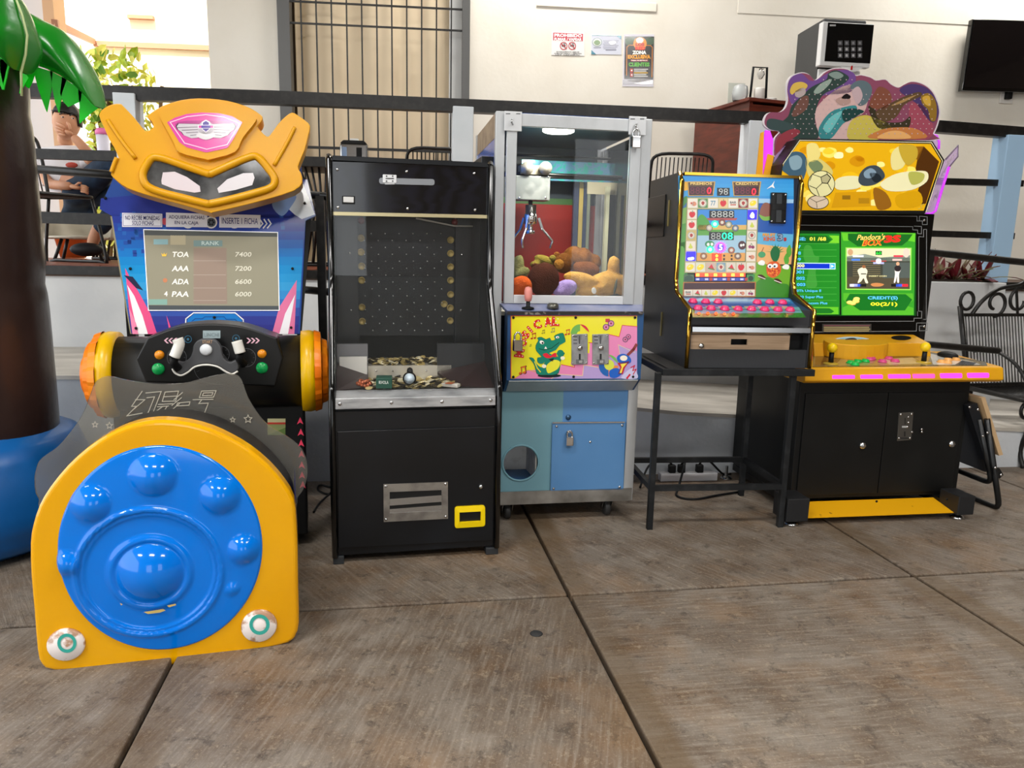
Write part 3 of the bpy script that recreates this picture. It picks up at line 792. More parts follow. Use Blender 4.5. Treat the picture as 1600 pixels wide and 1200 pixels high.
# raised forehead plate, brow ridge, horn ridges
fh = [(478, 160), (560, 120), (680, 95), (800, 92), (920, 112), (1020, 150), (1085, 190), (1095, 220), (1010, 330), (960, 420), (800, 468), (770, 468), (600, 425), (560, 360), (500, 250), (470, 190)]
MB().prism(cat([k2(x, y, .022) for x, y in fh], 3), mn * .03).build('forehead_plate', YELM, mask, bev=.016, seg=3)
def ridge(pts, r, nm='mask_ridge'): MB().tube(cat([k2(x, y, .004) for x, y in pts], 4, False), r, 10).build(nm, YELM, mask)
eo = [(380, 560), (415, 490), (450, 465), (520, 475), (640, 515), (780, 560), (800, 560), (940, 500), (1040, 462), (1090, 465), (1150, 530), (1190, 590), (1170, 640), (1060, 675), (900, 715), (800, 735), (770, 735), (620, 700), (480, 665), (400, 625)]
MB().tube(cat([k2(x, y, .006) for x, y in [(400 + (x - 790) * 1.07 + 390, 600 + (y - 600) * 1.12) for x, y in eo]], 3), .015, 8, closed=True).build('eye_rim', YELM, mask)
for pts in ([(120, 200), (200, 320), (305, 455)], [(1350, 250), (1300, 350), (1215, 500)], [(180, 450), (160, 500), (145, 545)]): ridge(pts, .0075)
eye = MB().prism(cat([k2(x, y, .003) for x, y in eo], 3), mn * .01).build('eye_panel', mat('eye_chrome', '#3c3e40', .12, metal=.6, noise=('#8a8c8e', 5, .45, .6)), mask, label='dark eye band')
ea = Art(FR, k2(790, 600, .004), mn, K2)
ea.poly([(472, 600), (482, 545), (560, 540), (640, 575), (725, 635), (730, 672), (690, 678), (560, 655), (475, 622)], '#d8cdd2'); ea.poly([(840, 650), (905, 590), (1010, 550), (1075, 548), (1085, 580), (1070, 628), (960, 660), (850, 680)], '#d8d4d8')
ea.build('eyes', eye, PRINTG)
em = Art(FR, k2(780, 270, .0235), mn, K2)
sh = [(510, 215), (560, 185), (640, 160), (740, 150), (850, 155), (940, 175), (1005, 215), (940, 335), (905, 385), (775, 412), (760, 412), (640, 380), (590, 345)]
em.poly(sh, '#d8489e'); em.line([(530, 215), (640, 178), (765, 165), (880, 180), (988, 222), (905, 362), (770, 392), (625, 352)], 6, '#f6cfe4', 2, True)
em.sp([(560, 228), (640, 205), (880, 205), (960, 225), (905, 285), (770, 260), (630, 285)], '#b03a86', 1, 2)
for s in (-1, 1):
    c = 765
    wing = [(c + s * 40, 225), (c + s * 185, 222), (c + s * 200, 240), (c + s * 190, 262), (c + s * 165, 278), (c + s * 150, 298), (c + s * 100, 318), (c + s * 60, 315), (c + s * 30, 300)]
    em.poly(wing, '#3a2a3a', 3); em.poly([(c + (x - c) * .96, y + 2) for x, y in wing], '#c9c4ca', 4)
    for i in range(4): em.line([(c + s * 55, 246 + i * 17), (c + s * (185 - i * 28), 250 + i * 17)], 4, '#6a5a6a', 5)
em.sp([(700, 300), (765, 330), (830, 300), (765, 270)], '#d8d4d8', 5); em.ell(765, 252, 55, 42, '#b8b0ba', 5)
em.poly([(738, 212), (765, 198), (792, 212), (796, 240), (790, 262), (765, 285), (740, 262), (734, 240)], '#efe9f2', 6); em.poly([(745, 218), (765, 206), (785, 218), (786, 260), (765, 276), (744, 260)], '#3d2a8c', 7)
em.rect(712, 232, 818, 256, '#e8e2ec', 8); em.rect(718, 236, 812, 252, '#d0489a', 9); em.rect(735, 236, 795, 252, '#4a2e98', 10)
em.build('winged_emblem', mask, PRINTG)
# ================================================================= COIN PUSHER
FP = Fr((-.685, 2.765, 0), 12)
cp = thing('coin_pusher_machine', 'black coin pusher cabinet with a peg board behind sloping glass and a yellow tray', 'arcade machine', FP)
C8 = (490, 620, 4.4444); C6 = (490, 200, 5.0); C7 = (490, 420, 5.0)
def q(c, x, y, d=0, F=FP): return F.v(c[0] + x / c[2], c[1] + y / c[2], d)
UD = .27                                                     # the upper front stands this far back
uw = FP.v(781, 640, 0).x; ul = FP.v(517, 640, 0).x
zt = FP.v(640, 612, 0).z; zm = FP.v(640, 432, UD).z; ztop = FP.v(640, 254, UD).z; dB = .62
prof = [(0.0, .03), (0.0, zt), (.02, zt + .03), (UD - .03, zm - .06), (UD, zm), (UD, ztop), (UD + .02, ztop + .012), (dB, ztop + .012), (dB, .03)]
CPB = mat('pusher_black', '#0b0d10', .28, spec=.5, noise=('#12151a', 4, .4, .7))
for u in (ul, uw):
    s = -1 if u == ul else 1
    sp_ = MB().prism([(u, d, z) for d, z in prof], (-s * .018, 0, 0)).build('side_panel', CPB, cp)
    pth = [V((u - s * .004, d - .004, z)) for d, z in prof[:7]]
    MB().tube(rnd(pth, .05)[5:-5] if 0 else pth, .0125, 8).build('edge_trim', BLACKG, sp_)
# lower cabinet
zb = .035
MB().box((ul + .018, .004, zb), (uw - .018, dB, zt - .075)).build('lower_cabinet', CPB, cp)
d0 = [q(C8, 165, 240), q(C8, 1255, 205), q(C8, 1245, 995), q(C8, 172, 1050)]
door = MB().prism([p + V((0, -.004, 0)) for p in d0], (0, .008, 0)).build('door', CPB, cp, bev=.002)
MB().lathe([(.009, 0), (.009, .01), (.006, .014), (0, .014)], q(C8, 1160, 620, -.004), (0, -1, 0), 14).build('lock', STEEL, door)
for (x0, y0, x1, y1) in ((135, 1108, 212, 1178), (1196, 1048, 1280, 1112)):
    a, b = q(C8, x0, y0), q(C8, x1, y1)
    MB().box((a.x, -.006, max(0, b.z)), (b.x, .05, a.z)).build('foot_bracket', mat('foot_grey', '#2a2d30', .5), cp, bev=.003)
for x in (ul + .06, uw - .06): MB().lathe([(.02, 0), (.02, .01), (.008, .012), (.008, .05)], (x, .55, 0), (0, 0, 1), 12).build('foot', BLACKM, cp)
# coin tray plate with open slot
fr4 = [(485, 606), (932, 590), (933, 845), (487, 868)]; op4 = [(528, 660), (888, 646), (888, 790), (528, 806)]
tr = MB()
for i in range(4):
    j = (i + 1) % 4
    tr.prism([q(C8, *fr4[i], -.005), q(C8, *fr4[j], -.005), q(C8, *op4[j], -.005), q(C8, *op4[i], -.005)], (0, -.003, 0))
tray = tr.build('tray_plate', mat('brushed_plate', '#b5b2ac', .35, metal=.9, noise=('#8f8c88', 14, .4, .65)), door, label='brushed steel payout frame')
screws('tray_screw', door, [q(C8, x, y, -.008) for x, y in ((502, 622), (916, 606), (918, 832), (502, 852))], .006)
a, b = q(C8, 528, 660), q(C8, 888, 806)
ti = MB().box((a.x, -.0045, b.z), (b.x, -.0042, a.z))
ti.build('tray_recess', mat('recess_black', '#050505', .6), door)
for y0, y1 in ((700, 735), (770, 804)):
    a, b = q(C8, 528, y0), q(C8, 888, y1)
    MB().obox(((a.x + b.x) / 2, -.0055, (a.z + b.z) / 2 + .001), ((b.x - a.x) / 2, 0, .003), (0, .001, 0), (0, 0, (a.z - b.z) / 2 - .002)).build('tray_slat', STEEL, door)
# yellow return cup
yo_ = [q(C8, x, y, -.002) for x, y in ((978, 760), (1188, 748), (1188, 892), (978, 906))]
yi_ = [q(C8, x, y, -.002) for x, y in ((1010, 795), (1157, 788), (1157, 858), (1010, 866))]
yr = rnd(yo_, .012); yc = sum(yi_, V()) / 4
cup = MB()
n_ = len(yr)
ring_in = []
for p in yr:
    best = min(max((p - yc).x, min(v.x for v in yi_) - yc.x), max(v.x for v in yi_) - yc.x), min(max((p - yc).z, min(v.z for v in yi_) - yc.z), max(v.z for v in yi_) - yc.z)
    ring_in.append(V((yc.x + best[0], 0, yc.z + best[1])))
levels = [(yr, 0), (yr, -.014), (ring_in, -.017), (ring_in, -.003)]
vs_all = [V((p.x, d, p.z)) for ps, d in levels for p in ps]
cup.add(vs_all, [(i + l * n_, i + (l + 1) * n_, (i + 1) % n_ + (l + 1) * n_, (i + 1) % n_ + l * n_) for l in range(3) for i in range(n_)])
cup.add([V((p.x, -.003, p.z)) for p in ring_in], [list(range(n_))])
cup.build('return_cup', mat('yellow_cup', '#f2d200', .3), door, bev=.002, label='yellow plastic return cup')
# bright metal band
SS = mat('band_steel', '#c6c8ca', .32, metal=.6, noise=('#94979b', 8, .4, .7), nscale=(1, 1, 4))
b1 = [q(C7, 165, 955), q(C7, 1420, 930), q(C7, 1418, 990), q(C7, 170, 1012)]; b2 = [q(C7, 170, 1012), q(C7, 1418, 990), q(C7, 1418, 1062), q(C7, 170, 1095)]
band = MB().prism([V((p.x, -.002, p.z)) for p in b2], (0, -.008, 0)); zz0 = b1[0].z; 
band.prism([V((ul + .018, .03, zt + .004)), V((uw - .018, .03, zt + .004)), V((uw - .018, -.004, b1[2].z)), V((ul + .018, -.004, b1[3].z))], (0, .006, -.006))
bnd = band.build('metal_band', SS, cp, bev=.0015)
screws('band_screw', bnd, [q(C7, x, y, -.011) for x, y in ((205, 1055), (608, 1045), (1002, 1038), (1384, 1025))], .0075)
# upper head board with coin slide
HB = UD + .012
hb4 = [q(C6, 140, 262, HB), q(C6, 1312, 295, HB), q(C6, 1305, 690, HB), q(C6, 150, 660, HB)]
for i_, s_ in ((0, ul + .018), (3, ul + .018), (1, uw - .018), (2, uw - .018)): hb4[i_].x = s_
head = MB().prism(hb4, (0, .02, 0)).build('head_board', mat('head_wave', '#07080b', .14, coat=.4, wav=('#12131c', 6, 9), nscale=(.6, 1, 3)), cp)
hs = MB().prism(rnd([q(C6, x, y, HB - .003) for x, y in ((512, 388), (945, 400), (945, 448), (512, 436))], .012, 6), (0, .006, 0)).build('coin_slide', mat('slide_grey', '#8f9296', .35, metal=.6), head)
pt_ = MB().prism(rnd([q(C6, x, y, HB - .006) for x, y in ((540, 362), (648, 366), (648, 430), (540, 426))], .004), (0, .006, 0)).build('coin_plate', mat('coin_plate', '#e2e3e4', .3, metal=.4), head, bev=.001)
pa_ = Art(FP, (0, HB - .0065, 0), (0, 1, 0), C6); pa_.rect(562, 391, 628, 398, '#222', 1)
for x, y in ((570, 376), (618, 376), (570, 415), (618, 415)): pa_.ell(x, y, 6, 6, '#333', 1, 10)
pa_.rect(558, 430, 632, 441, '#b9bbbd', 1); pa_.build('slot_print', pt_, PRINT)
swb = MB().prism([q(C6, x, y, HB - .003) for x, y in ((222, 530), (324, 532), (324, 596), (222, 594))], (0, .004, 0)).build('switch_bezel', BLACKM, head)
MB().prism([q(C6, x, y, HB - .008) for x, y in ((232, 536), (314, 539), (314, 584), (232, 580))], (0, .006, 0)).build('switch_rocker', mat('rocker_white', '#cfcfcd', .4), swb, bev=.002)
screws('head_screw', head, [q(C6, x, y, HB - .001) for x, y in ((185, 325), (727, 340), (1254, 355), (190, 620), (735, 630), (1262, 640))], .006)
br0, br1 = q(C6, 150, 668, UD + .006), q(C6, 1300, 692, UD + .006)
br0.x, br1.x = ul + .018, uw - .018
MB().bar(br0, br1, .012, .014).build('brass_rail', mat('brass_pale', '#c9bd94', .3, metal=.8), cp)
# lid and rear box
MB().box((ul + .018, UD, ztop - .004), (uw - .018, dB, ztop + .014)).build('lid', CPB, cp)
xr_ = FP.v(767, 300, .5).x; zr_ = FP.v(768, 248, .5).z
MB().box((uw - .02, .42, .3), (xr_, dB + .03, zr_)).build('rear_box', CPB, cp, bev=.003)
# inside: peg board with pegs and gold discs
PB = .45
MB().box((ul + .018, .58, zt - .08), (uw - .018, .6, ztop)).build('back_wall', BLACKM, cp)
pbx0, pbx1 = q(C6, 345, 900, PB).x, q(C6, 1105, 900, PB).x
zpb = q(C7, 700, 520, PB).z
board_ = MB().box((pbx0, PB, zpb), (pbx1, PB + .012, q(C6, 700, 700, PB).z)).build('peg_board', mat('peg_board', '#0e1013', .5, noise=('#262a30', 3, .4, .7)), cp)
for s, x in ((-1, pbx0), (1, pbx1)):
    e = ul + .02 if s < 0 else uw - .02
    MB().box((min(x, e), PB - .02, zt + .1), (max(x, e), PB + .01, ztop - .05)).build('side_board', mat('side_board', '#0c0d10', .3), cp)
pg0 = None
for r in range(15):
    y = 825 + r * 53.9; xs = [450 + 108.5 * i for i in range(6)] if r % 2 == 0 else [395 + 108.7 * i for i in range(6)]
    for x in xs:
        x += r * .9
        if pg0 is None: pg0 = MB().lathe([(.0024, 0), (.0024, .012), (0, .013)], (0, 0, 0), (0, -1, 0), 6).build('peg', mat('peg_white', '#e8e8e6', .3), board_); o = pg0
        else: o = pg0.copy(); COL.objects.link(o)
        o.location = q(C6, x, y, PB)
gd0 = None
for x, y in [(564, 372), (564, 394), (565, 416), (565, 438), (565.5, 480), (566, 502), (704, 375), (704, 396), (704, 417), (704, 438), (704, 460), (694, 475), (703.5, 481), (703.5, 501)]:
    if gd0 is None: gd0 = MB().lathe([(.0155, 0), (.0155, .004), (.012, .005), (.0115, .004), (0, .004)], (0, 0, 0), (0, -1, 0), 16).build('gold_disc', mat('gold_disc', '#a8945a', .4, metal=.5), board_); o = gd0
    else: o = gd0.copy(); COL.objects.link(o)
    o.location = FP.v(x, y, PB - .001)
for x, y in ((372, 722), (1102, 735)):
    MB().ball(q(C6, x, y, PB - .03), .016, n=12, m=8).build('bulb', mat('bulb_red', '#6a0d16', .1, coat=.5), cp, label='dark red bulb')
MB().tube([q(C6, 800, 705, .40), q(C6, 1000, 745, .40), q(C6, 1100, 765, .40), q(C6, 1245, 768, .40)], .004, 6).build('led_strip', mat('strip_white', '#b9b7ae', .4), cp)
# pusher shelf and playfield floor
zf = FP.v(700, 605, .06).z
fl_ = MB().box((ul + .02, .03, zt - .078), (uw - .02, .58, zf - .004)).build('playfield', mat('playfield_black', '#161412', .3), cp)
sx0, sx1 = q(C7, 425, 790, .27).x, q(C7, 1075, 790, .27).x
shz = q(C7, 700, 757, .27).z
shelf = MB().box((sx0, .27, zf - .004), (sx1, .50, shz)).build('pusher_shelf', mat('shelf_alu', '#cfcabd', .35, metal=.6), cp, label='bright metal pusher shelf')
screws('shelf_screw', shelf, [q(C7, x, 798, .268) for x in (490, 620, 752, 880, 990)], .004)
# side ramps inside (dark red-brown wedges) and brackets
for s in (-1, 1):
    xo = ul + .02 if s < 0 else uw - .02; xi = sx0 if s < 0 else sx1 - .06
    MB().prism([(xo, .03, zf), (xi + (0 if s < 0 else .06), .10, zf), (xi, .26, zf + .03), (xo, .26, zf + .075)], (0, 0, -.012)).build('side_ramp', mat('ramp_maroon', '#2a1a1a', .35), cp)
    MB().box((min(xo, xi), .27, zf), (max(xo, xi), .29, zf + .15)).build('side_bracket', mat('bracket_grey', '#77777a', .35, metal=.5) if s < 0 else mat('bracket_dark', '#26282b', .3), cp)
wbx = q(C7, 420, 800, .2).x
MB().box((ul + .03, .24, zf), (wbx, .255, zf + .1)).build('white_plate', mat('white_plate', '#d5d3cc', .4), cp)
mb = MB(); rg = random.Random(5)
for (x0, x1, y0, y1, z, n_) in ((sx0, sx1, .285, .40, shz, 150), (sx0 - .03, sx1 + .02, .045, .265, zf - .003, 230)):
    for i in range(n_):
        x, y = rg.uniform(x0 + .012, x1 - .012), rg.uniform(y0, y1); t = V((rg.uniform(-.6, .6), rg.uniform(-.6, .6), 1)).normalized()
        mb.lathe([(.0155, -.001), (.0155, .001), (0, .0012)], (x, y, z + .003 + rg.random() * .012), t, 12, rg.choice(['#d8c890', '#8a7a48', '#4a4028', '#e8e0c0', '#b09a5c', '#2a2418']), False)
mb.build('token_pile', mat('token_gold', '#cbb983', .3, metal=.35, attr=True), cp, kind='stuff')
# sloping front glass
zg0 = zt + .002
gl = MB()
g0, g1, g2 = (.012, zg0), (UD + .003, zm), (UD + .003, br0.z)
for (a, b) in ((g0, g1), (g1, g2)):
    gl.prism([(ul + .018, a[0], a[1]), (uw - .018, a[0], a[1]), (uw - .018, b[0], b[1]), (ul + .018, b[0], b[1])], (0, .004, 0))
gl.build('front_glass', CLEAR, cp, label='clear sloping front glass')
screws('side_screw', cp, [q(C6, x, y, PB - .022) for x, y in ((282, 978), (1158, 990))] + [q(C7, x, y, PB - .022) for x, y in ((293, 323), (1150, 325))], .006)
# prizes lying on the tokens
def pin(px, py, d, z): return FP.h(px, py, z)
bx = FP.h(600, 605, zf + .012)
FPb = Fr(FP.M @ V((bx.x, bx.y, zf + .006)), 12 - 4)
gb = thing('small_green_box', 'small dark green carton lying on the tokens in the coin pusher', 'box', FPb)
MB().box((-.031, .0, 0), (.031, .07, .042)).build('carton', mat('carton_green', '#1f4a3c', .4), gb, bev=.002)
ga = Art(FPb, (0, -.0006, 0), (0, 1, 0)); ga.text('RIVOLA', 592, 595, 607, 600, '#cfd8d0', 1, .01); ga.build('carton_print', gb, PRINT)
wp = FP.h(640, 605, zf + .01); FW_ = Fr(FP.M @ V((wp.x, wp.y + .015, zf + .004)), 5)
wt = thing('wrist_watch', 'black wrist watch with a pale dial propped up in the coin pusher', 'watch', FW_)
MB().tube(cat([(0, .02 + .03 * (1 - cos(a)) * .5 + .01, .034 + .030 * sin(a)) for a in [i * pi / 6 for i in range(12)]], 2), .012, 8, closed=True).build('strap', BLACKM, wt)
cs = MB().lathe([(.026, .0), (.027, .012), (.021, .016)], (0, .024, .034), (0, -1, .15), 24).build('watch_case', BLACKG, wt)
MB().lathe([(.0205, 0), (0, .001)], (0, .0075, .0365), (0, -1, .15), 24).build('watch_dial', mat('dial_pale', '#cfe0ea', .15), cs, label='pale blue watch dial')
bp_ = FP.h(569, 604, zf + .01); FBr = Fr(FP.M @ V((bp_.x, bp_.y + .02, zf + .008)), 10)
brc = thing('bead_bracelet', 'copper bead bracelet heaped on the tokens in the coin pusher', 'bracelet', FBr)
bd0 = None
for i in range(26):
    a = i * 2 * pi / 13; rr_ = .026 if i < 13 else .016; h = .008 if i < 13 else .018
    if bd0 is None: bd0 = MB().ball((0, 0, 0), .0075, n=10, m=7).build('bead', mat('bead_copper', '#a85a3a', .15, metal=.5), brc); o = bd0
    else: o = bd0.copy(); COL.objects.link(o)
    o.location = (rr_ * cos(a), rr_ * .6 * sin(a), h + .004 * sin(a * 2.3))
tk = FP.h(706, 604, zf + .01); FTk = Fr(FP.M @ V((tk.x, tk.y + .03, zf + .004)), -20)
pk = thing('white_packet', 'small white packet lying at the right end of the coin pusher', 'packet', FTk)
MB().box((-.035, -.015, 0), (.035, .015, .014)).build('packet_body', mat('packet_white', '#b9b4aa', .5), pk, bev=.002)
MB().box((-.018, -.02, .0142), (.012, .012, .016)).build('packet_band', mat('packet_orange', '#a85a30', .5), pk)
# ================================================================= CLAW MACHINE
FC = Fr((-.03, 3.245, 0), 9.7)
cm = thing('claw_machine', 'blue claw crane machine on casters with an aluminium framed window and crocodile panel', 'arcade machine', FC)
K1 = (730, 160, 5.1613); KB = (730, 360, 5.1613); KC = (730, 580, 4.8)
def c1(x, y, d=0): return q(K1, x, y, d, FC)
def cb(x, y, d=0): return q(KB, x, y, d, FC)
def cc(x, y, d=0): return q(KC, x, y, d, FC)
xl = c1(225, 200).x; xrr = c1(1487, 250).x; DC = .72
xl = (xl + cb(212, 620).x) / 2
ztc = c1(800, 100).z; zbc = cc(700, 985).z
zled = cb(800, 640).z
CBL = mat('claw_blue', '#4f7fb0', .3, noise=('#5a88b8', 2, .4, .7), spec=.5)
CGR = mat('claw_teal', '#6f9aa6', .4, noise=('#6792a0', 3, .4, .7), spec=.4)
SIDE = mat('claw_side', '#2f63c4', .15, coat=.3)
# carcass: sides, back, bottom; top part is open behind glass
MB().box((xl + .005, .01, zbc + .05), (xl + .015, DC, zled)).build('side_panel', SIDE, cm)
MB().box((xrr - .015, .01, zbc + .05), (xrr - .005, DC, zled)).build('side_panel', SIDE, cm)
zsb = c1(150, 215, .3).z
lb = MB().box((xl + .005, .05, zled), (xl + .013, DC - .03, ztc - .09)).build('left_window_board', SIDE, cm)
MB().box((xl + .004, .02, ztc - .1), (xl + .012, DC, ztc)).build('wood_strip', mat('claw_wood', '#a08a70', .5, noise=('#86705a', 12, .4, .6)), cm)
MB().box((xl, .0, zbc), (xrr, DC, zbc + .05)).build('bottom_tray', ALU, cm)
MB().box((xl + .01, DC - .02, zbc + .05), (xrr - .01, DC, ztc)).build('back_panel', mat('claw_back', '#3a4650', .4), cm)
MB().box((xl + .01, .03, zled - .03), (xrr - .01, DC - .02, zled - .012)).build('prize_floor', mat('prize_floor', '#b9b5a5', .7), cm)
top = MB().box((xl + .01, .01, ztc - .008), (xrr - .01, DC, ztc)).build('roof_panel', mat('claw_roof', '#1c3f74', .2, coat=.3), cm)
MB().box((c1(437, 130).x, .012, c1(800, 128).z), (c1(1305, 130).x, .03, c1(800, 98).z)).build('top_band', mat('claw_roof', ''), cm)
# outer posts
for x0, x1 in ((xl, c1(302, 300).x), (c1(1402, 300).x, xrr)):
    MB().box((x0, -.004, zbc + .03 if x1 > .3 else zbc + .03), (x1, .035, ztc)).build('corner_post', ALU, cm, bev=.002)
    MB().box((x0, DC - .035, zbc + .03), (x1, DC + .004, ztc)).build('rear_post', ALU, cm)
# door frame with stiles and rails
dx0, dx1, dx2, dx3 = c1(312, 600).x, c1(392, 600).x, c1(1300, 600).x, c1(1385, 600).x
dzt0, dzt1 = c1(800, 112).z, c1(800, 213).z
dzb0, dzb1 = cb(800, 525).z, cb(800, 592).z
dr = thing if 0 else None
door_c = MB().box((dx0, -.012, dzb1), (dx1, .014, dzt0)).build('window_door', ALU, cm, bev=.002)
MB().box((dx2, -.012, dzb1), (dx3, .014, dzt0)).build('door_stile', ALU, door_c, bev=.002)
MB().box((dx1, -.012, dzt1), (dx2, .014, dzt0)).build('door_rail', ALU, door_c, bev=.002)
MB().box((dx1, -.012, dzb1), (dx2, .014, dzb0)).build('door_rail', mat('alu_white', '#d2d4d6', .35, metal=.5), door_c, bev=.002)
MB().box((dx1, -.002, dzb0), (dx2, .002, dzt1)).build('door_glass', CLEAR, door_c)
for x0, y0, x1, y1 in ((300, 70, 437, 235), (1305, 112, 1436, 268)):
    a, b = c1(x0, y0, -.014), c1(x1, y1, -.014)
    hp_ = MB().box((a.x, -.02, b.z), (b.x, -.013, a.z)).build('hasp_plate', mat('plate_alu', '#cfd1d3', .4, metal=.6), cm, bev=.001)
    x = (x0 + x1) / 2; y = (y0 + y1) / 2
    MB().tube(cat([c1(x - 2, y - 20, -.02), c1(x - 12, y, -.04), c1(x - 2, y + 25, -.02)], 4, False), .004, 6).build('staple', STEEL, hp_)
    ah = Art(FC, (0, -.0202, 0), (0, 1, 0), K1); ah.rect(x0 + 12, y0 + 18, x0 + 48, y0 + 25, '#3a3c3e'); ah.rect(x1 - 42, y0 + 18, x1 - 8, y0 + 25, '#3a3c3e'); ah.build('hinge_slots', hp_, PRINT)
def padlock(F, p, w, h, lab, yaw=0):
    Fk = Fr(F.M @ p, 9.7); t = thing('padlock', lab, 'padlock', Fk)
    MB().box((-w / 2, -.012, -h), (w / 2, .012, 0)).build('lock_body', CHROME, t, bev=.004)
    MB().tube(cat([(-w * .32, 0, -.004), (-w * .32, 0, h * .35), (0, 0, h * .62), (w * .32, 0, h * .35), (w * .32, 0, -.004)], 4, False), .0045, 8).build('shackle', STEEL, t)
    return t
padlock(FC, c1(1362, 272, -.036), .04, .05, 'chrome padlock on the top right corner of the claw machine window')
padlock(FC, cb(408, 880, -.115), .042, .05, 'worn steel padlock at the left of the crocodile panel')
padlock(FC, cc(768, 490, -.02), .034, .042, 'chrome padlock on the small blue service door')
# control ledge
LD = -.085
zl0 = cb(800, 592).z
le = MB().prism([(cb(322, 660, LD).x, LD, cb(800, 650, LD).z), (cb(1415, 660, LD).x, LD, cb(800, 650, LD).z), (xrr, -.004, zl0), (xl + .03, -.004, zl0)], (0, 0, -.012)).build('control_ledge', mat('ledge_lilac', '#8d8fa8', .35, noise=('#5a6a96', 5, .4, .65)), cm)
MB().bar(cb(322, 665, LD - .003), cb(1415, 667, LD - .003), .012, .014).build('ledge_edge', mat('edge_worn', '#23201f', .35, noise=('#77706a', 30, .6, .65)), cm)
jp = FC.hit(730 + 490 / 5.1613, 360 + 632 / 5.1613, (0, LD, cb(800, 650, LD).z), (0, (zl0 - cb(800, 650, LD).z), -(-.004 - LD)))
js = MB().lathe([(.028, 0), (.026, .006), (.012, .009), (.009, .012), (.009, .04)], jp, (0, 0, 1), 16).build('joystick', BLACKM, cm)
MB().lathe([(.004, .03), (.014, .034), (.0175, .05), (.0175, .078), (.013, .092), (0, .096)], jp, (0, 0, 1), 16).build('joystick_knob', mat('knob_pink', '#d98a80', .35), js, label='pink joystick knob')
bp2 = FC.hit(730 + 690 / 5.1613, 360 + 630 / 5.1613, (0, LD, cb(800, 650, LD).z), (0, (zl0 - cb(800, 650, LD).z), -(-.004 - LD)))
MB().lathe([(.026, 0), (.025, .018), (.02, .02), (.019, .024), (0, .025)], bp2, (0, 0, 1), 20).build('push_button', mat('btn_grey', '#6a6a62', .2, metal=.6), cm)
# art panel with overhanging box behind it
ap = [cb(330, 688, LD), cb(1418, 690, LD), q(KC, 1288, 62, LD, FC), q(KC, 300, 68, LD, FC)]
zap0, zap1 = (ap[0].z + ap[1].z) / 2, (ap[2].z + ap[3].z) / 2
xa0, xa1 = cb(322, 900, LD).x, cb(1415, 900, LD).x
box_ = MB().prism([(xa0, LD, zap1), (xa0, LD, zap0 + .012), (xa0, -.004, zl0 - .012), (xa0, .02, zap1 - .05), (xa0, -.004, zap1 - .065)], (xa1 - xa0, 0, 0)).build('front_box', mat('claw_navy', '#1d4a7a', .3), cm, bev=.002)
MB().prism([(xa0 + .012, LD + .001, zap1 - .002), (xa1 - .012, LD + .001, zap1 - .002), (xa1 - .012, -.006, zap1 - .062), (xa0 + .012, -.006, zap1 - .062)], (0, -.002, -.002)).build('lower_flap', ALU, cm)
P = Art(FC, (0, LD, 0), (0, 1, 0), KB, step=.0003)
yb = 1195
P.rect(355, 690, 1370, yb, '#e9df2a'); 
P.poly([(1370, 775), (1250, 765), (1225, 858), (1140, 838), (1140, 910), (990, 905), (985, 990), (850, 1000), (835, 1080), (865, 1100), (760, 1080), (740, 1130), (490, 1125), (375, yb), (1370, yb)], '#e487b6', 1)
P.line([(1370, 775), (1250, 765), (1225, 858), (1140, 838)], 5, '#d8323c', 2); P.line([(1010, 908), (980, 905), (985, 905)], 5, '#d8323c', 2); P.line([(760, 1082), (865, 1104), (870, 1060)], 5, '#d8323c', 2); P.line([(375, yb), (490, 1125), (550, 1140)], 5, '#e8b020', 2)
P.poly([(1220, 925), (1370, 975), (1370, yb), (680, yb), (730, 1160), (930, 1172), (940, 1085), (1060, 1105), (1060, 1030), (1235, 1020)], '#b29bd0', 2); P.line([(680, yb), (735, 1160), (930, 1172), (940, 1085), (1060, 1105)], 5, '#f0d29a', 3); P.line([(1235, 1030), (1218, 922), (1350, 985)], 4, '#f0d29a', 3)
P.rect(350, 686, 1372, 692, '#d8452a', 4); P.rect(350, 690, 356, yb, '#e05a30', 4)
# MUSICAL in red dotted letters on an arc
for ch, x, y, r, h in (('M', 420, 990, -1.45, 82), ('U', 448, 905, -1.2, 70), ('S', 470, 842, -.9, 68), ('I', 506, 798, -.75, 64), ('C', 565, 758, -.35, 76), ('A', 652, 738, -.1, 76), ('L', 714, 734, 0.05, 74)):
    vs2, fs2 = txt(ch, .05); w = h * (.3 if ch == 'I' else .85)
    pts = []
    for u, v in vs2:
        a, b = (u - .5) * w, (.5 - v) * h; pts.append(P.pt(x + a * cos(r) - b * sin(r), y + a * sin(r) + b * cos(r), 5))
    f = fs2[0]
    if (pts[f[1]] - pts[f[0]]).cross(pts[f[2]] - pts[f[0]]).dot(P.n) < 0: fs2 = [g[::-1] for g in fs2]
    P.mb.add(pts, fs2, '#d42a2a')
    f0 = [(-.3, -.3), (-.3, .05), (-.3, .35), (.3, -.3), (.3, .05), (.3, .35)] if ch in 'MUA' else [(-.25, -.3), (.25, -.3), (-.25, .3), (.25, .3), (0, 0)] if ch != 'I' else [(0, -.3), (0, 0), (0, .3)]
    for u, v in f0: P.ell(x + u * w * cos(r) - v * h * sin(r), y + u * w * sin(r) + v * h * cos(r), 4.5, 4.5, '#f6f2e6', 7, 6)
def note(x, y, s, c, l=5):
    P.ell(x, y, 12 * s, 9 * s, c, l, 10); P.ell(x + 32 * s, y - 6 * s, 12 * s, 9 * s, c, l, 10); P.line([(x + 10 * s, y), (x + 8 * s, y - 46 * s)], 5 * s, c, l); P.line([(x + 42 * s, y - 6 * s), (x + 38 * s, y - 54 * s)], 5 * s, c, l); P.line([(x + 7 * s, y - 46 * s), (x + 40 * s, y - 54 * s)], 10 * s, c, l)
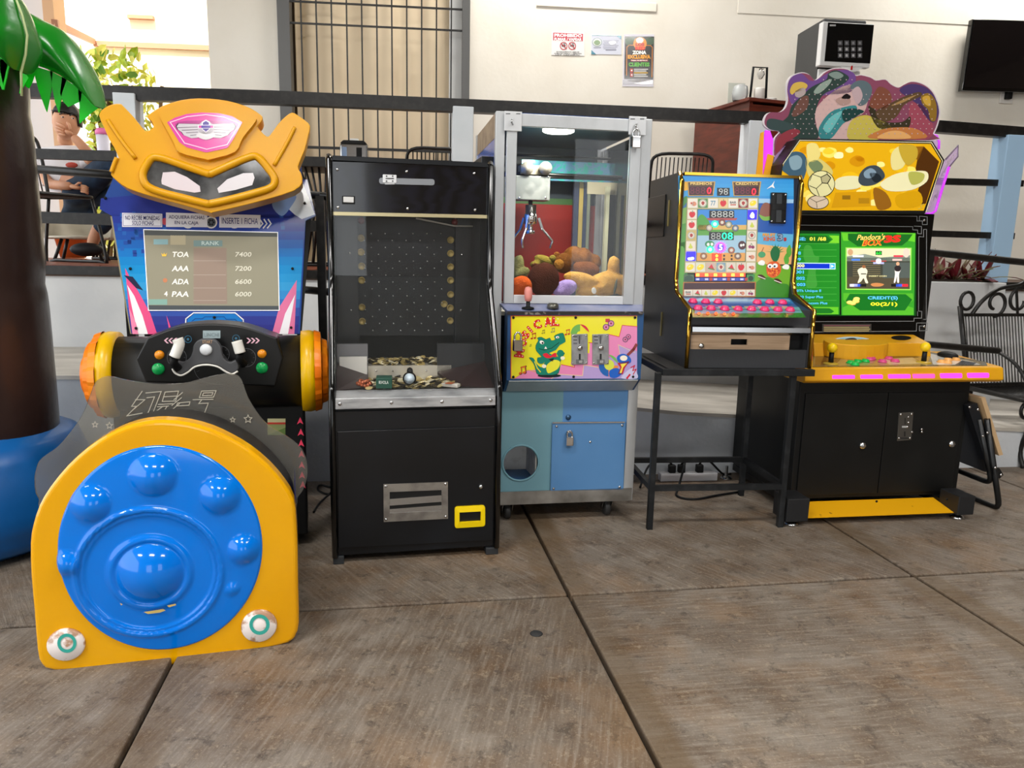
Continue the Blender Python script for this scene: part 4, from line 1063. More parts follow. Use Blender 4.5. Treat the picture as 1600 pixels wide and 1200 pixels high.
note(520, 872, .8, '#b02a24'); note(795, 840, .75, '#c23030'); note(430, 1155, 1.1, '#2a2a2a'); note(428, 1152, 1.0, '#e0602a', 6); note(605, 830, .5, '#7a7a30'); note(680, 820, .6, '#8a8a60'); note(505, 935, .3, '#3a7a3a')
for x, y, s in ((1120, 780, 1), (1160, 750, 1), (1275, 880, .85), (1300, 858, .8)): P.ring(x, y, 26 * s, 26 * s, 7, '#6a4a6a', 5); P.ell(x, y, 20 * s, 20 * s, '#d884b0', 5); P.ell(x, y, 8 * s, 8 * s, '#8a2a4a', 6)
P.rect(1115, 712, 1150, 740, '#c03040', 5)
# colour wheel arcs
for a0, a1, c in ((pi, 1.5 * pi, '#6fae52'), (1.5 * pi, 2 * pi, '#d4243c')): P.ell(910, 835, 75, 78, c, 4, 10, a0, a1=a1)
P.ell(910, 838, 26, 26, '#e9df2a', 5)
for a0, a1, c in ((1.5 * pi, 2 * pi, '#78b85a'), (0, .5 * pi, '#e88a3a'), (.5 * pi, pi * 1.25, '#1f62b0')): P.ell(1140, 1090, 78, 88, c, 5, 10, a0, a1=a1)
P.ell(1145, 1085, 40, 42, '#d4dc50', 6)
# blue drummer shape on the right
P.sp([(1215, 1010), (1260, 995), (1310, 1020), (1322, 1060), (1280, 1080), (1230, 1070), (1208, 1040)], '#1f5fc0', 7); P.ell(1262, 1030, 30, 22, '#f2ead8', 8); P.sp([(1150, 1130), (1210, 1110), (1250, 1150), (1200, 1190), (1150, 1180)], '#1f5fc0', 7)
P.poly([(1210, 1070), (1310, 1055), (1270, 1110), (1255, 1160), (1215, 1160), (1235, 1105)], '#c22030', 7); P.poly([(1235, 1078), (1290, 1070), (1258, 1105), (1245, 1150), (1228, 1150), (1246, 1104)], '#f0dc50', 8)
P.line([(1300, 1000), (1340, 960), (1362, 925)], 22, '#8a3a3a', 6); P.line([(1320, 1105), (1350, 1090), (1335, 1130), (1362, 1120), (1340, 1160)], 7, '#c8203a', 6); P.line([(1290, yb - 5), (1310, 1165)], 14, '#c8203a', 6)
P.sp([(1260, 1160), (1330, 1110), (1368, 1150), (1368, yb), (1250, yb)], '#c8c4e4', 4)
# crocodile (flat cartoon print)
G, DG = '#14806a', '#0a3a30'
body = [(500, 1025), (535, 1030), (560, 1075), (600, 1105), (625, 1060), (600, 1050), (570, 1065), (568, 1025), (600, 1020), (560, 975), (553, 930), (575, 890), (565, 870), (600, 862), (635, 880), (665, 868), (680, 890), (710, 880), (700, 855), (730, 838), (770, 830), (782, 860), (790, 900), (745, 925), (715, 965), (660, 990), (700, 1005), (735, 1020), (720, 990), (750, 965), (770, 985), (785, 990), (765, 1025), (750, 1060), (748, 1090), (735, 1150), (690, 1165), (640, 1165), (590, 1165), (560, 1150), (545, 1090), (520, 1050)]
P.sp([(x + (x - 650) * .02, y + (y - 1010) * .02) for x, y in body], DG, 5, 2); P.sp(body, G, 6, 2)
P.sp([(640, 1090), (700, 1045), (748, 1060), (735, 1110), (690, 1140), (650, 1150)], '#e6e23a', 7)
P.ell(602, 903, 19, 14, '#f4f4ee', 7, rot=.5); P.ell(608, 908, 8, 8, '#18202a', 8); P.ell(728, 862, 14, 9, '#f4f4ee', 7); P.ell(730, 864, 5, 5, '#18202a', 8)
P.line([(580, 955), (620, 965), (680, 950), (740, 905)], 5, DG, 7); P.poly([(622, 955), (632, 935), (645, 955)], '#f4f4ee', 8)
P.sp([(610, 1000), (640, 990), (672, 1010), (690, 995), (715, 988), (718, 1020), (690, 1020), (665, 1030), (630, 1025)], '#d8283a', 8); P.poly([(655, 1040), (700, 1030), (690, 1060)], '#18202a', 7)
for x, y in ((770, 1030), (620, 1095)): P.ell(x, y, 18, 15, '#f2ecd0', 7)
P.ell(662, 1172, 95, 15, '#14242a', 5); P.line([(545, 1060), (565, 1110), (590, 1140)], 8, '#e6e23a', 8)
P.ell(596, 1050, 30, 26, G, 8); P.ell(752, 985, 26, 22, G, 8)
P.build('art_print', box_, PRINTG, label='yellow and pink print of a singing green crocodile with notes and MUSICAL lettering')
screws('panel_screw', box_, [cb(x, y, LD - .002) for x, y in ((372, 703), (875, 703), (1353, 703), (372, 1182), (858, 1180), (1338, 1180))], .006, m=BLACKM)
for x0, x1 in ((842, 972), (1010, 1142)):
    p4_ = [cb(x0, 838, LD - .005), cb(x1, 834, LD - .005), cb(x1, 1080, LD - .005), cb(x0, 1084, LD - .005)]
    cpl = MB().prism(p4_, (0, .006, 0)).build('coin_mech_plate', mat('mech_grey', '#a2a3a4', .4, metal=.6, noise=('#8b8c8e', 20, .4, .6)), box_, bev=.0015)
    am = Art(FC, (0, LD - .0055, 0), (0, 1, 0), KB); xm = (x0 + x1) / 2
    am.poly([(xm - 22, 840), (xm + 18, 840), (xm + 2, 915), (xm - 6, 915)], '#77787a'); am.rect(xm - 4, 850, xm + 2, 915, '#2c2d2f', 1); am.rect(x0 + 14, 852, x0 + 45, 862, '#4a4b4d', 1); am.rect(x0 + 14, 880, x0 + 45, 888, '#4a4b4d', 1); am.rect(x0 + 14, 905, x0 + 45, 918, '#6a6b6d', 1)
    am.rect(xm - 6, 995, xm + 8, 1045, '#1f2022', 1); am.rect(xm - 30, 1040, xm + 32, 1076, '#6d6e70', 1)
    am.build('mech_print', cpl, PRINT)
    MB().lathe([(.012, 0), (.012, .006), (.006, .01), (0, .011)], cb(xm + 2, 948, LD - .005), (0, -1, 0), 14).build('return_button', CHROME, cpl)
    MB().obox(cb(xm + 4, 1058, LD - .01), (.008, 0, 0), (0, .006, 0), (0, 0, .006)).build('return_flap', STEEL, cpl)
    screws('mech_screw', cpl, [cb(x, y, LD - .005) for x, y in ((x0 + 12, 850), (x1 - 12, 848), (x1 - 12, 1068), (x0 + 12, 1070))], .004)
# lower cabinet front
zlo = zap1 - .066; zlb = zbc + .05
xs_ = cc(712, 500).x
lx0, lx1 = cc(245, 500).x, cc(1190, 500).x
hc = cc(402, 690); hr = cc(537, 690).x - hc.x
n = 32; circ = [V((hc.x + hr * cos(2 * pi * i / n), .004, hc.z + hr * sin(2 * pi * i / n))) for i in range(n)]
sq = []
for i in range(n):
    a = 2 * pi * i / n; dx, dz_ = cos(a), sin(a)
    t = min((lx0 - hc.x) / dx if dx < -1e-6 else 9, (xs_ - hc.x) / dx if dx > 1e-6 else 9, (zlo - hc.z) / dz_ if dz_ > 1e-6 else 9, (zlb - hc.z) / dz_ if dz_ < -1e-6 else 9)
    sq.append((hc.x + dx * t, hc.z + dz_ * t))
# snap the four corners so the plate is a full rectangle
for cx_, cz_ in ((lx0, zlo), (xs_, zlo), (xs_, zlb), (lx0, zlb)):
    i = min(range(n), key=lambda i: (sq[i][0] - cx_) ** 2 + (sq[i][1] - cz_) ** 2); sq[i] = (cx_, cz_)
hb = MB(); hb.add([(p.x, .004, p.z) for p in circ] + [(x, .004, z) for x, z in sq] + [(p.x, .018, p.z) for p in circ], [(i, (i + 1) % n, n + (i + 1) % n, n + i) for i in range(n)] + [((i + 1) % n, i, 2 * n + i, 2 * n + (i + 1) % n) for i in range(n)])
hb.build('prize_panel', CGR, cm, label='teal front panel with a round prize hole')
MB().tube(circ, .005, 8, closed=True).build('prize_hole_rim', CGR, cm)
MB().box((hc.x - hr - .02, .25, hc.z - hr * 1.3), (hc.x + hr + .02, .26, hc.z + hr + .03)).build('chute_back', mat('chute_white', '#eceae4', .6, noise=('#dcd8d0', 20, .5, .65)), cm)
MB().box((hc.x + hr * .86, .02, hc.z - hr * 1.25), (hc.x + hr * .92, .25, hc.z + hr + .03)).build('chute_side', mat('chute_white', ''), cm)
MB().prism([(hc.x - hr - .02, .02, hc.z - hr * 1.02), (hc.x + hr, .02, hc.z - hr * 1.02), (hc.x + hr, .25, hc.z - hr * 1.25), (hc.x - hr - .02, .25, hc.z - hr * 1.25)], (0, 0, -.01)).build('chute_floor', mat('chute_blue', '#174a78', .4), cm)
MB().box((xs_, .004, zlb), (lx1, .018, zlo)).build('front_panel', CBL, cm)
e4 = [cc(637, 384), cc(1185, 380), cc(1170, 888), cc(622, 897)]
sd_ = MB().prism([p + V((0, -.006, 0)) for p in e4], (0, .012, 0)).build('service_door', CBL, cm, bev=.002, label='square blue service door')
MB().bar(cc(640, 386, -.008), cc(1180, 382, -.008), .004, .006).build('door_lip', STEEL, sd_)
screws('door_screw', sd_, [cc(x, y, -.006) for x, y in ((670, 413), (1162, 405), (648, 880), (1142, 868), (922, 530))], .0065)
MB().lathe([(.013, 0), (.013, .003), (.008, .008), (0, .009)], cc(758, 346, .004), (0, -1, 0), 14).build('key_lock', mat('lock_dark', '#3a5a78', .3, metal=.6), cm)
MB().tube(cat([cc(745, 470, -.006), cc(752, 455, -.03), cc(765, 452, -.03), cc(772, 462, -.02)], 3, False), .005, 6).build('door_hasp', STEEL, sd_)
# right lower aluminium upright is the corner post; bottom rail
MB().box((xl, -.006, zbc), (xrr - .006, .0, zbc + .062)).build('bottom_rail', mat('alu_dirty', '#a5a29c', .45, metal=.7, noise=('#75716b', 6, .4, .65)), cm)
# casters
for x, d in ((cc(300, 1050, .06).x, .06), (cc(1045, 1050, .06).x, .06), (xl + .08, DC - .1), (xrr - .1, DC - .1)):
    cs_ = MB().box((x - .024, d - .03, zbc - .008), (x + .024, d + .03, zbc)); 
    for s in (-1, 1): cs_.prism([(x + s * .022, d - .026, zbc - .008), (x + s * .022, d + .02, zbc - .008), (x + s * .022, d + .028, .035), (x + s * .022, d + .008, .028)], (.003 * s, 0, 0))
    ca = cs_.build('caster', STEEL, cm)
    MB().lathe([(.012, -.016), (.036, -.014), (.04, -.008), (.04, .008), (.036, .014), (.012, .016)], (x, d + .012, .04), (1, 0, 0), 20).build('wheel', mat('caster_wheel', '#2f2f2f', .5), ca)
# ---- inside
zin0 = zled - .012
bz = DC - .022
ZR = c1(800, 828, bz).z; ZG = c1(800, 780, bz).z
MB().box((xl + .02, bz - .004, zin0), (c1(845, 900, bz).x, bz, ZR)).build('red_reflection', mat('red_reflection', '#a2302c', .35), cm, label='red board standing in for a reflection at the back')  # red and green boards carry the colours reflected in the back mirror
MB().box((xl + .02, bz - .005, ZR), (c1(845, 900, bz).x, bz, ZG)).build('green_reflection', mat('green_reflection', '#4f7a45', .4), cm)
MB().box((c1(990, 900, bz).x, bz - .004, zin0), (xrr - .03, bz, ZR)).build('red_reflection', mat('red_reflection', ''), cm)
hx0, hx1 = c1(440, 560, .55).x, c1(1170, 560, .55).x
holo = MB().box((hx0, .55, c1(800, 636, .55).z), (hx1, .56, c1(800, 476, .55).z)).build('prism_strip', mat('prism_tape', '#7fb2d8', .15, metal=.5, noise=('#4fd0c0', 55, .45, .6)), cm, label='glittering blue prism tape strip')
for x0, x1, m in ((860, 900, mat('post_navy', '#2b3a5a', .3)), (903, 935, mat('post_yellow', '#c9b052', .35)), (938, 965, mat('post_navy', '')), (968, 992, mat('post_grey', '#8a937e', .4))):
    MB().box((c1(x0, 800, .62).x, .62, zin0), (c1(x1, 800, .62).x, .65, ztc - .2)).build('inner_post', m, cm)
MB().box((xrr - .02, .05, zled), (xrr - .014, DC - .04, ztc - .05)).build('right_glass', CLEAR, cm)
MB().box((c1(1120, 800, .45).x, .45, zin0), (c1(1148, 800, .45).x, .48, ztc - .25)).build('inner_post', mat('post_cream', '#b5b596', .4), cm)
MB().box((c1(970, 690, .5).x, .5, c1(970, 738, .5).z), (c1(1180, 690, .5).x, .51, c1(970, 640, .5).z)).build('cream_box', mat('cream_box', '#b5ad90', .5), cm)
for y, d, r in ((425, .5, .006), (575, .3, .009), (595, .36, .006)):
    a, b = c1(430, y, d), c1(1305, y, d)
    MB().tube([(xl + .03, d, a.z), (xrr - .03, d, a.z)], r, 8).build('gantry_rail', BLACK, cm)
cx0, cx1 = c1(420, 590, .26).x, c1(668, 590, .26).x
gy = .26
mbx = MB().box((c1(388, 700, gy).x, gy, c1(500, 785, gy).z), (c1(668, 700, gy).x, gy + .12, c1(500, 592, gy).z)).build('winch_box', mat('galvanised', '#7f8482', .4, metal=.6, noise=('#9a9e9b', 14, .45, .6)), cm, bev=.002, label='galvanised winch box')
screws('winch_screw', mbx, [c1(x, y, gy) for x, y in ((420, 770), (632, 770), (655, 600))], .005)
MB().box((c1(440, 540, gy).x, gy + .02, c1(500, 575, gy).z), (c1(668, 540, gy).x, gy + .1, c1(500, 500, gy).z)).build('carriage', mat('carriage', '#9a937f', .4, metal=.5), mbx)
for x in (480, 630): MB().lathe([(.03, 0), (.03, .012), (.018, .014), (.016, .02), (0, .021)], c1(x, 532, gy), (0, -1, 0), 20).build('pulley', mat('pulley', '#8f8b80', .35, metal=.4), mbx)
MB().tube([c1(510, 785, gy + .03), c1(510, 835, gy + .03)], .01, 8).build('claw_cable', BLACKM, mbx)
zz = lambda y: c1(510, y, gy + .03).z
cx_ = c1(512, 900, gy + .03)
claw = MB().lathe([(.0, zz(828)), (.026, zz(828)), (.026, zz(900)), (.031, zz(903)), (.031, zz(980)), (.012, zz(984)), (.012, zz(1030)), (.022, zz(1034)), (.022, zz(1060)), (0, zz(1061))], (cx_.x, cx_.y, 0), (0, 0, 1), 20).build('claw_solenoid', CHROME, mbx)
for a in (0.15, 2.25, 4.2):
    def pp(r, y): return V((cx_.x + r * cos(a), cx_.y + r * sin(a), zz(y)))
    MB().bar(pp(.04, 930), pp(.06, 1020), .008, .012).build('claw_link', STEEL, claw)
    MB().tube(rnd([pp(.022, 1050), pp(.06, 1020), pp(.115, 1115), pp(.1, 1185)], .006)[5:-4], .0055, 8).build('claw_prong', STEEL, claw)
lp = c1(735, 232, .12)
lampz = ztc - .02
MB().lathe([(.07, 0), (.07, -.008), (.062, -.012), (0, -.013)], (lp.x, .12, lp.z + .006), (0, 0, 1), 28).build('ceiling_lamp', mat('lamp_white', '#f4f4e2', .4, emit=6), cm, label='round white lamp, lit')
MB().box((xl + .03, .03, lp.z + .006), (xrr - .03, DC - .03, lp.z + .012)).build('inner_ceiling', mat('inner_ceiling', '#3a4248', .3), cm)
ll = bpy.data.lights.new('claw_lamp', 'AREA'); ll.shape = 'DISK'; ll.size = .12; ll.energy = 5; ll.color = (1, .97, .85)
lo = bpy.data.objects.new('claw_lamp_light', ll); COL.objects.link(lo); lo.location = FC.M @ V((lp.x, .12, lp.z - .012))
# ---- plush toys heaped on the prize floor
def fur(name, c, c2): return mat(name, c, .95, spec=.1, noise=(c2, 30, .4, .65), bump=.6, bscale=160)
def plush(name, lab, fur_m, blobs, parts=()):
    """blobs: (px, py, depth, rx, rz, ry, roll) in claw machine crop coordinates; sizes in crop pixels"""
    c0 = cb(blobs[0][0], blobs[0][1], blobs[0][2]); Fk = Fr(FC.M @ V((c0.x, c0.y, zin0)), 9.7); t = thing(name, lab, 'plush toy', Fk, 'plush toys in the claw machine')
    k = (cb(800, 400, .3) - cb(700, 400, .3)).length / 100
    def mk(bl, nm, m, par):
        b = MB()
        for x, y, d, rx, rz, ry, ro in bl:
            p = cb(x, y, d) - V((c0.x, c0.y, zin0)); b.ball(p, rx * k, ry * k, rz * k, 18, 12, M.Rotation(-ro, 3, 'Y'), fn=lambda v: .03 * sin(v.x * 5 + v.z * 7) * cos(v.y * 4))
        o = b.build(nm, m, par)
        if len(bl) > 1:
            r = o.modifiers.new('r', 'REMESH'); r.mode = 'VOXEL'; r.voxel_size = .006; s = o.modifiers.new('s', 'SMOOTH'); s.iterations = 6
        return o
    body = mk(blobs, 'body', fur_m, t)
    for nm, m, bl in parts: mk(bl, nm, m, body)
    return t
BR, TAN, DK, OL, OR, LAV = fur('fur_brown', '#8a5620', '#6a3f16'), fur('fur_tan', '#c99a4a', '#b5853a'), fur('fur_dark_brown', '#4a2416', '#3c1c10'), fur('fur_olive', '#8a7a30', '#75682a'), fur('fur_orange', '#cf5a20', '#b84a18'), fur('fur_lavender', '#a892cc', '#967fba')
BLK = mat('plush_black', '#0c0a0a', .3)
plush('plush_ball', 'round dark brown plush seen from behind at the front of the claw machine', DK, [(615, 400, .14, 122, 128, 90, 0)], [('ear', DK, [(548, 292, .16, 30, 26, 20, 0)])])
plush('plush_toy', 'orange plush in the front left corner of the claw machine', OR, [(435, 455, .12, 85, 82, 70, 0), (400, 500, .12, 60, 50, 60, 0)])
plush('plush_frog', 'olive green plush lying behind the dark brown ball', OL, [(620, 245, .32, 85, 42, 60, -.35), (545, 275, .3, 40, 30, 40, 0)], [('paw', OL, [(690, 225, .3, 30, 26, 26, 0)])])
plush('plush_monkey', 'brown plush with a round tan muzzle in the middle of the heap', fur('fur_mid_brown', '#6a4018', '#553212'), [(775, 265, .3, 80, 80, 70, 0)], [('muzzle', fur('fur_muzzle', '#9a6a28', '#86591f'), [(740, 275, .24, 40, 40, 26, 0)]), ('ear', BR, [(722, 205, .3, 28, 32, 18, 0)])])
plush('plush_dog', 'big brown floppy eared plush on top of the heap at the back', BR, [(850, 190, .45, 80, 62, 70, .4), (930, 225, .4, 85, 85, 70, .2), (1010, 260, .4, 75, 70, 60, .4)], [('ear', fur('fur_ear', '#7a4418', '#66380f'), [(955, 315, .3, 118, 62, 40, -.12)]), ('eye', BLK, [(862, 355, .26, 13, 11, 10, 0)])])
plush('plush_bear', 'tan bear plush lying on its side with one leg raised', TAN, [(1120, 430, .2, 150, 95, 90, .15), (1180, 300, .2, 48, 90, 44, .1), (1190, 245, .2, 42, 30, 36, -.3), (920, 400, .16, 145, 58, 52, -.22), (1000, 480, .16, 120, 45, 50, .2), (1240, 440, .2, 60, 80, 70, 0)], [('label', mat('tag_white', '#e8e6e0', .6), [(1022, 487, .07, 18, 24, 4, .3)]), ('collar', mat('collar_dark', '#2e3626', .6), [(1195, 455, .125, 9, 60, 20, -.15)])])
plush('plush_doll', 'lavender plush lying between the dark brown ball and the tan bear', LAV, [(790, 465, .14, 95, 62, 60, .25), (740, 495, .13, 60, 30, 50, 0)])
plush('plush_dinosaur', 'grey green plush leaning on the left glass behind the orange one', fur('fur_sage', '#7c7a4c', '#6a683f'), [(405, 290, .3, 50, 90, 50, -.2), (435, 240, .3, 20, 40, 20, .1), (440, 345, .28, 70, 40, 50, .5)])
# ================================================================= FRUIT SLOT MACHINE ON A STEEL TABLE
FS = Fr((.653, 3.209, 0), 6)
K4 = (1000, 250, 5.517); K5 = (1000, 420, 5.517); K6 = (980, 560, 4.2867)
def s4(x, y, d=0): return q(K4, x, y, d, FS)
def s5(x, y, d=0): return q(K5, x, y, d, FS)
def s6(x, y, d=0): return q(K6, x, y, d, FS)
IRON = mat('table_iron', '#17191b', .5, metal=.3, noise=('#2b2d2f', 14, .5, .7))
tb = thing('steel_table_stand', 'black square tube table frame under the fruit slot machine', 'table', FS)
zT = s6(600, 92).z
lx, rx = s6(190, 500).x, s6(1085, 500).x
bl = FS.h(1166, 715, s6(800, 690, .44).z if 0 else .27)
DT = .46
topx0, topx1 = s6(262, 95).x - .02, s6(1248, 95).x
for x, d in ((lx, .012), (rx, .012), (lx, DT), (rx, DT)): MB().bar((x, d, 0), (x, d, zT - .005), .026).build('leg', IRON, tb, bev=.002)
zf_ = s6(600, 862, .012).z; zbk = s6(400, 690, DT).z
for a, b, nm in (((lx, .012, zf_), (rx, .012, zf_), 'stretcher'), ((lx, DT, zf_), (rx, DT, zf_), 'stretcher'), ((lx, .012, zf_), (lx, DT, zf_), 'stretcher'), ((rx, .012, zf_), (rx, DT, zf_), 'stretcher')):
    MB().bar(a, b, .022, .026).build(nm, IRON, tb)
for a, b in (((topx0, 0, zT), (topx1, 0, zT)), ((topx0, DT + .02, zT), (rx, DT + .02, zT)), ((topx0 + .015, 0, zT), (topx0 + .015, DT + .02, zT)), ((rx, 0, zT), (rx, DT + .02, zT))):
    MB().bar(a, b, .03, .03).build('top_rail', IRON, tb, bev=.002)
MB().box((topx0 + .02, .01, zT), (rx, DT + .01, zT + .015)).build('table_board', mat('table_board', '#1c1a18', .6), tb)

sm = thing('fruit_slot_machine', 'tabletop fruit slot machine with gold edging and pink buttons', 'slot machine', FS)
DS = .24; D0 = .02
zs0 = zT + .016
xL, xR = s5(395, 700, D0).x, s5(1480, 700, D0).x
zdk = s5(900, 355, D0).z; zdb = s5(900, 250, DS).z; zst = s4(850, 118, DS).z
dback = min(FS.w(1013, 300, xL).y, .72)
prof = [(D0, zs0), (D0, zdk), (DS - .03, zdb + .02), (DS, zdb + .08), (DS, zst - .04), (DS + .03, zst), (dback, zst), (dback, zs0)]
SBK = mat('slot_side', '#232425', .35, noise=('#2c2d2e', 3, .4, .7))
for u, s in ((xL, -1), (xR, 1)):
    sp2 = MB().prism([(u, d, z) for d, z in prof], (-s * .02, 0, 0)).build('side_panel', SBK, sm)
    MB().tube([(u - s * .006, d - .003, z) for d, z in prof[:6]], .0095, 8, flat=1).build('gold_edging', GOLD, sp2, label='shiny gold edge strip')
# left side fittings: handle cup and gold label strips
u0 = xL - .001
def sw_(x, y): return FS.w(1000 + x / 5.517, 250 + y / 5.517, u0)
lf = MB()
a, b = sw_(75, 330), sw_(205, 660)
cupo = MB().box((u0 - .004, b.y, b.z), (u0 + .002, a.y, a.z)).build('hinge_cover', mat('dark_cup', '#0a0a0b', .3), sm, bev=.002)
for (x, y0, y1) in ((255, 345, 570), (190, 1310, 1520)):
    a, b = sw_(x, y0), sw_(x, y1)
    MB().box((u0 - .004, a.y - .008, b.z), (u0, a.y + .006, a.z)).build('side_slot', mat('brass_strip', '#a89a60', .35, metal=.7), sm)
MB().box((xL + .02, DS + .02, zst - .018), (xR - .02, dback, zst - .004)).build('top_panel', SBK, sm)
MB().box((xL + .02, dback - .015, zs0), (xR - .02, dback, zst - .01)).build('back_panel', SBK, sm)
MB().bar((xL + .02, DS + .012, zst - .006), (xR - .02, DS + .012, zst - .006), .02, .012).build('gold_top_strip', GOLD, sm)
# printed glass panel
gp = MB().box((xL + .02, DS + .008, zdb - .0), (xR - .02, DS + .02, zst - .012)).build('display_panel', mat('panel_base', '#10182a', .3), sm)
G = Art(FS, (0, DS + .0075, 0), (0, 1, 0), K4, step=.0003)
XA, XB = 330, 1325
G.grad(XA, 135, XB, 700, ['#2a8fd8', '#3fa4e4', '#1d6fc4', '#1a5fb4', '#5aa8d8'], 0, 16)
G.poly([(960, 330), (XB, 340), (XB - 4, 372), (960, 372)], '#9cc8ea', 1); G.poly([(980, 372), (XB, 372), (XB - 8, 640), (980, 640)], '#1552a8', 1)
G.poly([(980, 620), (XB - 6, 640), (XB - 14, 860), (980, 800)], '#5fb0d8', 2); G.poly([(990, 720), (XB - 10, 760), (XB - 20, 900), (990, 900)], '#e8b070', 3)
G.sp([(985, 920), (1050, 880), (1130, 930), (1220, 910), (1300, 930), (1290, 1190), (1000, 1190)], '#6fae28', 4); G.sp([(1000, 1060), (1100, 1010), (1200, 1060), (1280, 1080), (1275, 1190), (1000, 1190)], '#3f8a2a', 5)
G.poly([(XA - 5, 420), (420, 400), (420, 640), (XA - 10, 640)], '#79b050', 2); G.poly([(XA - 10, 560), (420, 540), (420, 760), (XA - 18, 760)], '#4e9a3a', 3); G.poly([(XA - 18, 720), (420, 700), (400, 1170), (XA - 20, 1170)], '#2f7a3a', 3)
G.sp([(XA - 10, 800), (380, 760), (385, 1000), (370, 1160), (XA - 16, 1160)], '#5aa838', 4); G.ell(390, 225, 36, 40, '#f0b428', 2)
G.poly([(335, 330), (420, 320), (410, 400), (335, 430)], '#2a6a9a', 3); G.sp([(340, 360), (400, 310), (410, 350), (360, 410)], '#3f8a3a', 4)
# island and bird
G.sp([(1035, 430), (1070, 370), (1120, 380), (1135, 440), (1125, 500), (1040, 500)], '#8a5648', 4); G.sp([(1025, 470), (1080, 490), (1140, 480), (1130, 515), (1060, 520)], '#7ab04a', 5)
G.poly([(1092, 250), (1135, 215), (1160, 180), (1150, 215), (1162, 245), (1135, 232)], '#e8f0f4', 5)
# counters
for x0, x1, t in ((405, 650, 'PREMIOS'), (795, 1045, 'CREDITOS')):
    G.poly([(x0, 185), (x1, 185), (x1 - 18, 310), (x0 + 12, 310)], '#c9a050', 6); G.poly([(x0 + 10, 192), (x1 - 10, 192), (x1 - 26, 304), (x0 + 20, 304)], '#5a3c20', 7)
    G.text(t, x0 + 28, 192, x1 - 28, 215, '#e8c878', 8, .03); G.rect(x0 + 18, 228, x1 - 22, 302, '#3a0a16', 8)
G.rect(665, 240, 772, 308, '#0a0a0c', 6); G.text('98', 680, 246, 758, 300, '#bfc4c4', 7, -.005)
for x0 in (432, 818): G.text('888', x0, 235, x0 + 130, 292, '#7a2038', 9, -.01)
# frame of fruit tiles
fx = [410, 498, 586, 675, 760, 846, 934, 1014]
G.poly([(404, 320), (1024, 322), (1002, 978), (380, 975)], '#7a8a50', 6); G.poly([(409, 326), (1018, 328), (997, 972), (386, 970)], '#c0b48a', 7)
G.poly([(494, 422), (928, 422), (910, 878), (484, 875)], '#2a5a3a', 8); G.poly([(499, 428), (922, 428), (905, 872), (490, 870)], '#2f86d8', 9)
G.poly([(499, 560), (918, 560), (916, 600), (499, 600)], '#d8b060', 10); G.sp([(499, 500), (540, 470), (600, 540), (590, 600), (499, 600)], '#4a9a3a', 10); G.poly([(499, 600), (916, 600), (914, 650), (497, 650)], '#5aa03a', 10)
G.poly([(497, 650), (913, 650), (907, 800), (491, 800)], '#9fc4d8', 10); G.poly([(491, 800), (907, 800), (905, 872), (489, 870)], '#e0a050', 10)
def fruit(k, x, y, r, l=11):
    if k == 'o': G.ell(x - r * .35, y + r * .1, r * .6, r * .55, '#e8d8c8', l); G.ell(x + r * .35, y + r * .15, r * .6, r * .55, '#d88a6a', l); G.ell(x - r * .3, y, r * .25, r * .25, '#c04a3a', l + 1)
    elif k == 'b': G.ell(x, y, r, r, '#b0b0a0', l); G.ell(x, y, r * .72, r * .72, '#e0d8c8', l + 1); G.sp([(x - r * .4, y - r * .1), (x, y - r * .5), (x + r * .45, y - r * .1), (x, y + r * .5)], '#a8322e', l + 2)
    elif k == 'a': G.sp([(x - r * .8, y - r * .1), (x - r * .4, y - r * .7), (x, y - r * .5), (x + r * .5, y - r * .7), (x + r * .8, y), (x + r * .3, y + r * .75), (x - r * .4, y + r * .75)], '#d01828', l); G.line([(x, y - r * .5), (x + r * .1, y - r * .9)], r * .16, '#4a3a1a', l + 1)
    elif k == 'l': G.ell(x, y, r * .95, r * .68, '#f0d818', l, rot=-.5); G.ell(x - r * .2, y - r * .2, r * .35, r * .18, '#f8f0a0', l + 1, rot=-.5)
    elif k == 'p': G.sp([(x - r * .1, y - r * .7), (x + r * .2, y - r * .2), (x + r * .5, y + r * .4), (x, y + r * .7), (x - r * .6, y + r * .4), (x - r * .35, y - r * .1)], '#c8d048', l)
    elif k == 'c': G.ell(x - r * .35, y + r * .2, r * .42, r * .42, '#a83a6a', l); G.ell(x + r * .4, y + r * .3, r * .42, r * .42, '#8a2a5a', l); G.line([(x - r * .3, y), (x, y - r * .7), (x + r * .4, y)], r * .1, '#4a7a3a', l + 1)
    elif k == 'w': G.poly([(x - r * .6, y + r * .2), (x + r * .2, y - r * .8), (x + r * .8, y + r * .5)], '#d02838', l); G.line([(x - r * .6, y + r * .3), (x + r * .8, y + r * .6)], r * .25, '#3a8a3a', l + 1)
    elif k == 'B': G.text('BAR', x - r * .8, y - r * .5, x + r * .8, y + r * .1, '#2a2a3a', l, .02); G.rect(x - r * .7, y + r * .25, x + r * .7, y + r * .55, '#c05a4a', l)
    elif k == '7': G.text('77', x - r * .6, y - r * .6, x + r * .6, y + r * .6, '#5a8aa8', l, .02)
def cell(x0, y0, x1, y1, k, bg='#e6e0d4'):
    G.rect(x0 + 3, y0 + 3, x1 - 3, y1 - 3, bg, 8); fruit(k, (x0 + x1) / 2, (y0 + y1) / 2, (x1 - x0) * .40, 9)
for i, (k, bg) in enumerate((('o', '#e6e0d4'), ('b', '#4a8a4a'), ('7', '#e6e0d4'), ('a', '#e0c890'), ('B', '#e6e0d4'), ('b', '#8a2030'), ('l', '#e6e0d4'))): cell(fx[i], 330, fx[i + 1], 415, k, bg)
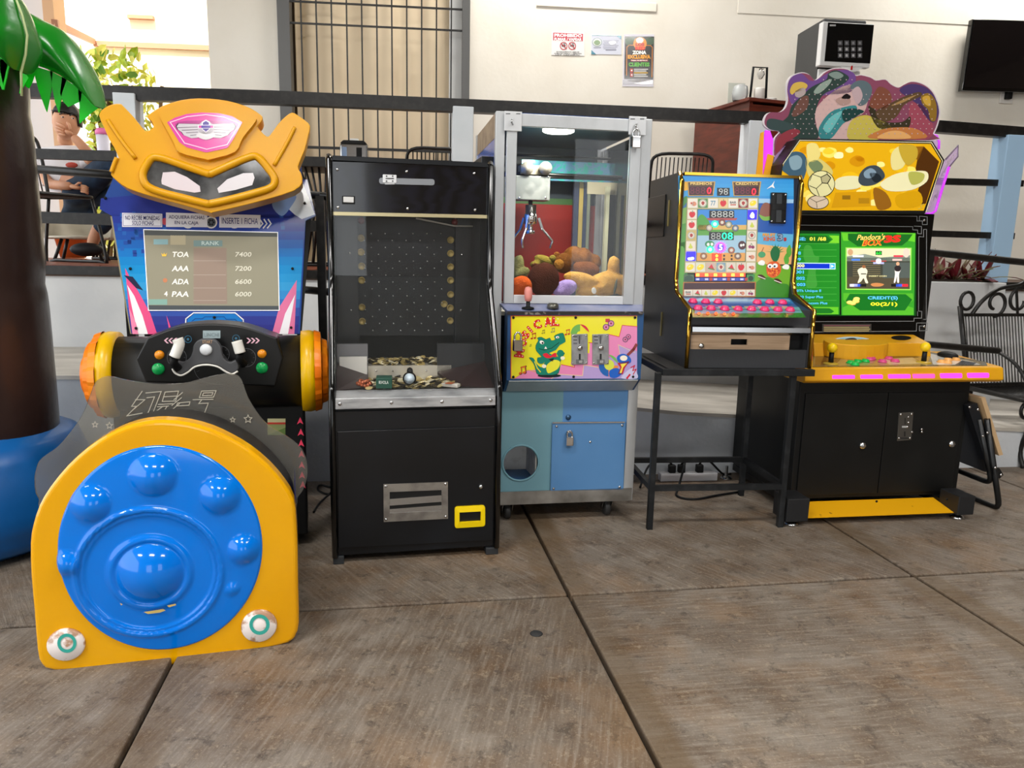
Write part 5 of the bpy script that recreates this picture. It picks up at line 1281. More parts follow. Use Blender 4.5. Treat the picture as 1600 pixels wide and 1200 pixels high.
for i, (k, bg) in enumerate((('l', '#e6e0d4'), ('l', '#d8dcc8'), ('w', '#c8b0a0'), ('b', '#7aa0b8'), ('w', '#d8d0c0'), ('a', '#d8d0c0'), ('o', '#e6e0d4'))): cell(fx[i] - 20 + i * .6, 882, fx[i + 1] - 22 + i * .6, 966, k, bg)
for i, (k, k2_) in enumerate((('a', None), ('a', 'p'), ('b', 'b'), ('p', 'c'), (None, 'o'))):
    y0 = 425 + i * 91; dx = -i * 4.2
    if k: cell(408 + dx, y0, 492 + dx, y0 + 86, k, '#e6dccc' if k != 'b' else '#c8b060')
    if k2_: cell(930 + dx, y0, 1014 + dx, y0 + 86, k2_, '#e6dccc')
# inner rounds
for x, y, c in ((598, 585, '#b8b0a0'), (708, 538, '#8a4a40'), (765, 556, '#a0a890'), (822, 588, '#6a7a90'), (548, 828, '#a8704a'), (843, 828, '#8a6a5a'), (788, 778, '#b06a5a')):
    G.ell(x, y, 30, 30, '#5a5040', 11); G.ell(x, y, 25, 25, c, 12); G.ell(x, y, 14, 14, '#d8d0c0', 13)
G.rect(598, 435, 812, 500, '#0b0c0e', 12); G.text('8888', 614, 440, 806, 494, '#c8ccc8', 13, -.01); G.poly([(575, 500), (840, 500), (826, 520), (590, 520)], '#b04a4a', 11)
G.rect(595, 620, 808, 690, '#0b0c0e', 12); G.text('88', 612, 628, 696, 684, '#b8bcb8', 13, -.01)
G.ell(600, 725, 40, 30, '#3a8a5a', 12); G.ell(588, 728, 12, 14, '#f2f2ec', 13); G.ell(620, 726, 12, 14, '#f2f2ec', 13); G.ell(880, 735, 34, 38, '#4a1a24', 12); G.ell(872, 735, 10, 12, '#f2f2ec', 13); G.ell(892, 732, 9, 11, '#f2f2ec', 13)
for x in (725, 790): 
    for y in (825, 855): G.rect(x - 8, y - 9, x + 8, y + 9, '#3a2a24', 12)
# lower strips
G.poly([(378, 985), (466, 985), (466, 1048), (374, 1048)], '#4a6a48', 6); G.poly([(385, 1010), (425, 990), (458, 1010), (456, 1042), (382, 1042)], '#2a4a3a', 7); G.poly([(920, 985), (990, 985), (985, 1048), (918, 1048)], '#3a8a4a', 6); G.ell(955, 1020, 22, 22, '#1a3a2a', 7)
for i in range(6):
    x = 498 + i * 76; G.rect(x - 24, 1014, x + 24, 1042, '#3a4ab0', 7); G.rect(x - 14, 1020, x + 14, 1036, '#c8ccf0', 8)
    G.rect(x + 25, 1014, x + 51, 1042, '#b03a3a' if i % 2 else '#3a4ab0', 7)
G.poly([(372, 1052), (1000, 1050), (996, 1180), (366, 1178)], '#b8743a', 6); G.poly([(380, 1060), (990, 1058), (988, 1112), (378, 1115)], '#3a0718', 7)
for i, k in enumerate('Bwplpaloc'[:0] or 'Bapplaloc'[:8]):
    x = 380 + i * 76.5; G.rect(x, 1118, x + 74, 1172, '#e4dccc', 7); fruit('Bwplaloc'[i], x + 37, 1145, 28, 8)
# title and pineapple
G.text('FRUIT', 1058, 632, 1168, 660, '#e8a030', 8, .04); G.text('KING', 1066, 664, 1165, 698, '#d86020', 8, .04); G.text('3', 1180, 632, 1235, 700, '#2a3a5a', 7, .08); G.text('3', 1184, 638, 1231, 694, '#8aa0b8', 8, .02); G.text('s', 1238, 668, 1264, 700, '#b02828', 8, .05)
for i in range(9):
    a = -pi * .95 + i * pi * .9 / 8; G.poly([(1165, 790), (1165 + 88 * cos(a), 800 + 82 * sin(a)), (1185, 800)], '#1f8a4a', 6)
G.sp([(1125, 790), (1165, 740), (1205, 780), (1195, 850), (1165, 880), (1135, 850)], '#1a6a3a', 7)
G.sp([(1090, 920), (1120, 880), (1180, 875), (1215, 920), (1205, 980), (1150, 1015), (1100, 990)], '#e0602a', 7)
for i in range(26): a = i * 2.4; r = 9 * sqrt(i); G.ell(1150 + r * 1.15 * cos(a), 945 + r * 1.2 * sin(a), 7, 7, '#b83a24' if i % 2 else '#f0a040', 8, 6)
G.ell(1122, 915, 23, 20, '#f4f6f2', 9); G.ell(1165, 912, 23, 20, '#f4f6f2', 9); G.ell(1120, 918, 9, 9, '#20304a', 10); G.ell(1160, 916, 9, 9, '#20304a', 10)
for x, y in ((1048, 885), (1258, 920)): G.sp([(x - 32, y), (x, y - 22), (x + 28, y - 8), (x + 20, y + 22), (x - 20, y + 18)], '#f2f4f0', 8)
for x, y in ((1050, 1005), (1190, 1040)): G.sp([(x - 34, y - 14), (x, y - 16), (x + 34, y + 12), (x + 10, y + 24), (x - 24, y + 8)], '#4a1a14', 8); G.line([(x - 30, y - 2), (x + 28, y + 20)], 7, '#e8e0d0', 9)
G.ell(1050, 815, 32, 26, '#4aa06a', 7); G.line([(1050, 790), (1065, 755)], 5, '#7a4a3a', 8)
for x, y in ((1240, 850), (1262, 780)): G.sp([(x, y), (x + 30, y - 50), (x + 45, y + 20), (x + 20, y + 60)], '#5aa83a', 5)
G.build('panel_print', gp, PRINTG, label='colourful fruit game print on glass')
# lit parts
def LA(): return Art(FS, (0, DS + .0025, 0), (0, 1, 0), K4, step=.0003)
L_ = LA()
L_.text('0', 578, 235, 614, 293, '#ff2030', 1, .0, shear=4); L_.build('lit_digit', gp, GLOW2, label='red lit zero'); L_ = LA(); L_.text('0', 962, 243, 1000, 302, '#ff2030', 1, .0, shear=4)
L_.build('lit_digit', gp, GLOW2, label='red lit zero'); L_ = LA(); L_.poly([(930, 430), (1010, 430), (1006, 512), (927, 512)], '#2018f0', 0); L_.sp([(968, 450), (985, 470), (982, 498), (960, 500), (948, 480)], '#b8c8ff', 1)
L_.build('lit_tile', gp, GLOW2, label='blue lit tile'); L_ = LA(); L_.poly([(400, 790), (482, 790), (478, 868), (396, 868)], '#2018f0', 0); L_.sp([(412, 845), (460, 838), (462, 858), (420, 862)], '#d8e0ff', 1)
L_.build('lit_tile', gp, GLOW2, label='blue lit tile')
for x, y in ((646, 553), (605, 772)): L_ = LA(); L_.ell(x, y, 30, 30, '#18d870', 0); L_.ell(x, y, 17, 17, '#70f0b0', 1); L_.build('lit_disc', gp, GLOW2, label='green lit disc')
L_ = LA()
L_.text('08', 705, 625, 800, 685, '#18e888', 1, 0)
L_.build('lit_digits', gp, GLOW2, label='green lit 08'); L_ = LA()
for i in range(16):
    a = i * pi / 8; L_.poly([(695 + 34 * cos(a - .1), 752 + 34 * sin(a - .1)), (695 + 62 * cos(a), 752 + 58 * sin(a)), (695 + 34 * cos(a + .1), 752 + 34 * sin(a + .1))], '#b040ff', 0)
L_.ell(695, 752, 44, 44, '#7a38e8', 1); L_.ell(695, 752, 27, 32, '#3828d0', 2); L_.text('5', 682, 728, 710, 778, '#f0f4ff', 3, .01)
L_.build('lit_burst', gp, GLOW2, label='purple lit burst with a 5'); L_ = LA(); L_.rect(620, 806, 705, 870, '#e8281a', 0)
for y in (826, 858): L_.ell(662, y, 12, 12, '#ffb030', 1, 10)
L_.build('lit_column', gp, GLOW2, label='red lit column'); L_ = LA(); L_.rect(478, 976, 908, 1006, '#e83020', 0)
for i in range(6): x = 498 + i * 76; L_.rect(x - 14, 980, x + 14, 1003, '#ffb838', 1)
L_.build('lit_row', gp, GLOW2, label='row of red and amber lamps')
# coin acceptor
ca_ = MB().prism([s4(1135, 278, DS - .005), s4(1270, 282, DS - .005), s4(1258, 550, DS - .005), s4(1125, 545, DS - .005)], (0, .014, 0)).build('coin_acceptor', BLACKG, gp, bev=.003)
MB().prism([s4(1180, 290, DS - .008), s4(1225, 290, DS - .008), s4(1218, 535, DS - .008), s4(1172, 535, DS - .008)], (0, .004, 0)).build('acceptor_slot', mat('slot_grey', '#3a3c3e', .2, metal=.5), ca_)
MB().prism([s4(1140, 375, DS - .011), s4(1264, 378, DS - .011), s4(1262, 432, DS - .011), s4(1138, 430, DS - .011)], (0, .007, 0)).build('acceptor_bar', BLACKG, ca_, bev=.001)
screws('acceptor_screw', ca_, [s4(x, y, DS - .006) for x, y in ((1150, 298), (1255, 300), (1135, 527), (1248, 530))], .005)
# button deck
da_, db2 = (D0 + .004, zdk), (DS - .002, zdb + .004)
dn = V((0, -(db2[1] - da_[1]), db2[0] - da_[0])).normalized()
def dk(x, y): return FS.sl(1000 + x / 5.517, 420 + y / 5.517, da_, db2)
deck = MB().prism([(xL + .02, *da_), (xR - .02, *da_), (xR - .02, *db2), (xL + .02, *db2)], dn * -.012).build('button_deck', mat('deck_base', '#1f3a5a', .3), sm)
DA = Art(FS, (0, *da_), dn, K5, step=.0003)
DA.poly([(350, 250), (1290, 255), (1330, 300), (395, 300)], '#3a7ab8', 0); DA.poly([(395, 296), (1330, 300), (1380, 345), (440, 350)], '#2858a0', 0); DA.poly([(440, 335), (1375, 335), (1430, 420), (455, 420)], '#3a7a2a', 0)
DA.poly([(480, 330), (1370, 330), (1400, 385), (470, 390)], '#6a9ab0', 1); DA.poly([(370, 256), (1280, 262), (1300, 282), (395, 282)], '#78a8c8', 1); DA.poly([(460, 385), (1400, 380), (1430, 415), (458, 418)], '#2f6a2a', 2)
for i, x in enumerate((590, 700, 815, 925, 1040, 1150, 1250)): DA.poly([(x - 30, 322), (x + 20, 322), (x + 40, 345), (x - 10, 345)], ['#b8a888', '#d8a0a8', '#c8b878'][i % 3], 3)
DA.build('deck_print', deck, PRINTG)
rb = (dk(495, 290) - dk(420, 290)).length / 2
b0 = None
for x, y in ((455, 290), (565, 293), (672, 295), (1010, 298), (1118, 298), (1228, 300), (500, 350), (612, 352), (730, 355), (845, 357), (960, 357), (1073, 360), (1187, 362), (1293, 363)):
    if b0 is None:
        b0 = MB().lathe([(rb, 0), (rb, .007), (rb * .8, .009), (rb * .78, .015), (rb * .55, .018), (0, .0185)], (0, 0, 0), dn, 18).build('pink_button', mat('button_pink', '#e0306e', .25, trans=.0, coat=.3), deck, label='pink button'); o = b0
    else: o = b0.copy(); COL.objects.link(o)
    o.location = dk(x, y)
DL = Art(FS, V((0, *da_)), dn, K5, step=.0006)
for x, y, c in ((585, 382, '#ff5018'), (655, 385, '#ff5018'), (805, 388, '#ff4010'), (730, 390, '#d86020'), (508, 384, '#c05828')): DL.ell(x, y, 15, 13, c, 4, 12)
DL.build('deck_lamps', deck, GLOW)
# lower front
CARB = mat('carbon_vinyl', '#222326', .4, wav=('#34363a', 60, 0), nscale=(1, 1, 1))
def fpanel(x0, y0, x1, y1, d, th, nm, m, **k): 
    a, b = s5(x0, y0, d), s5(x1, y1, d); return MB().box((a.x, d, b.z), (b.x, d + th, a.z)).build(nm, m, sm, **k)
fp_x0, fp_x1 = xL + .02, xR - .02
zA, zB_, zC, zD, zE = s5(900, 418).z, s5(900, 492).z, s5(900, 572).z, s5(900, 703).z, zs0
MB().box((fp_x0, D0 + .004, zB_), (fp_x1, D0 + .02, zdk + .002)).build('carbon_band', CARB, sm)
MB().prism([(fp_x0, D0 + .004, zB_), (fp_x0, D0 - .012, zB_ - .008), (fp_x0, D0 - .014, zC + .012), (fp_x0, D0 + .004, zC)], (fp_x1 - fp_x0, 0, 0)).build('metal_moulding', mat('moulding_steel', '#a8a9aa', .22, metal=1), sm)
MB().box((fp_x0, D0 + .05, zD), (fp_x1, D0 + .06, zC)).build('recess_back', BLACKM, sm)
dw = MB()
dx0_, dx1_ = fp_x0, s5(1300, 640, D0).x
h0, h1 = s5(795, 608, D0), s5(935, 660, D0)
for (xa, xb, za, zb_) in ((dx0_, h0.x, zD, zC - .003), (h1.x, dx1_, zD, zC - .003), (h0.x, h1.x, zD, h1.z), (h0.x, h1.x, h0.z, zC - .003)): dw.box((xa, D0 + .012, za), (xb, D0 + .022, zb_))
drw = dw.build('drawer', mat('drawer_wood', '#b89c80', .5, noise=('#a58a6e', 4, .4, .6), nscale=(1, 8, 20)), sm, label='pale wooden cash drawer')
MB().lathe([(.011, 0), (.011, .01), (.004, .011), (0, .011)], s5(525, 662, D0 + .012), (0, -1, 0), 14).build('drawer_lock', STEEL, drw)
MB().box((fp_x0, D0 + .004, zE), (fp_x1, D0 + .018, zD)).build('carbon_panel', CARB, sm)
# ================================================================= FIGHTING GAME CABINET
FI = Fr((1.36, 3.30, 0), 9)
fg = thing('fighting_game_cabinet', 'two player arcade cabinet with yellow control panel, lit screen and shaped sign on top', 'arcade machine', FI)
K9 = (1220, 500, 3.529); K7 = (1180, 80, 4.7059); K8 = (1220, 320, 5.3333)
def f9(x, y, d=0): return q(K9, x, y, d, FI)
def f7(x, y, d=0): return q(K7, x, y, d, FI)
def f8(x, y, d=0): return q(K8, x, y, d, FI)
YM = mat('cabinet_yellow', '#dca018', .4, noise=('#c98e14', 5, .4, .7), spec=.4)
FBK = mat('cabinet_black', '#0a0b0b', .45, spec=.35, noise=('#111212', 5, .4, .7))
gx0, gx1 = f9(75, 700, .16).x, f9(1000, 700, .16).x
gz0, gz1 = f9(500, 975, .16).z, f9(500, 350, .06).z
dbk = FI.w(1143, 730, gx0).y
dbk = min(max(dbk, .75), 1.0)
base = MB().box((gx0, .16, gz0), (gx1, dbk, gz1 - .001)).build('base_cabinet', FBK, fg, bev=.004)
xm_ = f9(560, 700, .155).x
for nm, xa, xb in (('door', gx0 + .03, xm_ - .002), ('door', xm_ + .002, gx1 - .03)):
    MB().box((xa, .152, gz0 + .02), (xb, .162, f9(500, 402, .155).z)).build(nm, FBK, base, bev=.002)
for x, y in ((450, 692), (942, 683)): MB().lathe([(.018, 0), (.018, .006), (.011, .012), (0, .013)], f9(x, y, .152), (0, -1, 0), 18).build('lock', STEEL, base)
cpl2 = MB().prism([f9(652, 512, .148), f9(732, 508, .148), f9(720, 662, .148), f9(642, 668, .148)], (0, .006, 0)).build('coin_plate', mat('coin_plate_grey', '#5d5a55', .4, metal=.7), base, bev=.001)
ca2 = Art(FI, (0, .1475, 0), (0, 1, 0), K9)
ca2.rect(683, 540, 688, 575, '#1c1c1c'); ca2.rect(680, 615, 687, 642, '#1c1c1c'); ca2.rect(668, 584, 700, 594, '#a8a8a6'); ca2.rect(660, 648, 715, 656, '#2a2a2a')
ca2.build('coin_slots', cpl2, PRINT)
screws('plate_screw', base, [f9(x, y, .147) for x, y in ((662, 522), (722, 519), (652, 652), (712, 650), (704, 535), (704, 565), (698, 590), (724, 618), (778, 603), (778, 617))], .006)
# feet frame and yellow foot rest
for x0, x1, y0, y1, xf in ((40, 150, 1000, 1112, 95), (985, 1062, 985, 1075, 1008)):
    a, b = f9(x0, y0, -.02), f9(x1, y1, -.02)
    ff = MB().box((a.x, -.02, b.z), (b.x, .11, a.z + .01)).build('foot_block', mat('foot_block', '#1b1c1e', .45), fg, bev=.004)
    MB().lathe([(.034, 0), (.034, .004), (.022, .014), (.009, .018), (.008, b.z)], ((a.x + b.x) / 2, .03, 0), (0, 0, 1), 16).build('levelling_foot', STEEL, ff)
    MB().box((max(a.x, gx0 + .004), .1, b.z + .01), (min(b.x, gx1 - .004), dbk - .02, gz0)).build('foot_rail', FBK, fg)
    MB().lathe([(.034, 0), (.034, .004), (.022, .014), (.009, .018), (.008, gz0)], ((a.x + b.x) / 2, dbk - .06, 0), (0, 0, 1), 12).build('levelling_foot', STEEL, fg)
a, b = f9(120, 1000, 0), f9(985, 1085, 0)
fz0, fz1 = f9(550, 1078, 0).z, f9(550, 992, .14).z
xa, xb = f9(115, 1040, 0).x, f9(990, 1040, 0).x
MB().prism([(xa, .0, fz0), (xa, .012, fz0 - .006), (xa, .15, fz0 + .012), (xa, .15, fz1)], (xb - xa, 0, 0)).build('foot_rest', mat('foot_yellow', '#e2a50c', .4, noise=('#8a5a14', 18, .68, .72)), fg, label='chipped yellow foot rest')
screws('rest_screw', fg, [f9(x, y, .04) for x, y in ((135, 1015), (528, 1000), (915, 988))], .006, m=BLACKM)
# control panel
PD = .06
pz0, pz1 = f9(600, 348, PD).z, f9(600, 262, PD).z
px0, px1 = f9(136, 310, PD).x, f9(1235, 300, PD).x
DSC = .48                                              # screen plane depth
ptb = f8(600, 1075, DSC).z - .06
cpan = MB().prism([(px0, PD + .02, pz0), (px0, PD, pz0 + .012), (px0, PD + .012, pz1 - .004), (px0, PD + .03, pz1), (px0, DSC, pz1 + .02), (px0, DSC, pz0)], (px1 - px0, 0, 0)).build('control_panel', YM, fg, bev=.006)
mg = Art(FI, (0, PD + .004, 0), (0, 1, 0), K9)
pl0 = None
for x0, x1, y in ((285, 408, 318), (440, 562, 316), (593, 715, 313), (728, 850, 311), (880, 1000, 308), (1030, 1148, 306)):
    pp_ = [f9(x, yy, PD + .002) for x, yy in ((x0, y - 13), (x1, y - 14), (x1, y + 12), (x0, y + 13))]
    MB().prism(rnd(pp_, .006), (0, .012, 0), '#f23cf0' if x0 < 590 or x0 > 1000 else '#f0489a' if x0 in (728,) else '#f23cd8').build('lamp_strip', GLOW, cpan, label='glowing pink lamp strip')
# top art sheet on the panel
tdn = V((0, -(.02), DSC - PD - .03)).normalized()
tA = (PD + .03, pz1 + .0006)
def tp_(x, y): return FI.sl(1220 + x / 3.529, 500 + y / 3.529, (PD + .03, pz1), (DSC, pz1 + .02))
sheet = Art(FI, V((0, PD + .03, pz1 + .0008)), tdn, K9, step=.0004)
sheet.poly([(176, 258), (180, 182), (800, 172), (1130, 230), (1140, 252)], '#7a6a4a'); sheet.poly([(185, 252), (190, 190), (790, 180), (1100, 232), (1110, 248)], '#a08a58', 1)
sheet.poly([(520, 200), (700, 190), (780, 240), (600, 246)], '#c8b890', 2); sheet.poly([(820, 185), (1060, 230), (1100, 246), (840, 246)], '#d8d4cc', 2); sheet.poly([(1000, 222), (1080, 236), (1060, 248), (960, 246)], '#4a4a4a', 3); sheet.poly([(190, 200), (350, 196), (300, 246), (188, 250)], '#6a5030', 2)
sheet.poly([(560, 188), (720, 182), (760, 205), (600, 212)], '#3a3428', 3)
sheet.build('panel_sheet', cpan, PRINTG)
for x, y in ((275, 243), (787, 236)):
    p = tp_(x, y)
    js2 = MB().lathe([(.036, 0), (.036, .003), (.03, .006), (.012, .008), (.008, .012), (.008, .05)], p, (0, 0, 1), 18).build('joystick', mat('js_base', '#b8962a', .35), cpan)
    MB().lathe([(.012, .006), (.011, .055)], p, (0, 0, 1), 12).build('joystick_shaft', BLACKM, js2)
    zc_ = f9(x, 165 if x < 500 else 158, PD + .1).z
    MB().ball((p.x, p.y, p.z + .078), .0235, n=18, m=12).build('joystick_ball', mat('ball_yellow', '#f0c810', .2), js2, label='yellow joystick ball')
for x, y, c in ((385, 240, 'g'), (422, 234, 'g'), (465, 232, 'g'), (408, 250, 'g'), (490, 222, 'm'), (560, 234, 'm'), (596, 218, 'm'), (630, 232, 'm'), (885, 236, 'o'), (920, 226, 'o'), (965, 224, 'o'), (918, 240, 'o'), (500, 218, 'm')):
    m = {'g': mat('btn_green', '#18b048', .25), 'm': mat('btn_magenta', '#d04880', .25), 'o': mat('btn_peach', '#e8a860', .25)}[c]
    MB().lathe([(.021, 0), (.021, .007), (.016, .009), (.0155, .015), (0, .016)], tp_(x, y), (0, 0, 1), 16).build('button', m, cpan, label={'g': 'green button', 'm': 'magenta button', 'o': 'peach button'}[c])
mo_ = tp_(942, 212)
MB().ball((mo_.x, mo_.y + .03, mo_.z + .012), .04, .06, .02, 14, 8).build('black_cover', BLACKM, cpan)
# yellow console step behind the panel with medallion and speaker
ctop = f9(500, 80, DSC - .01).z
cz = pz1 + .012
cs0, cs1 = f9(175, 120, DSC - .12).x, f9(815, 130, DSC - .12).x
cons = MB().prism([(cs0, DSC - .15, cz), (cs0, DSC - .13, ctop - .03), (cs0, DSC, ctop), (cs0, DSC, cz)], (cs1 - cs0, 0, 0)).build('console_step', YM, fg, bev=.004)
def ct(x, y): return FI.sl(1220 + x / 3.529, 500 + y / 3.529, (DSC - .13, ctop - .03), (DSC, ctop))
cn = V((0, -.03, .13)).normalized()
bul = [ct(x, y) for x, y in ((285, 150), (340, 178), (430, 186), (520, 178), (552, 150), (552, 130), (285, 130))]
mc = ct(405, 128)
MB().prism([(mc.x + .17 * cos(a), mc.y - .015 + .09 * sin(a), mc.z - .02 if 0 else ctop - .028 + .02 * (sin(a) + 1) / 2) for a in [i * pi / 14 for i in range(28)]], (0, 0, -.075)).build('console_bulge', YM, cons, bev=.004)
CA = Art(FI, V((0, DSC - .13, ctop - .03)) + cn * .010, cn, K9, step=.0006)
CA.ell(402, 118, 112, 26, '#d8e8ee', 0, 28, rot=.04); CA.ell(402, 118, 100, 21, '#9fc8d8', 1, 28, rot=.04); CA.sp([(340, 120), (390, 104), (450, 112), (480, 126), (400, 134)], '#e8f2f4', 2); CA.sp([(355, 106), (400, 98), (420, 110), (380, 116)], '#3a3a3c', 3); CA.poly([(430, 118), (500, 112), (470, 132)], '#6a98b0', 3)
CA.build('medallion', cons, PRINTG)
CB2 = Art(FI, V((0, DSC - .13, ctop - .03)), cn, K9, step=.001); CB2.ell(664, 98, 56, 13, '#14110c', 0, 24, rot=.02); CB2.build('speaker_hole', cons, PRINTM)
# screen bezel
sx0_, sx1_ = f8(70, 500, DSC).x, f8(1232, 500, DSC).x
sz0, sz1 = f8(600, 1082, DSC).z, f8(600, 55, DSC).z
bez = MB().box((sx0_, DSC, sz0 - .03), (sx1_, DSC + .03, sz1)).build('screen_bezel', mat('bezel_black', '#060707', .15, coat=.3), fg, bev=.003)
MB().box((sx0_ + .01, DSC + .03, gz1 + .02), (sx1_ - .02, dbk - .1, sz1 - .02)).build('monitor_body', FBK, fg, bev=.01)
B_ = Art(FI, (0, DSC, 0), (0, 1, 0), K8, step=.0004)
GL = '#8a8c8e'
B_.line([(85, 82), (1135, 96), (1135, 135), (1185, 135)], 5, GL); B_.line([(85, 168), (1100, 182), (1100, 208), (1140, 210), (1140, 240), (1172, 242), (1172, 180), (1112, 178)], 5, GL)
B_.line([(1155, 130), (1155, 95), (1220, 100), (1220, 165), (1180, 165), (1180, 140)], 5, GL); B_.line([(1152, 265), (1190, 268), (1190, 205), (1215, 205), (1212, 955), (1190, 955)], 5, GL); B_.line([(1150, 265), (1148, 885), (1175, 888), (1172, 945), (1110, 945), (1110, 970), (85, 975)], 5, GL)
B_.line([(85, 1062), (1130, 1052), (1132, 985), (1220, 985), (1218, 1048), (1155, 1050), (1155, 1010), (1190, 1010)], 5, GL); B_.line([(1140, 925), (1140, 890)], 5, GL)
B_.rect(345, 992, 755, 1062, '#3a3a38'); 
for i in range(4): B_.rect(358, 1002 + i * 15, 744 - (i % 2) * 8, 1010 + i * 15, '#b8ac7a' if i else '#8a5a60', 1)
B_.build('bezel_print', bez, PRINT)
screws('bezel_screw', bez, [f8(x, y, DSC) for x, y in ((1195, 128), (1195, 1015))], .007)
S = Art(FI, (0, DSC - .0008, 0), (0, 1, 0), K8, step=.0003)
S.poly([(85, 215), (1128, 235), (1128, 925), (85, 925)], '#0c3a14')
S.poly([(85, 240), (490, 240), (490, 915), (85, 915)], '#1f7a22', 1); S.poly([(500, 225), (1122, 235), (1110, 920), (505, 920)], '#2f8a24', 1)
for i in range(10): S.poly([(85, 320 + i * 53), (465, 322 + i * 52.5), (465, 326 + i * 52.5), (85, 324 + i * 53)], '#3f9a38', 3)
S.sp([(200, 345), (250, 345), (280, 420), (320, 440), (290, 560), (300, 680), (210, 680), (230, 540), (190, 440)], '#3a8a34', 2)
S.poly([(85, 255), (380, 258), (420, 290), (390, 320), (85, 318)], '#145a1a', 4); S.poly([(400, 255), (485, 258), (485, 320), (400, 318), (435, 288)], '#6ab82a', 4)
S.text('GE:', 130, 270, 208, 298, '#58b8e8', 5, .03); S.text('01 /68', 240, 268, 378, 300, '#e8e050', 5, .03)
for i, t in enumerate(('1997', '1998', '1999', '-2000', '-2001', '-2002', '-2003')):
    y = 338 + i * 52.5; x1 = (168, 168, 168, 198, 192, 202, 205)[i]
    if i == 3: S.poly([(85, 482), (455, 486), (455, 538), (85, 536)], '#c8e8ff', 4); S.poly([(85, 488), (408, 491), (408, 532), (85, 530)], '#1030b8', 5); S.rect(412, 492, 450, 532, '#2a98e8', 5); S.poly([(420, 500), (444, 512), (420, 524)], '#f0f8ff', 6)
    t = t[-3:] if i > 2 else t[-2:]; S.text(t, x1 - (46 if i < 3 else 72), y - 2, x1, y + 26, '#e8e080' if i == 3 else '#50b0f0', 6, .04)
for t, x0, x1, y in (('10Th Unique II', 120, 335, 705), ('2003 Super Plus', 122, 352, 757), ('2004 Capcom Plus', 100, 388, 808)): S.text(t, x0, y, x1, y + 28, '#58b8f0', 6, .02)
S.poly([(85, 850), (480, 852), (480, 912), (85, 912)], '#5ab028', 3); S.poly([(85, 860), (405, 862), (445, 888), (420, 905), (85, 905)], '#1a6a20', 4)
S.poly([(492, 230), (500, 230), (505, 915), (492, 915)], '#0a1a0c', 5)
# right page
S.poly([(505, 232), (640, 236), (600, 285), (560, 300), (520, 300)], '#58b028', 2); S.poly([(1122, 238), (960, 236), (1010, 290), (1118, 310)], '#58b028', 2); S.poly([(560, 240), (1100, 245), (1060, 300), (1010, 340), (640, 345), (560, 290)], '#165a1c', 3)
S.text("Pandora's", 640, 248, 870, 296, '#e8c060', 6, .02, -8, shear=16); S.text('BOX', 684, 292, 850, 345, '#f0b030', 6, .05, -6, shear=18); S.text('BOX', 690, 296, 846, 340, '#c83a20', 7, .02, -6, shear=18); S.text('3S', 862, 256, 1002, 318, '#d82a20', 6, .06, -6, shear=10)
S.poly([(540, 355), (1090, 358), (1085, 712), (540, 708)], '#8ac850', 4); S.poly([(550, 363), (1080, 366), (1075, 702), (550, 698)], '#c8c4a0', 5)
S.poly([(550, 440), (1078, 440), (1076, 600), (550, 600)], '#3a3c34', 6); S.poly([(550, 430), (700, 410), (830, 440), (1078, 420), (1078, 470), (550, 470)], '#7a8478', 6); S.poly([(550, 600), (1076, 600), (1075, 702), (550, 698)], '#4a4434', 6); S.poly([(850, 480), (1078, 480), (1076, 610), (850, 610)], '#4a524e', 7)
for i in range(8): S.rect(600, 470 + i * 17, 830, 476 + i * 17, '#6a6044', 8)
S.rect(790, 385, 842, 418, '#0a3a10', 7); S.text('60', 794, 390, 838, 414, '#38d848', 8, .02)
for x0, x1, c in ((600, 690, '#d8d8e8'), (590, 660, '#4a78d8'), (940, 1020, '#c83a4a'), (930, 1010, '#d8b0a8')): S.rect(x0, 420 if c in ('#d8d8e8', '#c83a4a') else 450, x1, 436 if c in ('#d8d8e8', '#c83a4a') else 466, c, 8)
S.ell(580, 395, 22, 26, '#b8906a', 8); S.ell(1045, 400, 26, 40, '#c8b8a8', 8); S.ell(815, 470, 24, 24, '#e8e8f0', 8); S.rect(770, 478, 860, 494, '#a8a8d0', 8); S.rect(750, 466, 880, 472, '#b83a3a', 8)
# two small generic fighters
S.sp([(640, 545), (690, 520), (722, 550), (712, 600), (728, 650), (706, 650), (690, 612), (668, 640), (640, 650), (655, 600)], '#d8d4b8', 9); S.ell(692, 515, 15, 14, '#8a5a3a', 10); S.rect(668, 572, 712, 580, '#2a2a2a', 10)
S.sp([(950, 530), (975, 515), (1000, 535), (985, 580), (985, 645), (970, 645), (968, 595), (955, 645), (942, 645), (952, 580)], '#e0dcd4', 9); S.sp([(948, 520), (975, 505), (1000, 520), (992, 552), (955, 552)], '#2a2426', 10); S.ell(975, 492, 14, 16, '#c89878', 10)
S.text('INSERT COIN', 735, 588, 882, 600, '#d8d098', 10, .02)
for x0, x1, c in ((575, 640, '#d8d8f0'), (610, 670, '#3858d0'), (660, 712, '#1a1a1a'), (920, 985, '#181818'), (960, 1010, '#3858d0'), (1010, 1060, '#d82a3a')): S.rect(x0, 660, x1, 682, c, 9)
S.sp([(750, 660), (800, 650), (860, 662), (830, 680), (770, 680)], '#b87a4a', 8)
S.poly([(520, 735), (1100, 738), (1105, 795), (1050, 840), (1105, 860), (1105, 918), (515, 918), (515, 855), (565, 835), (520, 790)], '#4aa028', 2); S.poly([(575, 742), (1040, 745), (1095, 790), (1035, 880), (660, 880), (540, 800)], '#14641e', 4)
S.text('CREDIT(S)', 724, 762, 975, 796, '#58b8f0', 6, .03); S.text('00(2/1)', 748, 812, 972, 850, '#e8e030', 6, .03)
for x, y in ((575, 815), (600, 822), (628, 805), (632, 785), (625, 800)): S.ell(x, y, 28, 16, '#b89030', 5); S.ell(x, y - 3, 26, 14, '#e8d070', 6)
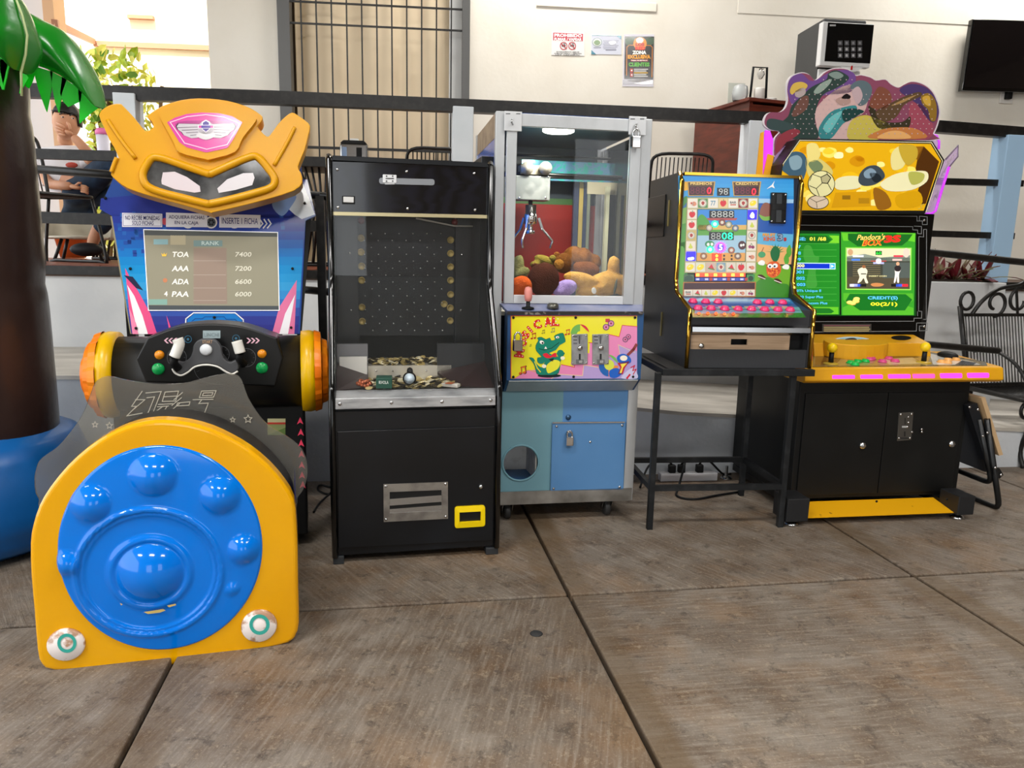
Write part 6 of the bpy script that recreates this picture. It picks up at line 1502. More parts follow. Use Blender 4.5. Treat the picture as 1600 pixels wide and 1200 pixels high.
S.build('screen', bez, mat('screen_emit', rough=.08, attr=True, emit=.62, coat=.6), label='lit green game menu screen')
# marquee box
DM = .40
mq = [f7(150, 1195, DM), f7(195, 880, DM), f7(200, 760, DM), f7(325, 640, DM), f7(1305, 660, DM), f7(1395, 800, DM), f7(1250, 1195, DM)]
mqx = f7(-60, 1000, DM).x
mq = [f7(140, 1195, DM), f7(195, 830, DM), f7(325, 640, DM), f7(1305, 660, DM), f7(1395, 800, DM), f7(1250, 1195, DM)]
mbox = MB().prism(mq, (0, .2, 0)).build('marquee_box', FBK, fg, bev=.003)
Q = Art(FI, (0, DM, 0), (0, 1, 0), K7, step=.0004)
Q.poly([(160, 1170), (205, 835), (330, 662), (1290, 682), (1366, 808), (1240, 1172)], '#d8a412'); 
Q.line([(205, 830), (328, 655), (1296, 672), (1378, 806), (1256, 1180)], 4, '#e8e0b8', 7)
rg = random.Random(11)
def inside(x, y): return 700 < y < 1140 and 260 < x < 1250 - max(0, y - 900) * .2
for i in range(46):
    x, y = rg.uniform(300, 1180), rg.uniform(700, 1120); r = rg.uniform(18, 60)
    if inside(x - r, y - r * .6) and inside(x + r, y + r * .6): Q.sp([(x + r * (1 + .35 * rg.random()) * cos(a), y + r * .65 * (1 + .35 * rg.random()) * sin(a)) for a in [j * pi / 4 for j in range(8)]], rg.choice(['#f0d860', '#e8c430', '#f4ecb0', '#c88a0c', '#e0b418', '#f0e08a']), 1 + i % 2, 3)
Q.poly([(1240, 700), (1352, 812), (1255, 1120), (1160, 1150), (1210, 980), (1180, 860), (1200, 760)], '#4a2a0c', 3); Q.poly([(1150, 700), (1240, 700), (1200, 800), (1140, 780)], '#8a5a14', 3)
Q.sp([(200, 860), (260, 750), (340, 745), (380, 800), (370, 900), (330, 960), (230, 900)], '#3a5668', 4); Q.sp([(250, 790), (310, 765), (345, 800), (330, 860), (270, 870)], '#7a94a0', 5); Q.sp([(370, 800), (450, 780), (540, 840), (570, 900), (500, 960), (400, 930)], '#c8b868', 4); Q.sp([(390, 830), (450, 800), (500, 850), (450, 900)], '#6a7a58', 5)
Q.sp([(380, 690), (450, 680), (480, 760), (440, 810), (390, 800)], '#d8c878', 5)
# football
Q.ell(487, 975, 100, 98, '#1a1a14', 6, 30); Q.ell(487, 975, 95, 93, '#d4cf9a', 7, 30)
Q.poly([(480, 925), (530, 900), (560, 930), (535, 975), (490, 972)], '#2a2a1e', 8); Q.poly([(486, 928), (528, 908), (552, 932), (530, 968), (494, 966)], '#a8a27a', 9)
for a in ((480, 925, 420, 905), (490, 972, 450, 1010), (535, 975, 560, 1020), (450, 1010, 400, 990), (450, 1010, 470, 1062), (530, 900, 525, 885), (420, 905, 402, 950)): Q.line([a[:2], a[2:]], 5, '#3a3826', 8)
Q.ell(462, 1110, 80, 52, '#2a2418', 5, 24); Q.ell(462, 1110, 75, 47, '#cbb8a0', 6, 24); Q.line([(400, 1080), (450, 1110), (520, 1085)], 4, '#4a4030', 7); Q.line([(450, 1110), (455, 1150)], 4, '#4a4030', 7)
Q.sp([(590, 950), (660, 920), (770, 925), (780, 990), (720, 1015), (600, 1015)], '#d8d4a8', 5); Q.sp([(770, 900), (820, 850), (890, 840), (940, 880), (950, 930), (880, 980), (800, 990), (760, 960)], '#3a444c', 6); Q.sp([(800, 890), (850, 860), (890, 890), (860, 930), (810, 930)], '#7a90a0', 7); Q.sp([(840, 900), (900, 900), (930, 940), (880, 965)], '#1e262c', 7)
Q.sp([(930, 960), (1040, 900), (1180, 880), (1265, 890), (1260, 960), (1150, 1020), (1000, 1030), (930, 1000)], '#ddd8ac', 5); Q.sp([(1130, 890), (1240, 900), (1225, 960), (1150, 980)], '#a8a850', 6)
Q.sp([(1000, 760), (1060, 700), (1110, 760), (1090, 850), (1010, 870)], '#d8cc88', 4); Q.sp([(1060, 690), (1180, 700), (1190, 780), (1130, 840), (1080, 790)], '#b89a30', 5)
Q.sp([(870, 1010), (960, 1040), (1000, 1140), (900, 1160)], '#8a5a18', 4); Q.sp([(1040, 1060), (1200, 1030), (1220, 1130), (1060, 1150)], '#c8960c', 4)
Q.poly([(590, 1040), (850, 1030), (850, 1140), (560, 1150)], '#c89210', 3); Q.rect(640, 1060, 700, 1090, '#8a6414', 4); Q.rect(760, 1080, 840, 1120, '#a87a14', 4)
Q.line([(1200, 1160), (1225, 1150), (1218, 1130), (1240, 1125)], 5, '#c8b048', 6)
Q.build('marquee_print', mbox, mat('marquee_glow', rough=.15, attr=True, emit=.22, coat=.4), label='lit yellow marquee print with a football')
MB().box((sx0_ + .03, .5, sz1 - .03), (f7(1240, 1190, .5).x, dbk - .15, mq[0].z + .08)).build('marquee_neck', FBK, fg)
# shaped topper sign
DTp = .52
to = [(60, 540), (70, 480), (105, 450), (170, 450), (215, 420), (235, 360), (228, 280), (240, 215), (275, 175), (340, 155), (395, 170), (435, 212), (470, 190), (520, 145), (590, 122), (680, 130), (735, 175), (780, 172), (850, 190), (890, 212), (960, 205), (1000, 240), (1055, 265), (1095, 245), (1150, 222), (1215, 230), (1280, 265), (1325, 320), (1350, 390), (1362, 450), (1345, 540), (1315, 610), (1290, 660), (330, 660), (150, 780), (130, 720), (140, 640), (180, 590), (110, 580)]
tpo = cat([f7(x, y, DTp) for x, y in to], 3)
tpr = MB().prism(tpo, (0, .012, 0)).build('topper_sign', mat('topper_edge', '#cfc8cc', .4), fg, label='cloud shaped printed topper sign')
T = Art(FI, (0, DTp, 0), (0, 1, 0), K7, step=.0004)
cxy = (720, 430)
T.sp([(cxy[0] + (x - cxy[0]) * .985, cxy[1] + (y - cxy[1]) * .98) for x, y in to], '#84485e', 0, 3)
T.sp([(240, 300), (260, 200), (340, 165), (420, 220), (560, 150), (680, 140), (740, 190), (700, 300), (480, 330), (300, 420)], '#6a4a86', 1); T.sp([(1060, 290), (1150, 240), (1270, 275), (1340, 380), (1345, 480), (1290, 520), (1180, 380)], '#4a3a68', 1); T.sp([(1150, 380), (1250, 420), (1310, 560), (1280, 640), (1150, 640), (1130, 480)], '#9a4a5a', 1)
T.sp([(440, 440), (520, 340), (640, 260), (760, 250), (830, 320), (800, 450), (720, 500), (700, 640), (470, 640), (450, 540)], '#c8a8a4', 1)
dark = '#32423e'
T.sp([(240, 480), (270, 400), (350, 320), (420, 260), (520, 210), (540, 160), (600, 140), (680, 180), (680, 215), (600, 270), (500, 320), (450, 420), (440, 520), (460, 640), (250, 640), (160, 560)], dark, 2); T.sp([(430, 300), (480, 240), (560, 205), (540, 250), (470, 310)], '#8a9a90', 3); T.sp([(540, 170), (600, 150), (650, 180), (600, 205)], '#7a8a84', 3)
T.sp([(85, 520), (120, 495), (230, 520), (300, 560), (200, 585), (100, 570)], '#3a4a4a', 3); T.sp([(150, 700), (180, 620), (280, 570), (330, 600), (220, 680), (160, 750)], '#8a3a44', 3); T.sp([(270, 460), (330, 350), (390, 330), (380, 420), (300, 480)], '#6a4a42', 3)
T.sp([(255, 290), (280, 240), (340, 225), (385, 250), (360, 285), (300, 300), (270, 320)], '#c8a850', 4); T.sp([(300, 290), (360, 270), (370, 310), (330, 340), (295, 330)], '#a89a98', 4)
T.sp([(470, 560), (540, 460), (620, 420), (740, 400), (730, 470), (640, 540), (560, 640), (480, 640)], '#3a8084', 3); T.sp([(500, 560), (560, 480), (640, 440), (600, 520), (540, 600)], '#6ab4b4', 4); T.sp([(640, 440), (720, 420), (800, 440), (760, 470), (660, 520)], '#22403e', 4)
T.sp([(700, 260), (760, 215), (830, 230), (860, 290), (820, 380), (760, 400), (740, 330)], '#5a6a70', 3); T.sp([(710, 300), (760, 260), (790, 330), (750, 390)], '#b8a0a4', 4); T.sp([(590, 360), (650, 330), (690, 340), (700, 380), (640, 400)], '#a88a82', 4); T.sp([(635, 345), (670, 312), (702, 330), (690, 350)], '#1e1a1c', 5)
T.sp([(840, 400), (880, 300), (920, 260), (990, 300), (1000, 380), (930, 430)], '#7a4a3a', 3); T.sp([(890, 440), (960, 400), (1080, 340), (1200, 300), (1220, 330), (1100, 390), (1040, 480), (960, 520), (900, 490)], '#5a4632', 3); T.sp([(1000, 400), (1100, 350), (1190, 320), (1080, 380)], '#a08050', 4); T.sp([(1220, 330), (1280, 310), (1330, 380), (1330, 500), (1290, 510), (1270, 430), (1230, 390)], '#8a6a2a', 3); T.sp([(1230, 340), (1280, 330), (1290, 400), (1250, 390)], '#c8a040', 4)
T.sp([(830, 410), (880, 420), (900, 480), (960, 520), (1080, 520), (1140, 480), (1130, 560), (1050, 600), (900, 560)], '#3a3426', 2); T.sp([(700, 520), (800, 470), (900, 500), (1000, 560), (900, 650), (690, 650)], '#c0b050', 2); T.sp([(840, 640), (920, 580), (1040, 560), (1180, 570), (1250, 640)], '#c07a44', 4); T.sp([(900, 640), (980, 590), (1080, 590), (1140, 640)], '#e0a868', 5)
for j in range(12):
    for i in range(26):
        x, y = 250 + i * 42 + (j % 2) * 21, 210 + j * 36
        if (y > 300 or 480 < x < 720) and x < 1310 and (x > 270): T.ell(x, y, 4.5, 4.5, '#b8a4a8', 7, 6)
T.build('topper_print', tpr, PRINTG)
# acrylic light wings
PUR = mat('acrylic_purple', '#c83cf0', .2, emit=.45); LIL = glass('acrylic_lilac', '#d8b0f0', .35); ORA = mat('acrylic_orange', '#eba21e', .35)
DW = .56
def wing(pts, m, nm, d=DW, th=.008): return MB().prism([f7(x, y, d) for x, y in pts], (0, th, 0)).build(nm, m, fg)
wing([(1290, 605), (1330, 615), (1352, 660), (1352, 720), (1300, 700)], LIL, 'light_wing'); MB().tube([f7(x, y, DW) for x, y in ((1300, 610), (1335, 625), (1352, 665), (1350, 720))], .006, 6).build('lit_edge', PUR, fg)
wing([(1495, 690), (1490, 775), (1430, 850), (1325, 1180), (1300, 1195), (1240, 1195), (1395, 800)], LIL, 'light_wing'); MB().tube([f7(x, y, DW) for x, y in ((1425, 850), (1375, 1010), (1325, 1175), (1300, 1192), (1255, 1197))], .007, 6).build('lit_edge', PUR, fg); MB().tube([f7(x, y, DW) for x, y in ((1400, 795), (1492, 692), (1490, 775), (1428, 850))], .004, 6).build('wing_edge', mat('wing_edge', '#7a6a80', .3), fg)
WA = Art(FI, (0, DW - .0005, 0), (0, 1, 0), K7)
for i in range(4): WA.line([(1412 + i * 17, 850 - i * 28), (1418 + i * 17, 800 - i * 14)], 5, '#b0a0a8', 0)
WA.line([(1370, 920), (1385, 880), (1395, 890), (1402, 850)], 4, '#8a7a98', 0); WA.line([(1310, 1100), (1322, 1060), (1335, 1080), (1345, 1020)], 4, '#8a7a98', 0)
WA.build('wing_print', fg, PRINT)
wing([(65, 590), (42, 600), (8, 915), (55, 915)], ORA, 'side_fin', .50); wing([(75, 580), (110, 585), (132, 650), (128, 760), (95, 915), (30, 915)], PUR, 'side_fin', .51); wing([(95, 755), (138, 770), (108, 915), (60, 915)], ORA, 'side_fin', .50); wing([(150, 770), (228, 690), (225, 740), (165, 915), (112, 915)], LIL, 'light_wing', .50); MB().tube([f7(x, y, .495) for x, y in ((195, 790), (158, 915))], .006, 6).build('lit_edge', PUR, fg)
# left side: handle recess in the rear part of the base
ux = gx0 - .001
ha, hb_ = FI.w(980 + 752 / 4.2867, 560 + 140 / 4.2867, ux), FI.w(980 + 820 / 4.2867, 560 + 215 / 4.2867, ux)
MB().box((ux - .002, min(ha.y, hb_.y), hb_.z), (ux + .002, max(ha.y, hb_.y), ha.z)).build('handle_recess', mat('recess_black', ''), base)
# ================================================================= RAILINGS
RD = .06
ra = thing('terrace_railing', 'black railing with white posts along the terrace edge', 'railing', FT)
tops = [(40, 142), (430, 153.5), (722, 166), (1180, 185), (1466, 198.5), (1640, 212)]
tp3 = [FT.v(x, y, RD) for x, y in tops]
hz = FT.v(722, 156, RD).z - FT.v(722, 176, RD).z
for a, b in zip(tp3, tp3[1:]): MB().bar(a, b, .075, hz).build('top_rail', RAILM, ra)
def rbar(x0, y0, x1, y1, h=.055, d=RD, nm='mid_rail', par=None): MB().bar(FT.v(x0, y0, d), FT.v(x1, y1, d), .045, h).build(nm, RAILM, par or ra)
rbar(40, 240, 707, 259, .06); rbar(40, 339, 707, 360, .07); rbar(1195, 276, 1596, 287, .045); rbar(1195, 357, 1582, 369, .045)
POSTM = mat('post_white_paint', '#dfe3e6', .7, noise=('#cfd6da', 3, .4, .7), spec=.2)
for x0, x1, yt in ((181, 215, 147), (707, 739, 168), (1166, 1199, 190), (1566, 1596, 212)):
    a, b = FT.v(x0, yt, RD), FT.v(x1, yt, RD)
    MB().box((a.x, RD - .06, ZT if x0 < 1500 else .2), (b.x, RD + .09, a.z)).build('post', POSTM if x0 < 1500 else mat('post_pale_blue', '#a9cbe8', .7), ra, bev=.004)  # rightmost post pale blue, the others off-white
rr_h = thing('ramp_handrail', 'black tubular handrail along the edge of the concrete ramp', 'railing', FT)
RDp = -1.02
for pts in (((40, 263), (188, 274), (500, 306)), ((500, 306), (1450, 394), (1640, 414)), ((470, 452), (500, 455), (1448, 538), (1560, 548))):
    MB().tube([FT.v(x, y, RDp) for x, y in pts], .02, 8).build('rail', RAILM, rr_h)
for x, yt in ((500, 306), (1452, 394), (190, 275)):
    p = FT.v(x, yt, RDp); MB().bar((p.x, RDp, ramp_z(p.x)), (p.x, RDp, p.z), .042).build('post', RAILM, rr_h)
# planter wall at the right with red leaved plants
pw0, pw1 = FT.v(1455, 480, -.32), FT.v(1568, 480, -.32)
pz_ = FT.v(1510, 441, -.32).z
pln = thing('planter_box', 'white masonry planter beside the ramp at the right', 'planter', FT)
MB().box((pw0.x - .5, -.32, ramp_z(pw0.x) - .1), (pw1.x, -.005, pz_)).build('planter_wall', TW, pln, bev=.006)
MB().box((pw0.x - .45, -.28, pz_), (pw1.x - .04, -.04, pz_ + .012)).build('soil', mat('soil', '#2a2018', .95), pln)
LR = mat('leaf_maroon', '#6a1a24', .4, noise=('#8a8a60', 9, .5, .62)); 
rg = random.Random(21)
for k_ in range(5):
    x = pw0.x + .04 + k_ * (pw1.x - pw0.x - .12) / 4; Fp_ = Fr(FT.M @ V((x, -.17, pz_ + .012)), 8)
    t = thing('red_plant', ['leftmost', 'second from left', 'middle', 'fourth from left', 'rightmost'][k_] + ' of the spiky maroon plants in the white planter', 'plant', Fp_, 'maroon plants in the planter')
    for j in range(11):
        a = rg.uniform(0, 2 * pi); l = rg.uniform(.14, .3); e = rg.uniform(.25, 1.25); b = MB(); pts = []
        for i in range(6):
            s_ = i / 5; r_ = l * s_ * cos(e) + .02; z_ = l * s_ * sin(e) - .12 * s_ * s_ * l * 3 * cos(e); w = .018 * sin(pi * (.12 + .88 * s_)) + .001
            c = V((r_ * cos(a), r_ * sin(a), max(.0, z_))); n_ = V((-sin(a), cos(a), 0)); pts += [c - n_ * w, c + V((0, 0, -.004)), c + n_ * w]
        b.add(pts, [(3 * i + u, 3 * i + u + 1, 3 * i + u + 4, 3 * i + u + 3) for i in range(5) for u in (0, 1)], None, True)
        b.build('leaf', LR, t, solid=.0015)

# ================================================================= WALL SIGNS, TELEVISION
KS = (840, 0, 4.0)
def sign(name, lab, c4_, base):
    pts = [FB.v(840 + x / 4, y / 4, -.004) for x, y in c4_]; c = sum(pts, V()) / 4
    F2 = Fr(FB.M @ V((c.x, 0, c.z)), 5.0)
    o = MB().prism([p - V((c.x, 0, c.z)) for p in pts], (0, .004, 0)).build(name, mat(name + '_card', base, .4), None, fr=F2); tag(o, lab, 'sign')
    return o, Art(F2, (0, -.004, 0), (0, 1, 0), KS, step=.0006)
o, A = sign('no_smoking_sign', 'white and red no smoking notice, left of the three wall signs', [(88, 196), (294, 206), (292, 350), (86, 344)], '#e4e2de')
A.poly([(98, 204), (284, 212), (282, 258), (97, 252)], '#c43a48'); A.text('PROHIBIDO', 104, 209, 278, 230, '#f4ecec', 2, .05, 4); A.text('FUMAR / VAPEAR', 104, 235, 277, 254, '#f4ecec', 2, .05, 3)
for x in (163, 216):
    A.ring(x, 287, 24, 25, 5, '#b83a44', 2); A.line([(x - 17, 270), (x + 17, 304)], 5, '#b83a44', 4); A.rect(x - 12, 282, x + 12, 290, '#3a3436', 3); A.sp([(x - 2, 276), (x + 6, 266), (x + 12, 274), (x + 4, 282)], '#8a8486', 3)
A.text('ESTABLECIMIENTO LIBRE DE', 118, 320, 260, 327, '#2a2a2c', 2, .02, 2); A.text('HUMO DE TABACO Y EMISIONES', 104, 330, 275, 337, '#2a2a2c', 2, .02, 2); A.text('LEY GENERAL', 112, 339, 268, 346, '#2a2a2c', 2, .02, 2)
A.build('lettering', o, PRINT)
o, A = sign('certificate_notice', 'small pale blue certificate with a green seal on the wall', [(338, 219), (524, 222), (523, 342), (335, 338)], '#cfd2de')
A.poly([(338, 219), (524, 222), (524, 226), (338, 224)], '#2a6a78'); A.poly([(490, 222), (524, 222), (524, 248)], '#2a7a90', 1); A.poly([(336, 312), (366, 340), (335, 339)], '#2a7a90', 1)
A.ell(372, 264, 31, 28, '#7a8a8a', 1); A.ell(372, 264, 26, 23, '#d8dcd4', 2); A.ell(372, 266, 20, 16, '#5a7a40', 3); A.rect(350, 294, 396, 301, '#8a8c98', 1)
for i in range(6): A.rect(408 + (i % 2) * 4, 252 + i * 10, 506 - (i % 3) * 8, 257 + i * 10, '#9a9cac', 1)
A.rect(425, 310, 492, 316, '#6a6c80', 1); A.sp([(445, 262), (480, 255), (490, 270), (460, 280)], '#eef0f6', 2)
A.build('print', o, PRINTG)
o, A = sign('customers_poster', 'tall black poster reading ZONA EXCLUSIVA in orange and green', [(540, 214), (728, 214), (724, 542), (530, 540)], '#d4d2da')
A.poly([(546, 226), (728, 228), (722, 498), (541, 494)], '#1a1614'); A.sp([(548, 240), (590, 232), (610, 250), (570, 285), (550, 270)], '#2a4a2a', 1); A.sp([(670, 250), (700, 235), (724, 240), (722, 275), (690, 280)], '#2a4a2a', 1)
A.line([(556, 470), (558, 295), (572, 282), (705, 284), (717, 296), (714, 480)], 5, '#c87a30', 1); A.ell(640, 272, 42, 40, '#d8882a', 2); A.sp([(615, 250), (625, 238), (645, 235), (662, 250), (650, 268), (625, 268)], '#f0ece4', 3)
A.text('LOS', 612, 268, 668, 288, '#c02820', 4, .08); A.text('RED', 610, 290, 674, 312, '#d83a20', 4, .08)
A.text('ZONA', 592, 316, 680, 340, '#f2efe8', 3, .06); A.text('EXCLUSIVA', 564, 342, 706, 368, '#f0a028', 3, .06); A.rect(582, 372, 690, 384, '#a03028', 2); A.text('PARA NUESTROS', 586, 374, 686, 382, '#f4e8e0', 3, .03); A.text('CLIENTES', 568, 390, 700, 416, '#58a838', 3, .06)
for y in (440, 468): A.rect(578, y - 12, 596, y + 12, '#b03028', 2); A.poly([(582, y), (592, y - 6), (592, y + 6)], '#f0e8e0', 3)
for i in range(5): A.rect(602, 430 + i * 11, 690 - (i % 2) * 10, 436 + i * 11, '#d8a838' if i == 2 else '#c8c4c0', 2)
A.poly([(535, 500), (722, 498), (720, 524), (532, 528)], '#8a8890', 1); A.sp([(560, 505), (640, 498), (700, 506), (680, 520), (600, 512)], '#2a221e', 2); A.poly([(600, 520), (720, 500), (719, 526), (660, 528)], '#f2f0f4', 2)
A.build('print', o, PRINTG)
# television
tv4 = [FB.v(1521, 29, -.12), FB.v(1640, 31, -.12), FB.v(1628, 143, -.12), FB.v(1504, 141, -.12)]
tvc = sum(tv4, V()) / 4; Ft = Fr(FB.M @ V((tvc.x, -.12, tvc.z)), 5)
tv = thing('television', 'black flat television mounted high on the right of the wall', 'television', Ft)
w_, h_ = tv4[1].x - tv4[0].x + .25, .62
tl = V((-.32, 0, 0))
TVM = mat('tv_black', '#070708', .2, coat=.3)
p4 = [p - V((tvc.x, -.12, tvc.z)) for p in tv4]; p4[1].x += .5; p4[2].x += .5
MB().prism([p + V((0, .01, 0)) for p in p4], (0, .05, 0)).build('tv_case', TVM, tv, bev=.004)
MB().prism([p + V((sx, .004, sz)) for p, (sx, sz) in zip(p4, ((.012, -.012), (-.012, -.012), (-.012, .025), (.012, .025)))], (0, .006, 0)).build('tv_screen', mat('tv_screen', '#0a0708', .06, coat=.5), tv)
MB().box((.0, .06, -.15), (.3, .12, .15)).build('wall_bracket', BLACKM, tv)
cw_ = FB.v(1572, 152, -.02); cws = Fr(FB.M @ V((cw_.x, 0, cw_.z)), 5)
ws_ = thing('wall_socket', 'white wall socket with a black plug under the television', 'socket', cws)
MB().box((-.05, -.02, -.05), (.07, 0, .06)).build('socket_plate', mat('socket_white', '#dcd8d0', .5), ws_, bev=.004); MB().box((-.02, -.06, -.02), (.03, -.02, .04)).build('plug', BLACKM, ws_, bev=.006); MB().tube([(.0, -.05, .03), (.06, -.06, .09), (.03, -.04, .16)], .006, 6).build('plug_cable', BLACKM, ws_); MB().tube([(.2, -.03, .14), (.2, -.03, -.02)], .004, 6).build('hanging_wire', BLACKM, ws_)

# ================================================================= WOODEN CABINET AND THINGS ON IT
CYY = 5.6
kc = FB.I @ V((0, CYY, 0)); FCB = Fr((W0.v(1168, 200, CYY).x, CYY, ZT), 19)
cab = thing('wooden_cabinet', 'reddish brown wooden cabinet with shelves on the terrace', 'cabinet', FCB)
WD = mat('red_wood', '#6a2c1c', .35, noise=('#4a1c12', 5, .35, .7), nscale=(1, 1, 6)); WDD = mat('red_wood_dark', '#3c160e', .4)
ctp = FCB.v(1200, 156, 0).z; cwd = FCB.v(1260, 200, 0).x; cdp = .5
cdp = min(.8, max(.3, FCB.w(1084, 220, 0).y if FCB.w(1084, 220, 0).y > 0 else .5))
MB().box((0, 0, 0), (.03, cdp, ctp - .02)).build('side', WD, cab, bev=.002); MB().box((cwd - .03, 0, 0), (cwd, cdp, ctp - .02)).build('side', WD, cab, bev=.002)
MB().box((-.03, -.03, ctp - .025), (cwd + .03, cdp, ctp)).build('top', WD, cab, bev=.004)
MB().box((.03, cdp - .02, 0), (cwd - .03, cdp, ctp - .02)).build('back', WDD, cab)
for y0, y1, m in ((165, 176, WD), (192, 215, mat('red_wood_light', '#8a3524', .35, noise=('#6a2418', 6, .4, .7))), (232, 246, WD)):
    a, b = FCB.v(1200, y0, 0).z, FCB.v(1200, y1, 0).z; MB().box((.03, .0 if y0 != 165 else .0, b), (cwd - .03, .02 if y0 != 165 else cdp - .02, a)).build('rail' if y0 != 192 else 'drawer', m, cab)
MB().box((.03, .02, FCB.v(1200, 192, 0).z), (cwd - .03, cdp - .02, FCB.v(1200, 186, 0).z)).build('shelf', WD, cab)
MB().box((.03, .01, 0), (cwd - .03, .03, .35)).build('plinth_board', WD, cab)
def on_cab(x, y, d): return Fr(FCB.M @ V((FCB.v(x, y, d).x, d, ctp)), 5)
Fq = on_cab(1184, 150, .15); pc = thing('plastic_stand', 'black framed dispenser stand on top of the wooden cabinet', 'dispenser', Fq)
hh = FCB.v(1184, 105, .15).z - ctp
MB().tube([(-.06, 0, 0), (-.05, 0, hh), (.055, 0, hh), (.065, 0, 0)], .009, 6).build('frame', BLACKM, pc); MB().lathe([(.0, hh - .005), (.018, hh - .01), (.03, hh - .05), (.012, hh - .08), (0, hh - .082)], (.01, 0, 0), (0, 0, 1), 14).build('funnel', glass('smoked', '#c8c4bc', .5), pc); MB().lathe([(.04, 0), (.038, .10), (.036, .11), (0, .11)], (.01, 0, 0), (0, 0, 1), 16).build('cup_stack', mat('cup_white', '#e4e0d8', .5), pc)
Fq = on_cab(1205, 150, .12); bw_ = MB().lathe([(.028, 0), (.042, .035), (.04, .04), (0, .03)], (0, 0, 0), (0, 0, 1), 16).build('small_bowl', mat('cup_white', '#e4e0d8', .5), None, fr=Fq); tag(bw_, 'small cream bowl at the right on the wooden cabinet', 'bowl')
Fq = on_cab(1156, 150, .12); pb_ = thing('plastic_box', 'clear plastic container on the left of the wooden cabinet top', 'container', Fq); MB().lathe([(.05, 0), (.06, .05), (.05, .10), (.02, .115), (0, .115)], (0, 0, 0), (0, 0, 1), 16).build('tub', glass('clear_tub', '#e0e4e4', .5), pb_)
Fq = on_cab(1150, 150, .3); cdn = MB().prism([(-.06, 0, 0), (.07, 0, 0), (.07, .012, .17), (-.06, .012, .17)], (0, .006, 0)).build('table_card', mat('card_pale', '#c8ccc0', .5), None, fr=Fq); tag(cdn, 'pale notice card standing behind the clear container on the cabinet', 'card')

# ================================================================= TALL WATER DISPENSER
DY = 5.8
FD = Fr((W0.v(1283, 100, DY).x, DY, ZT), 6)
wdp = thing('water_dispenser', 'tall grey and white dispenser with a black keypad front', 'water dispenser', FD)
dtop, dmid = FD.v(1320, 30, .0).z, FD.v(1320, 108, 0).z
dw0, dw1 = FD.v(1285, 60, 0).x, FD.v(1352, 60, 0).x
ddp = max(.35, min(.6, FD.w(1247, 60, dw0).y))
DG = mat('dispenser_grey', '#3b3c3d', .5); DWH = mat('dispenser_white', '#dcdcda', .35)
MB().box((dw0, 0.02, 0), (dw1, ddp, dmid)).build('column', DWH, wdp, bev=.008)
MB().box((dw0 - .004, .03, 0), (dw0 + .0, ddp, dtop - .01)).build('side_cover', DG, wdp)
MB().box((dw0, .0, dmid + .02), (dw1, ddp, dtop)).build('head', DG, wdp, bev=.012)
hf0, hf1 = FD.v(1283, 70, -.06), FD.v(1366, 36, -.06)
ft = FD.v(1320, 35, -.06).z; fb = FD.v(1320, 104, -.06).z
MB().box((hf0.x, -.06, fb), (hf1.x, .0, ft)).build('front_head', DWH, wdp, bev=.006)
kp = MB().box((FD.v(1291, 70, -.065).x, -.065, FD.v(1320, 97, -.065).z), (FD.v(1366, 36, -.065).x, -.058, FD.v(1320, 36.5, -.065).z)).build('keypad_panel', mat('keypad_black', '#0a0a0b', .12), wdp)
KD = (1180, 0, 3.8095)
ka = Art(FD, (0, -.065, 0), (0, 1, 0), KD, step=.0006)
for r in range(3):
    for c in range(4): x, y = 506 + c * 39, 256 + r * 37; k1_ = Art(FD, (0, -.065, 0), (0, 1, 0), KD, step=.0006); k1_.rect(x - 14, y - 15, x + 14, y + 15, '#4a4a4c'); k1_.rect(x - 7, y - 8, x + 6, y + 8, '#b8b8b8' if r else '#8a8a8c', 1); k1_.build('key', kp, PRINT)
ka.rect(444, 146, 480, 156, '#b0b0b0'); ka.build('keypad_mark', kp, PRINT)
sp0 = FD.v(1329, 103, -.05); MB().prism([(sp0.x - .08, -.055, fb), (sp0.x + .1, -.055, fb), (sp0.x + .04, -.055, fb - .03), (sp0.x - .02, -.055, fb - .03)], (0, .05, 0)).build('spout', DWH, wdp); MB().box((sp0.x, -.06, fb - .02), (sp0.x + .012, -.055, fb + .01)).build('red_mark', REDP, wdp)
MB().box((dw0, -.1, .0), (dw1, .03, .62)).build('base', DWH, wdp, bev=.01)

# ================================================================= TERRACE CHAIRS AND TABLES
def wire_chair(name, lab, fr):
    t = thing(name, lab, 'chair', fr, 'black wire chairs on the terrace')
    bk = MB().tube(rnd([(-.21, .22, .45), (-.23, .28, .86), (.23, .28, .86), (.21, .22, .45)], .07)[5:-5] if 0 else cat([(-.21, .2, .44), (-.225, .26, .74), (-.19, .285, .85), (0, .29, .865), (.19, .285, .85), (.225, .26, .74), (.21, .2, .44)], 4, False), .012, 8).build('back_frame', RAILM, t)
    for i in range(13): x = -.18 + i * .03; MB().tube([(x, .21, .45), (x, .285, .84)], .0045, 5).build('back_wire', RAILM, bk)
    st = MB().tube(rnd([(-.22, -.22, .44), (.22, -.22, .44), (.21, .21, .44), (-.21, .21, .44)], .06), .012, 8, closed=True).build('seat_frame', RAILM, t)
    for i in range(13): x = -.19 + i * .0317; MB().tube([(x, -.215, .44), (x, .205, .44)], .0045, 5).build('seat_wire', RAILM, st)
    for s in (-1, 1): MB().tube(cat([(s * .21, .2, .44), (s * .23, .3, .02), (s * .23, .2, .012), (s * .23, -.2, .012), (s * .23, -.27, .03), (s * .21, -.2, .44)], 4, False), .011, 8).build('leg', RAILM, t)
    return t
def fat(x, y, Y, yaw): p = W0.v(x, y, Y); return Fr((p.x, Y, ZT), yaw)
ch0 = wire_chair('wire_chair', 'black wire chair beside the seated person, left of the table', fat(64, 300, 5.0, 70))
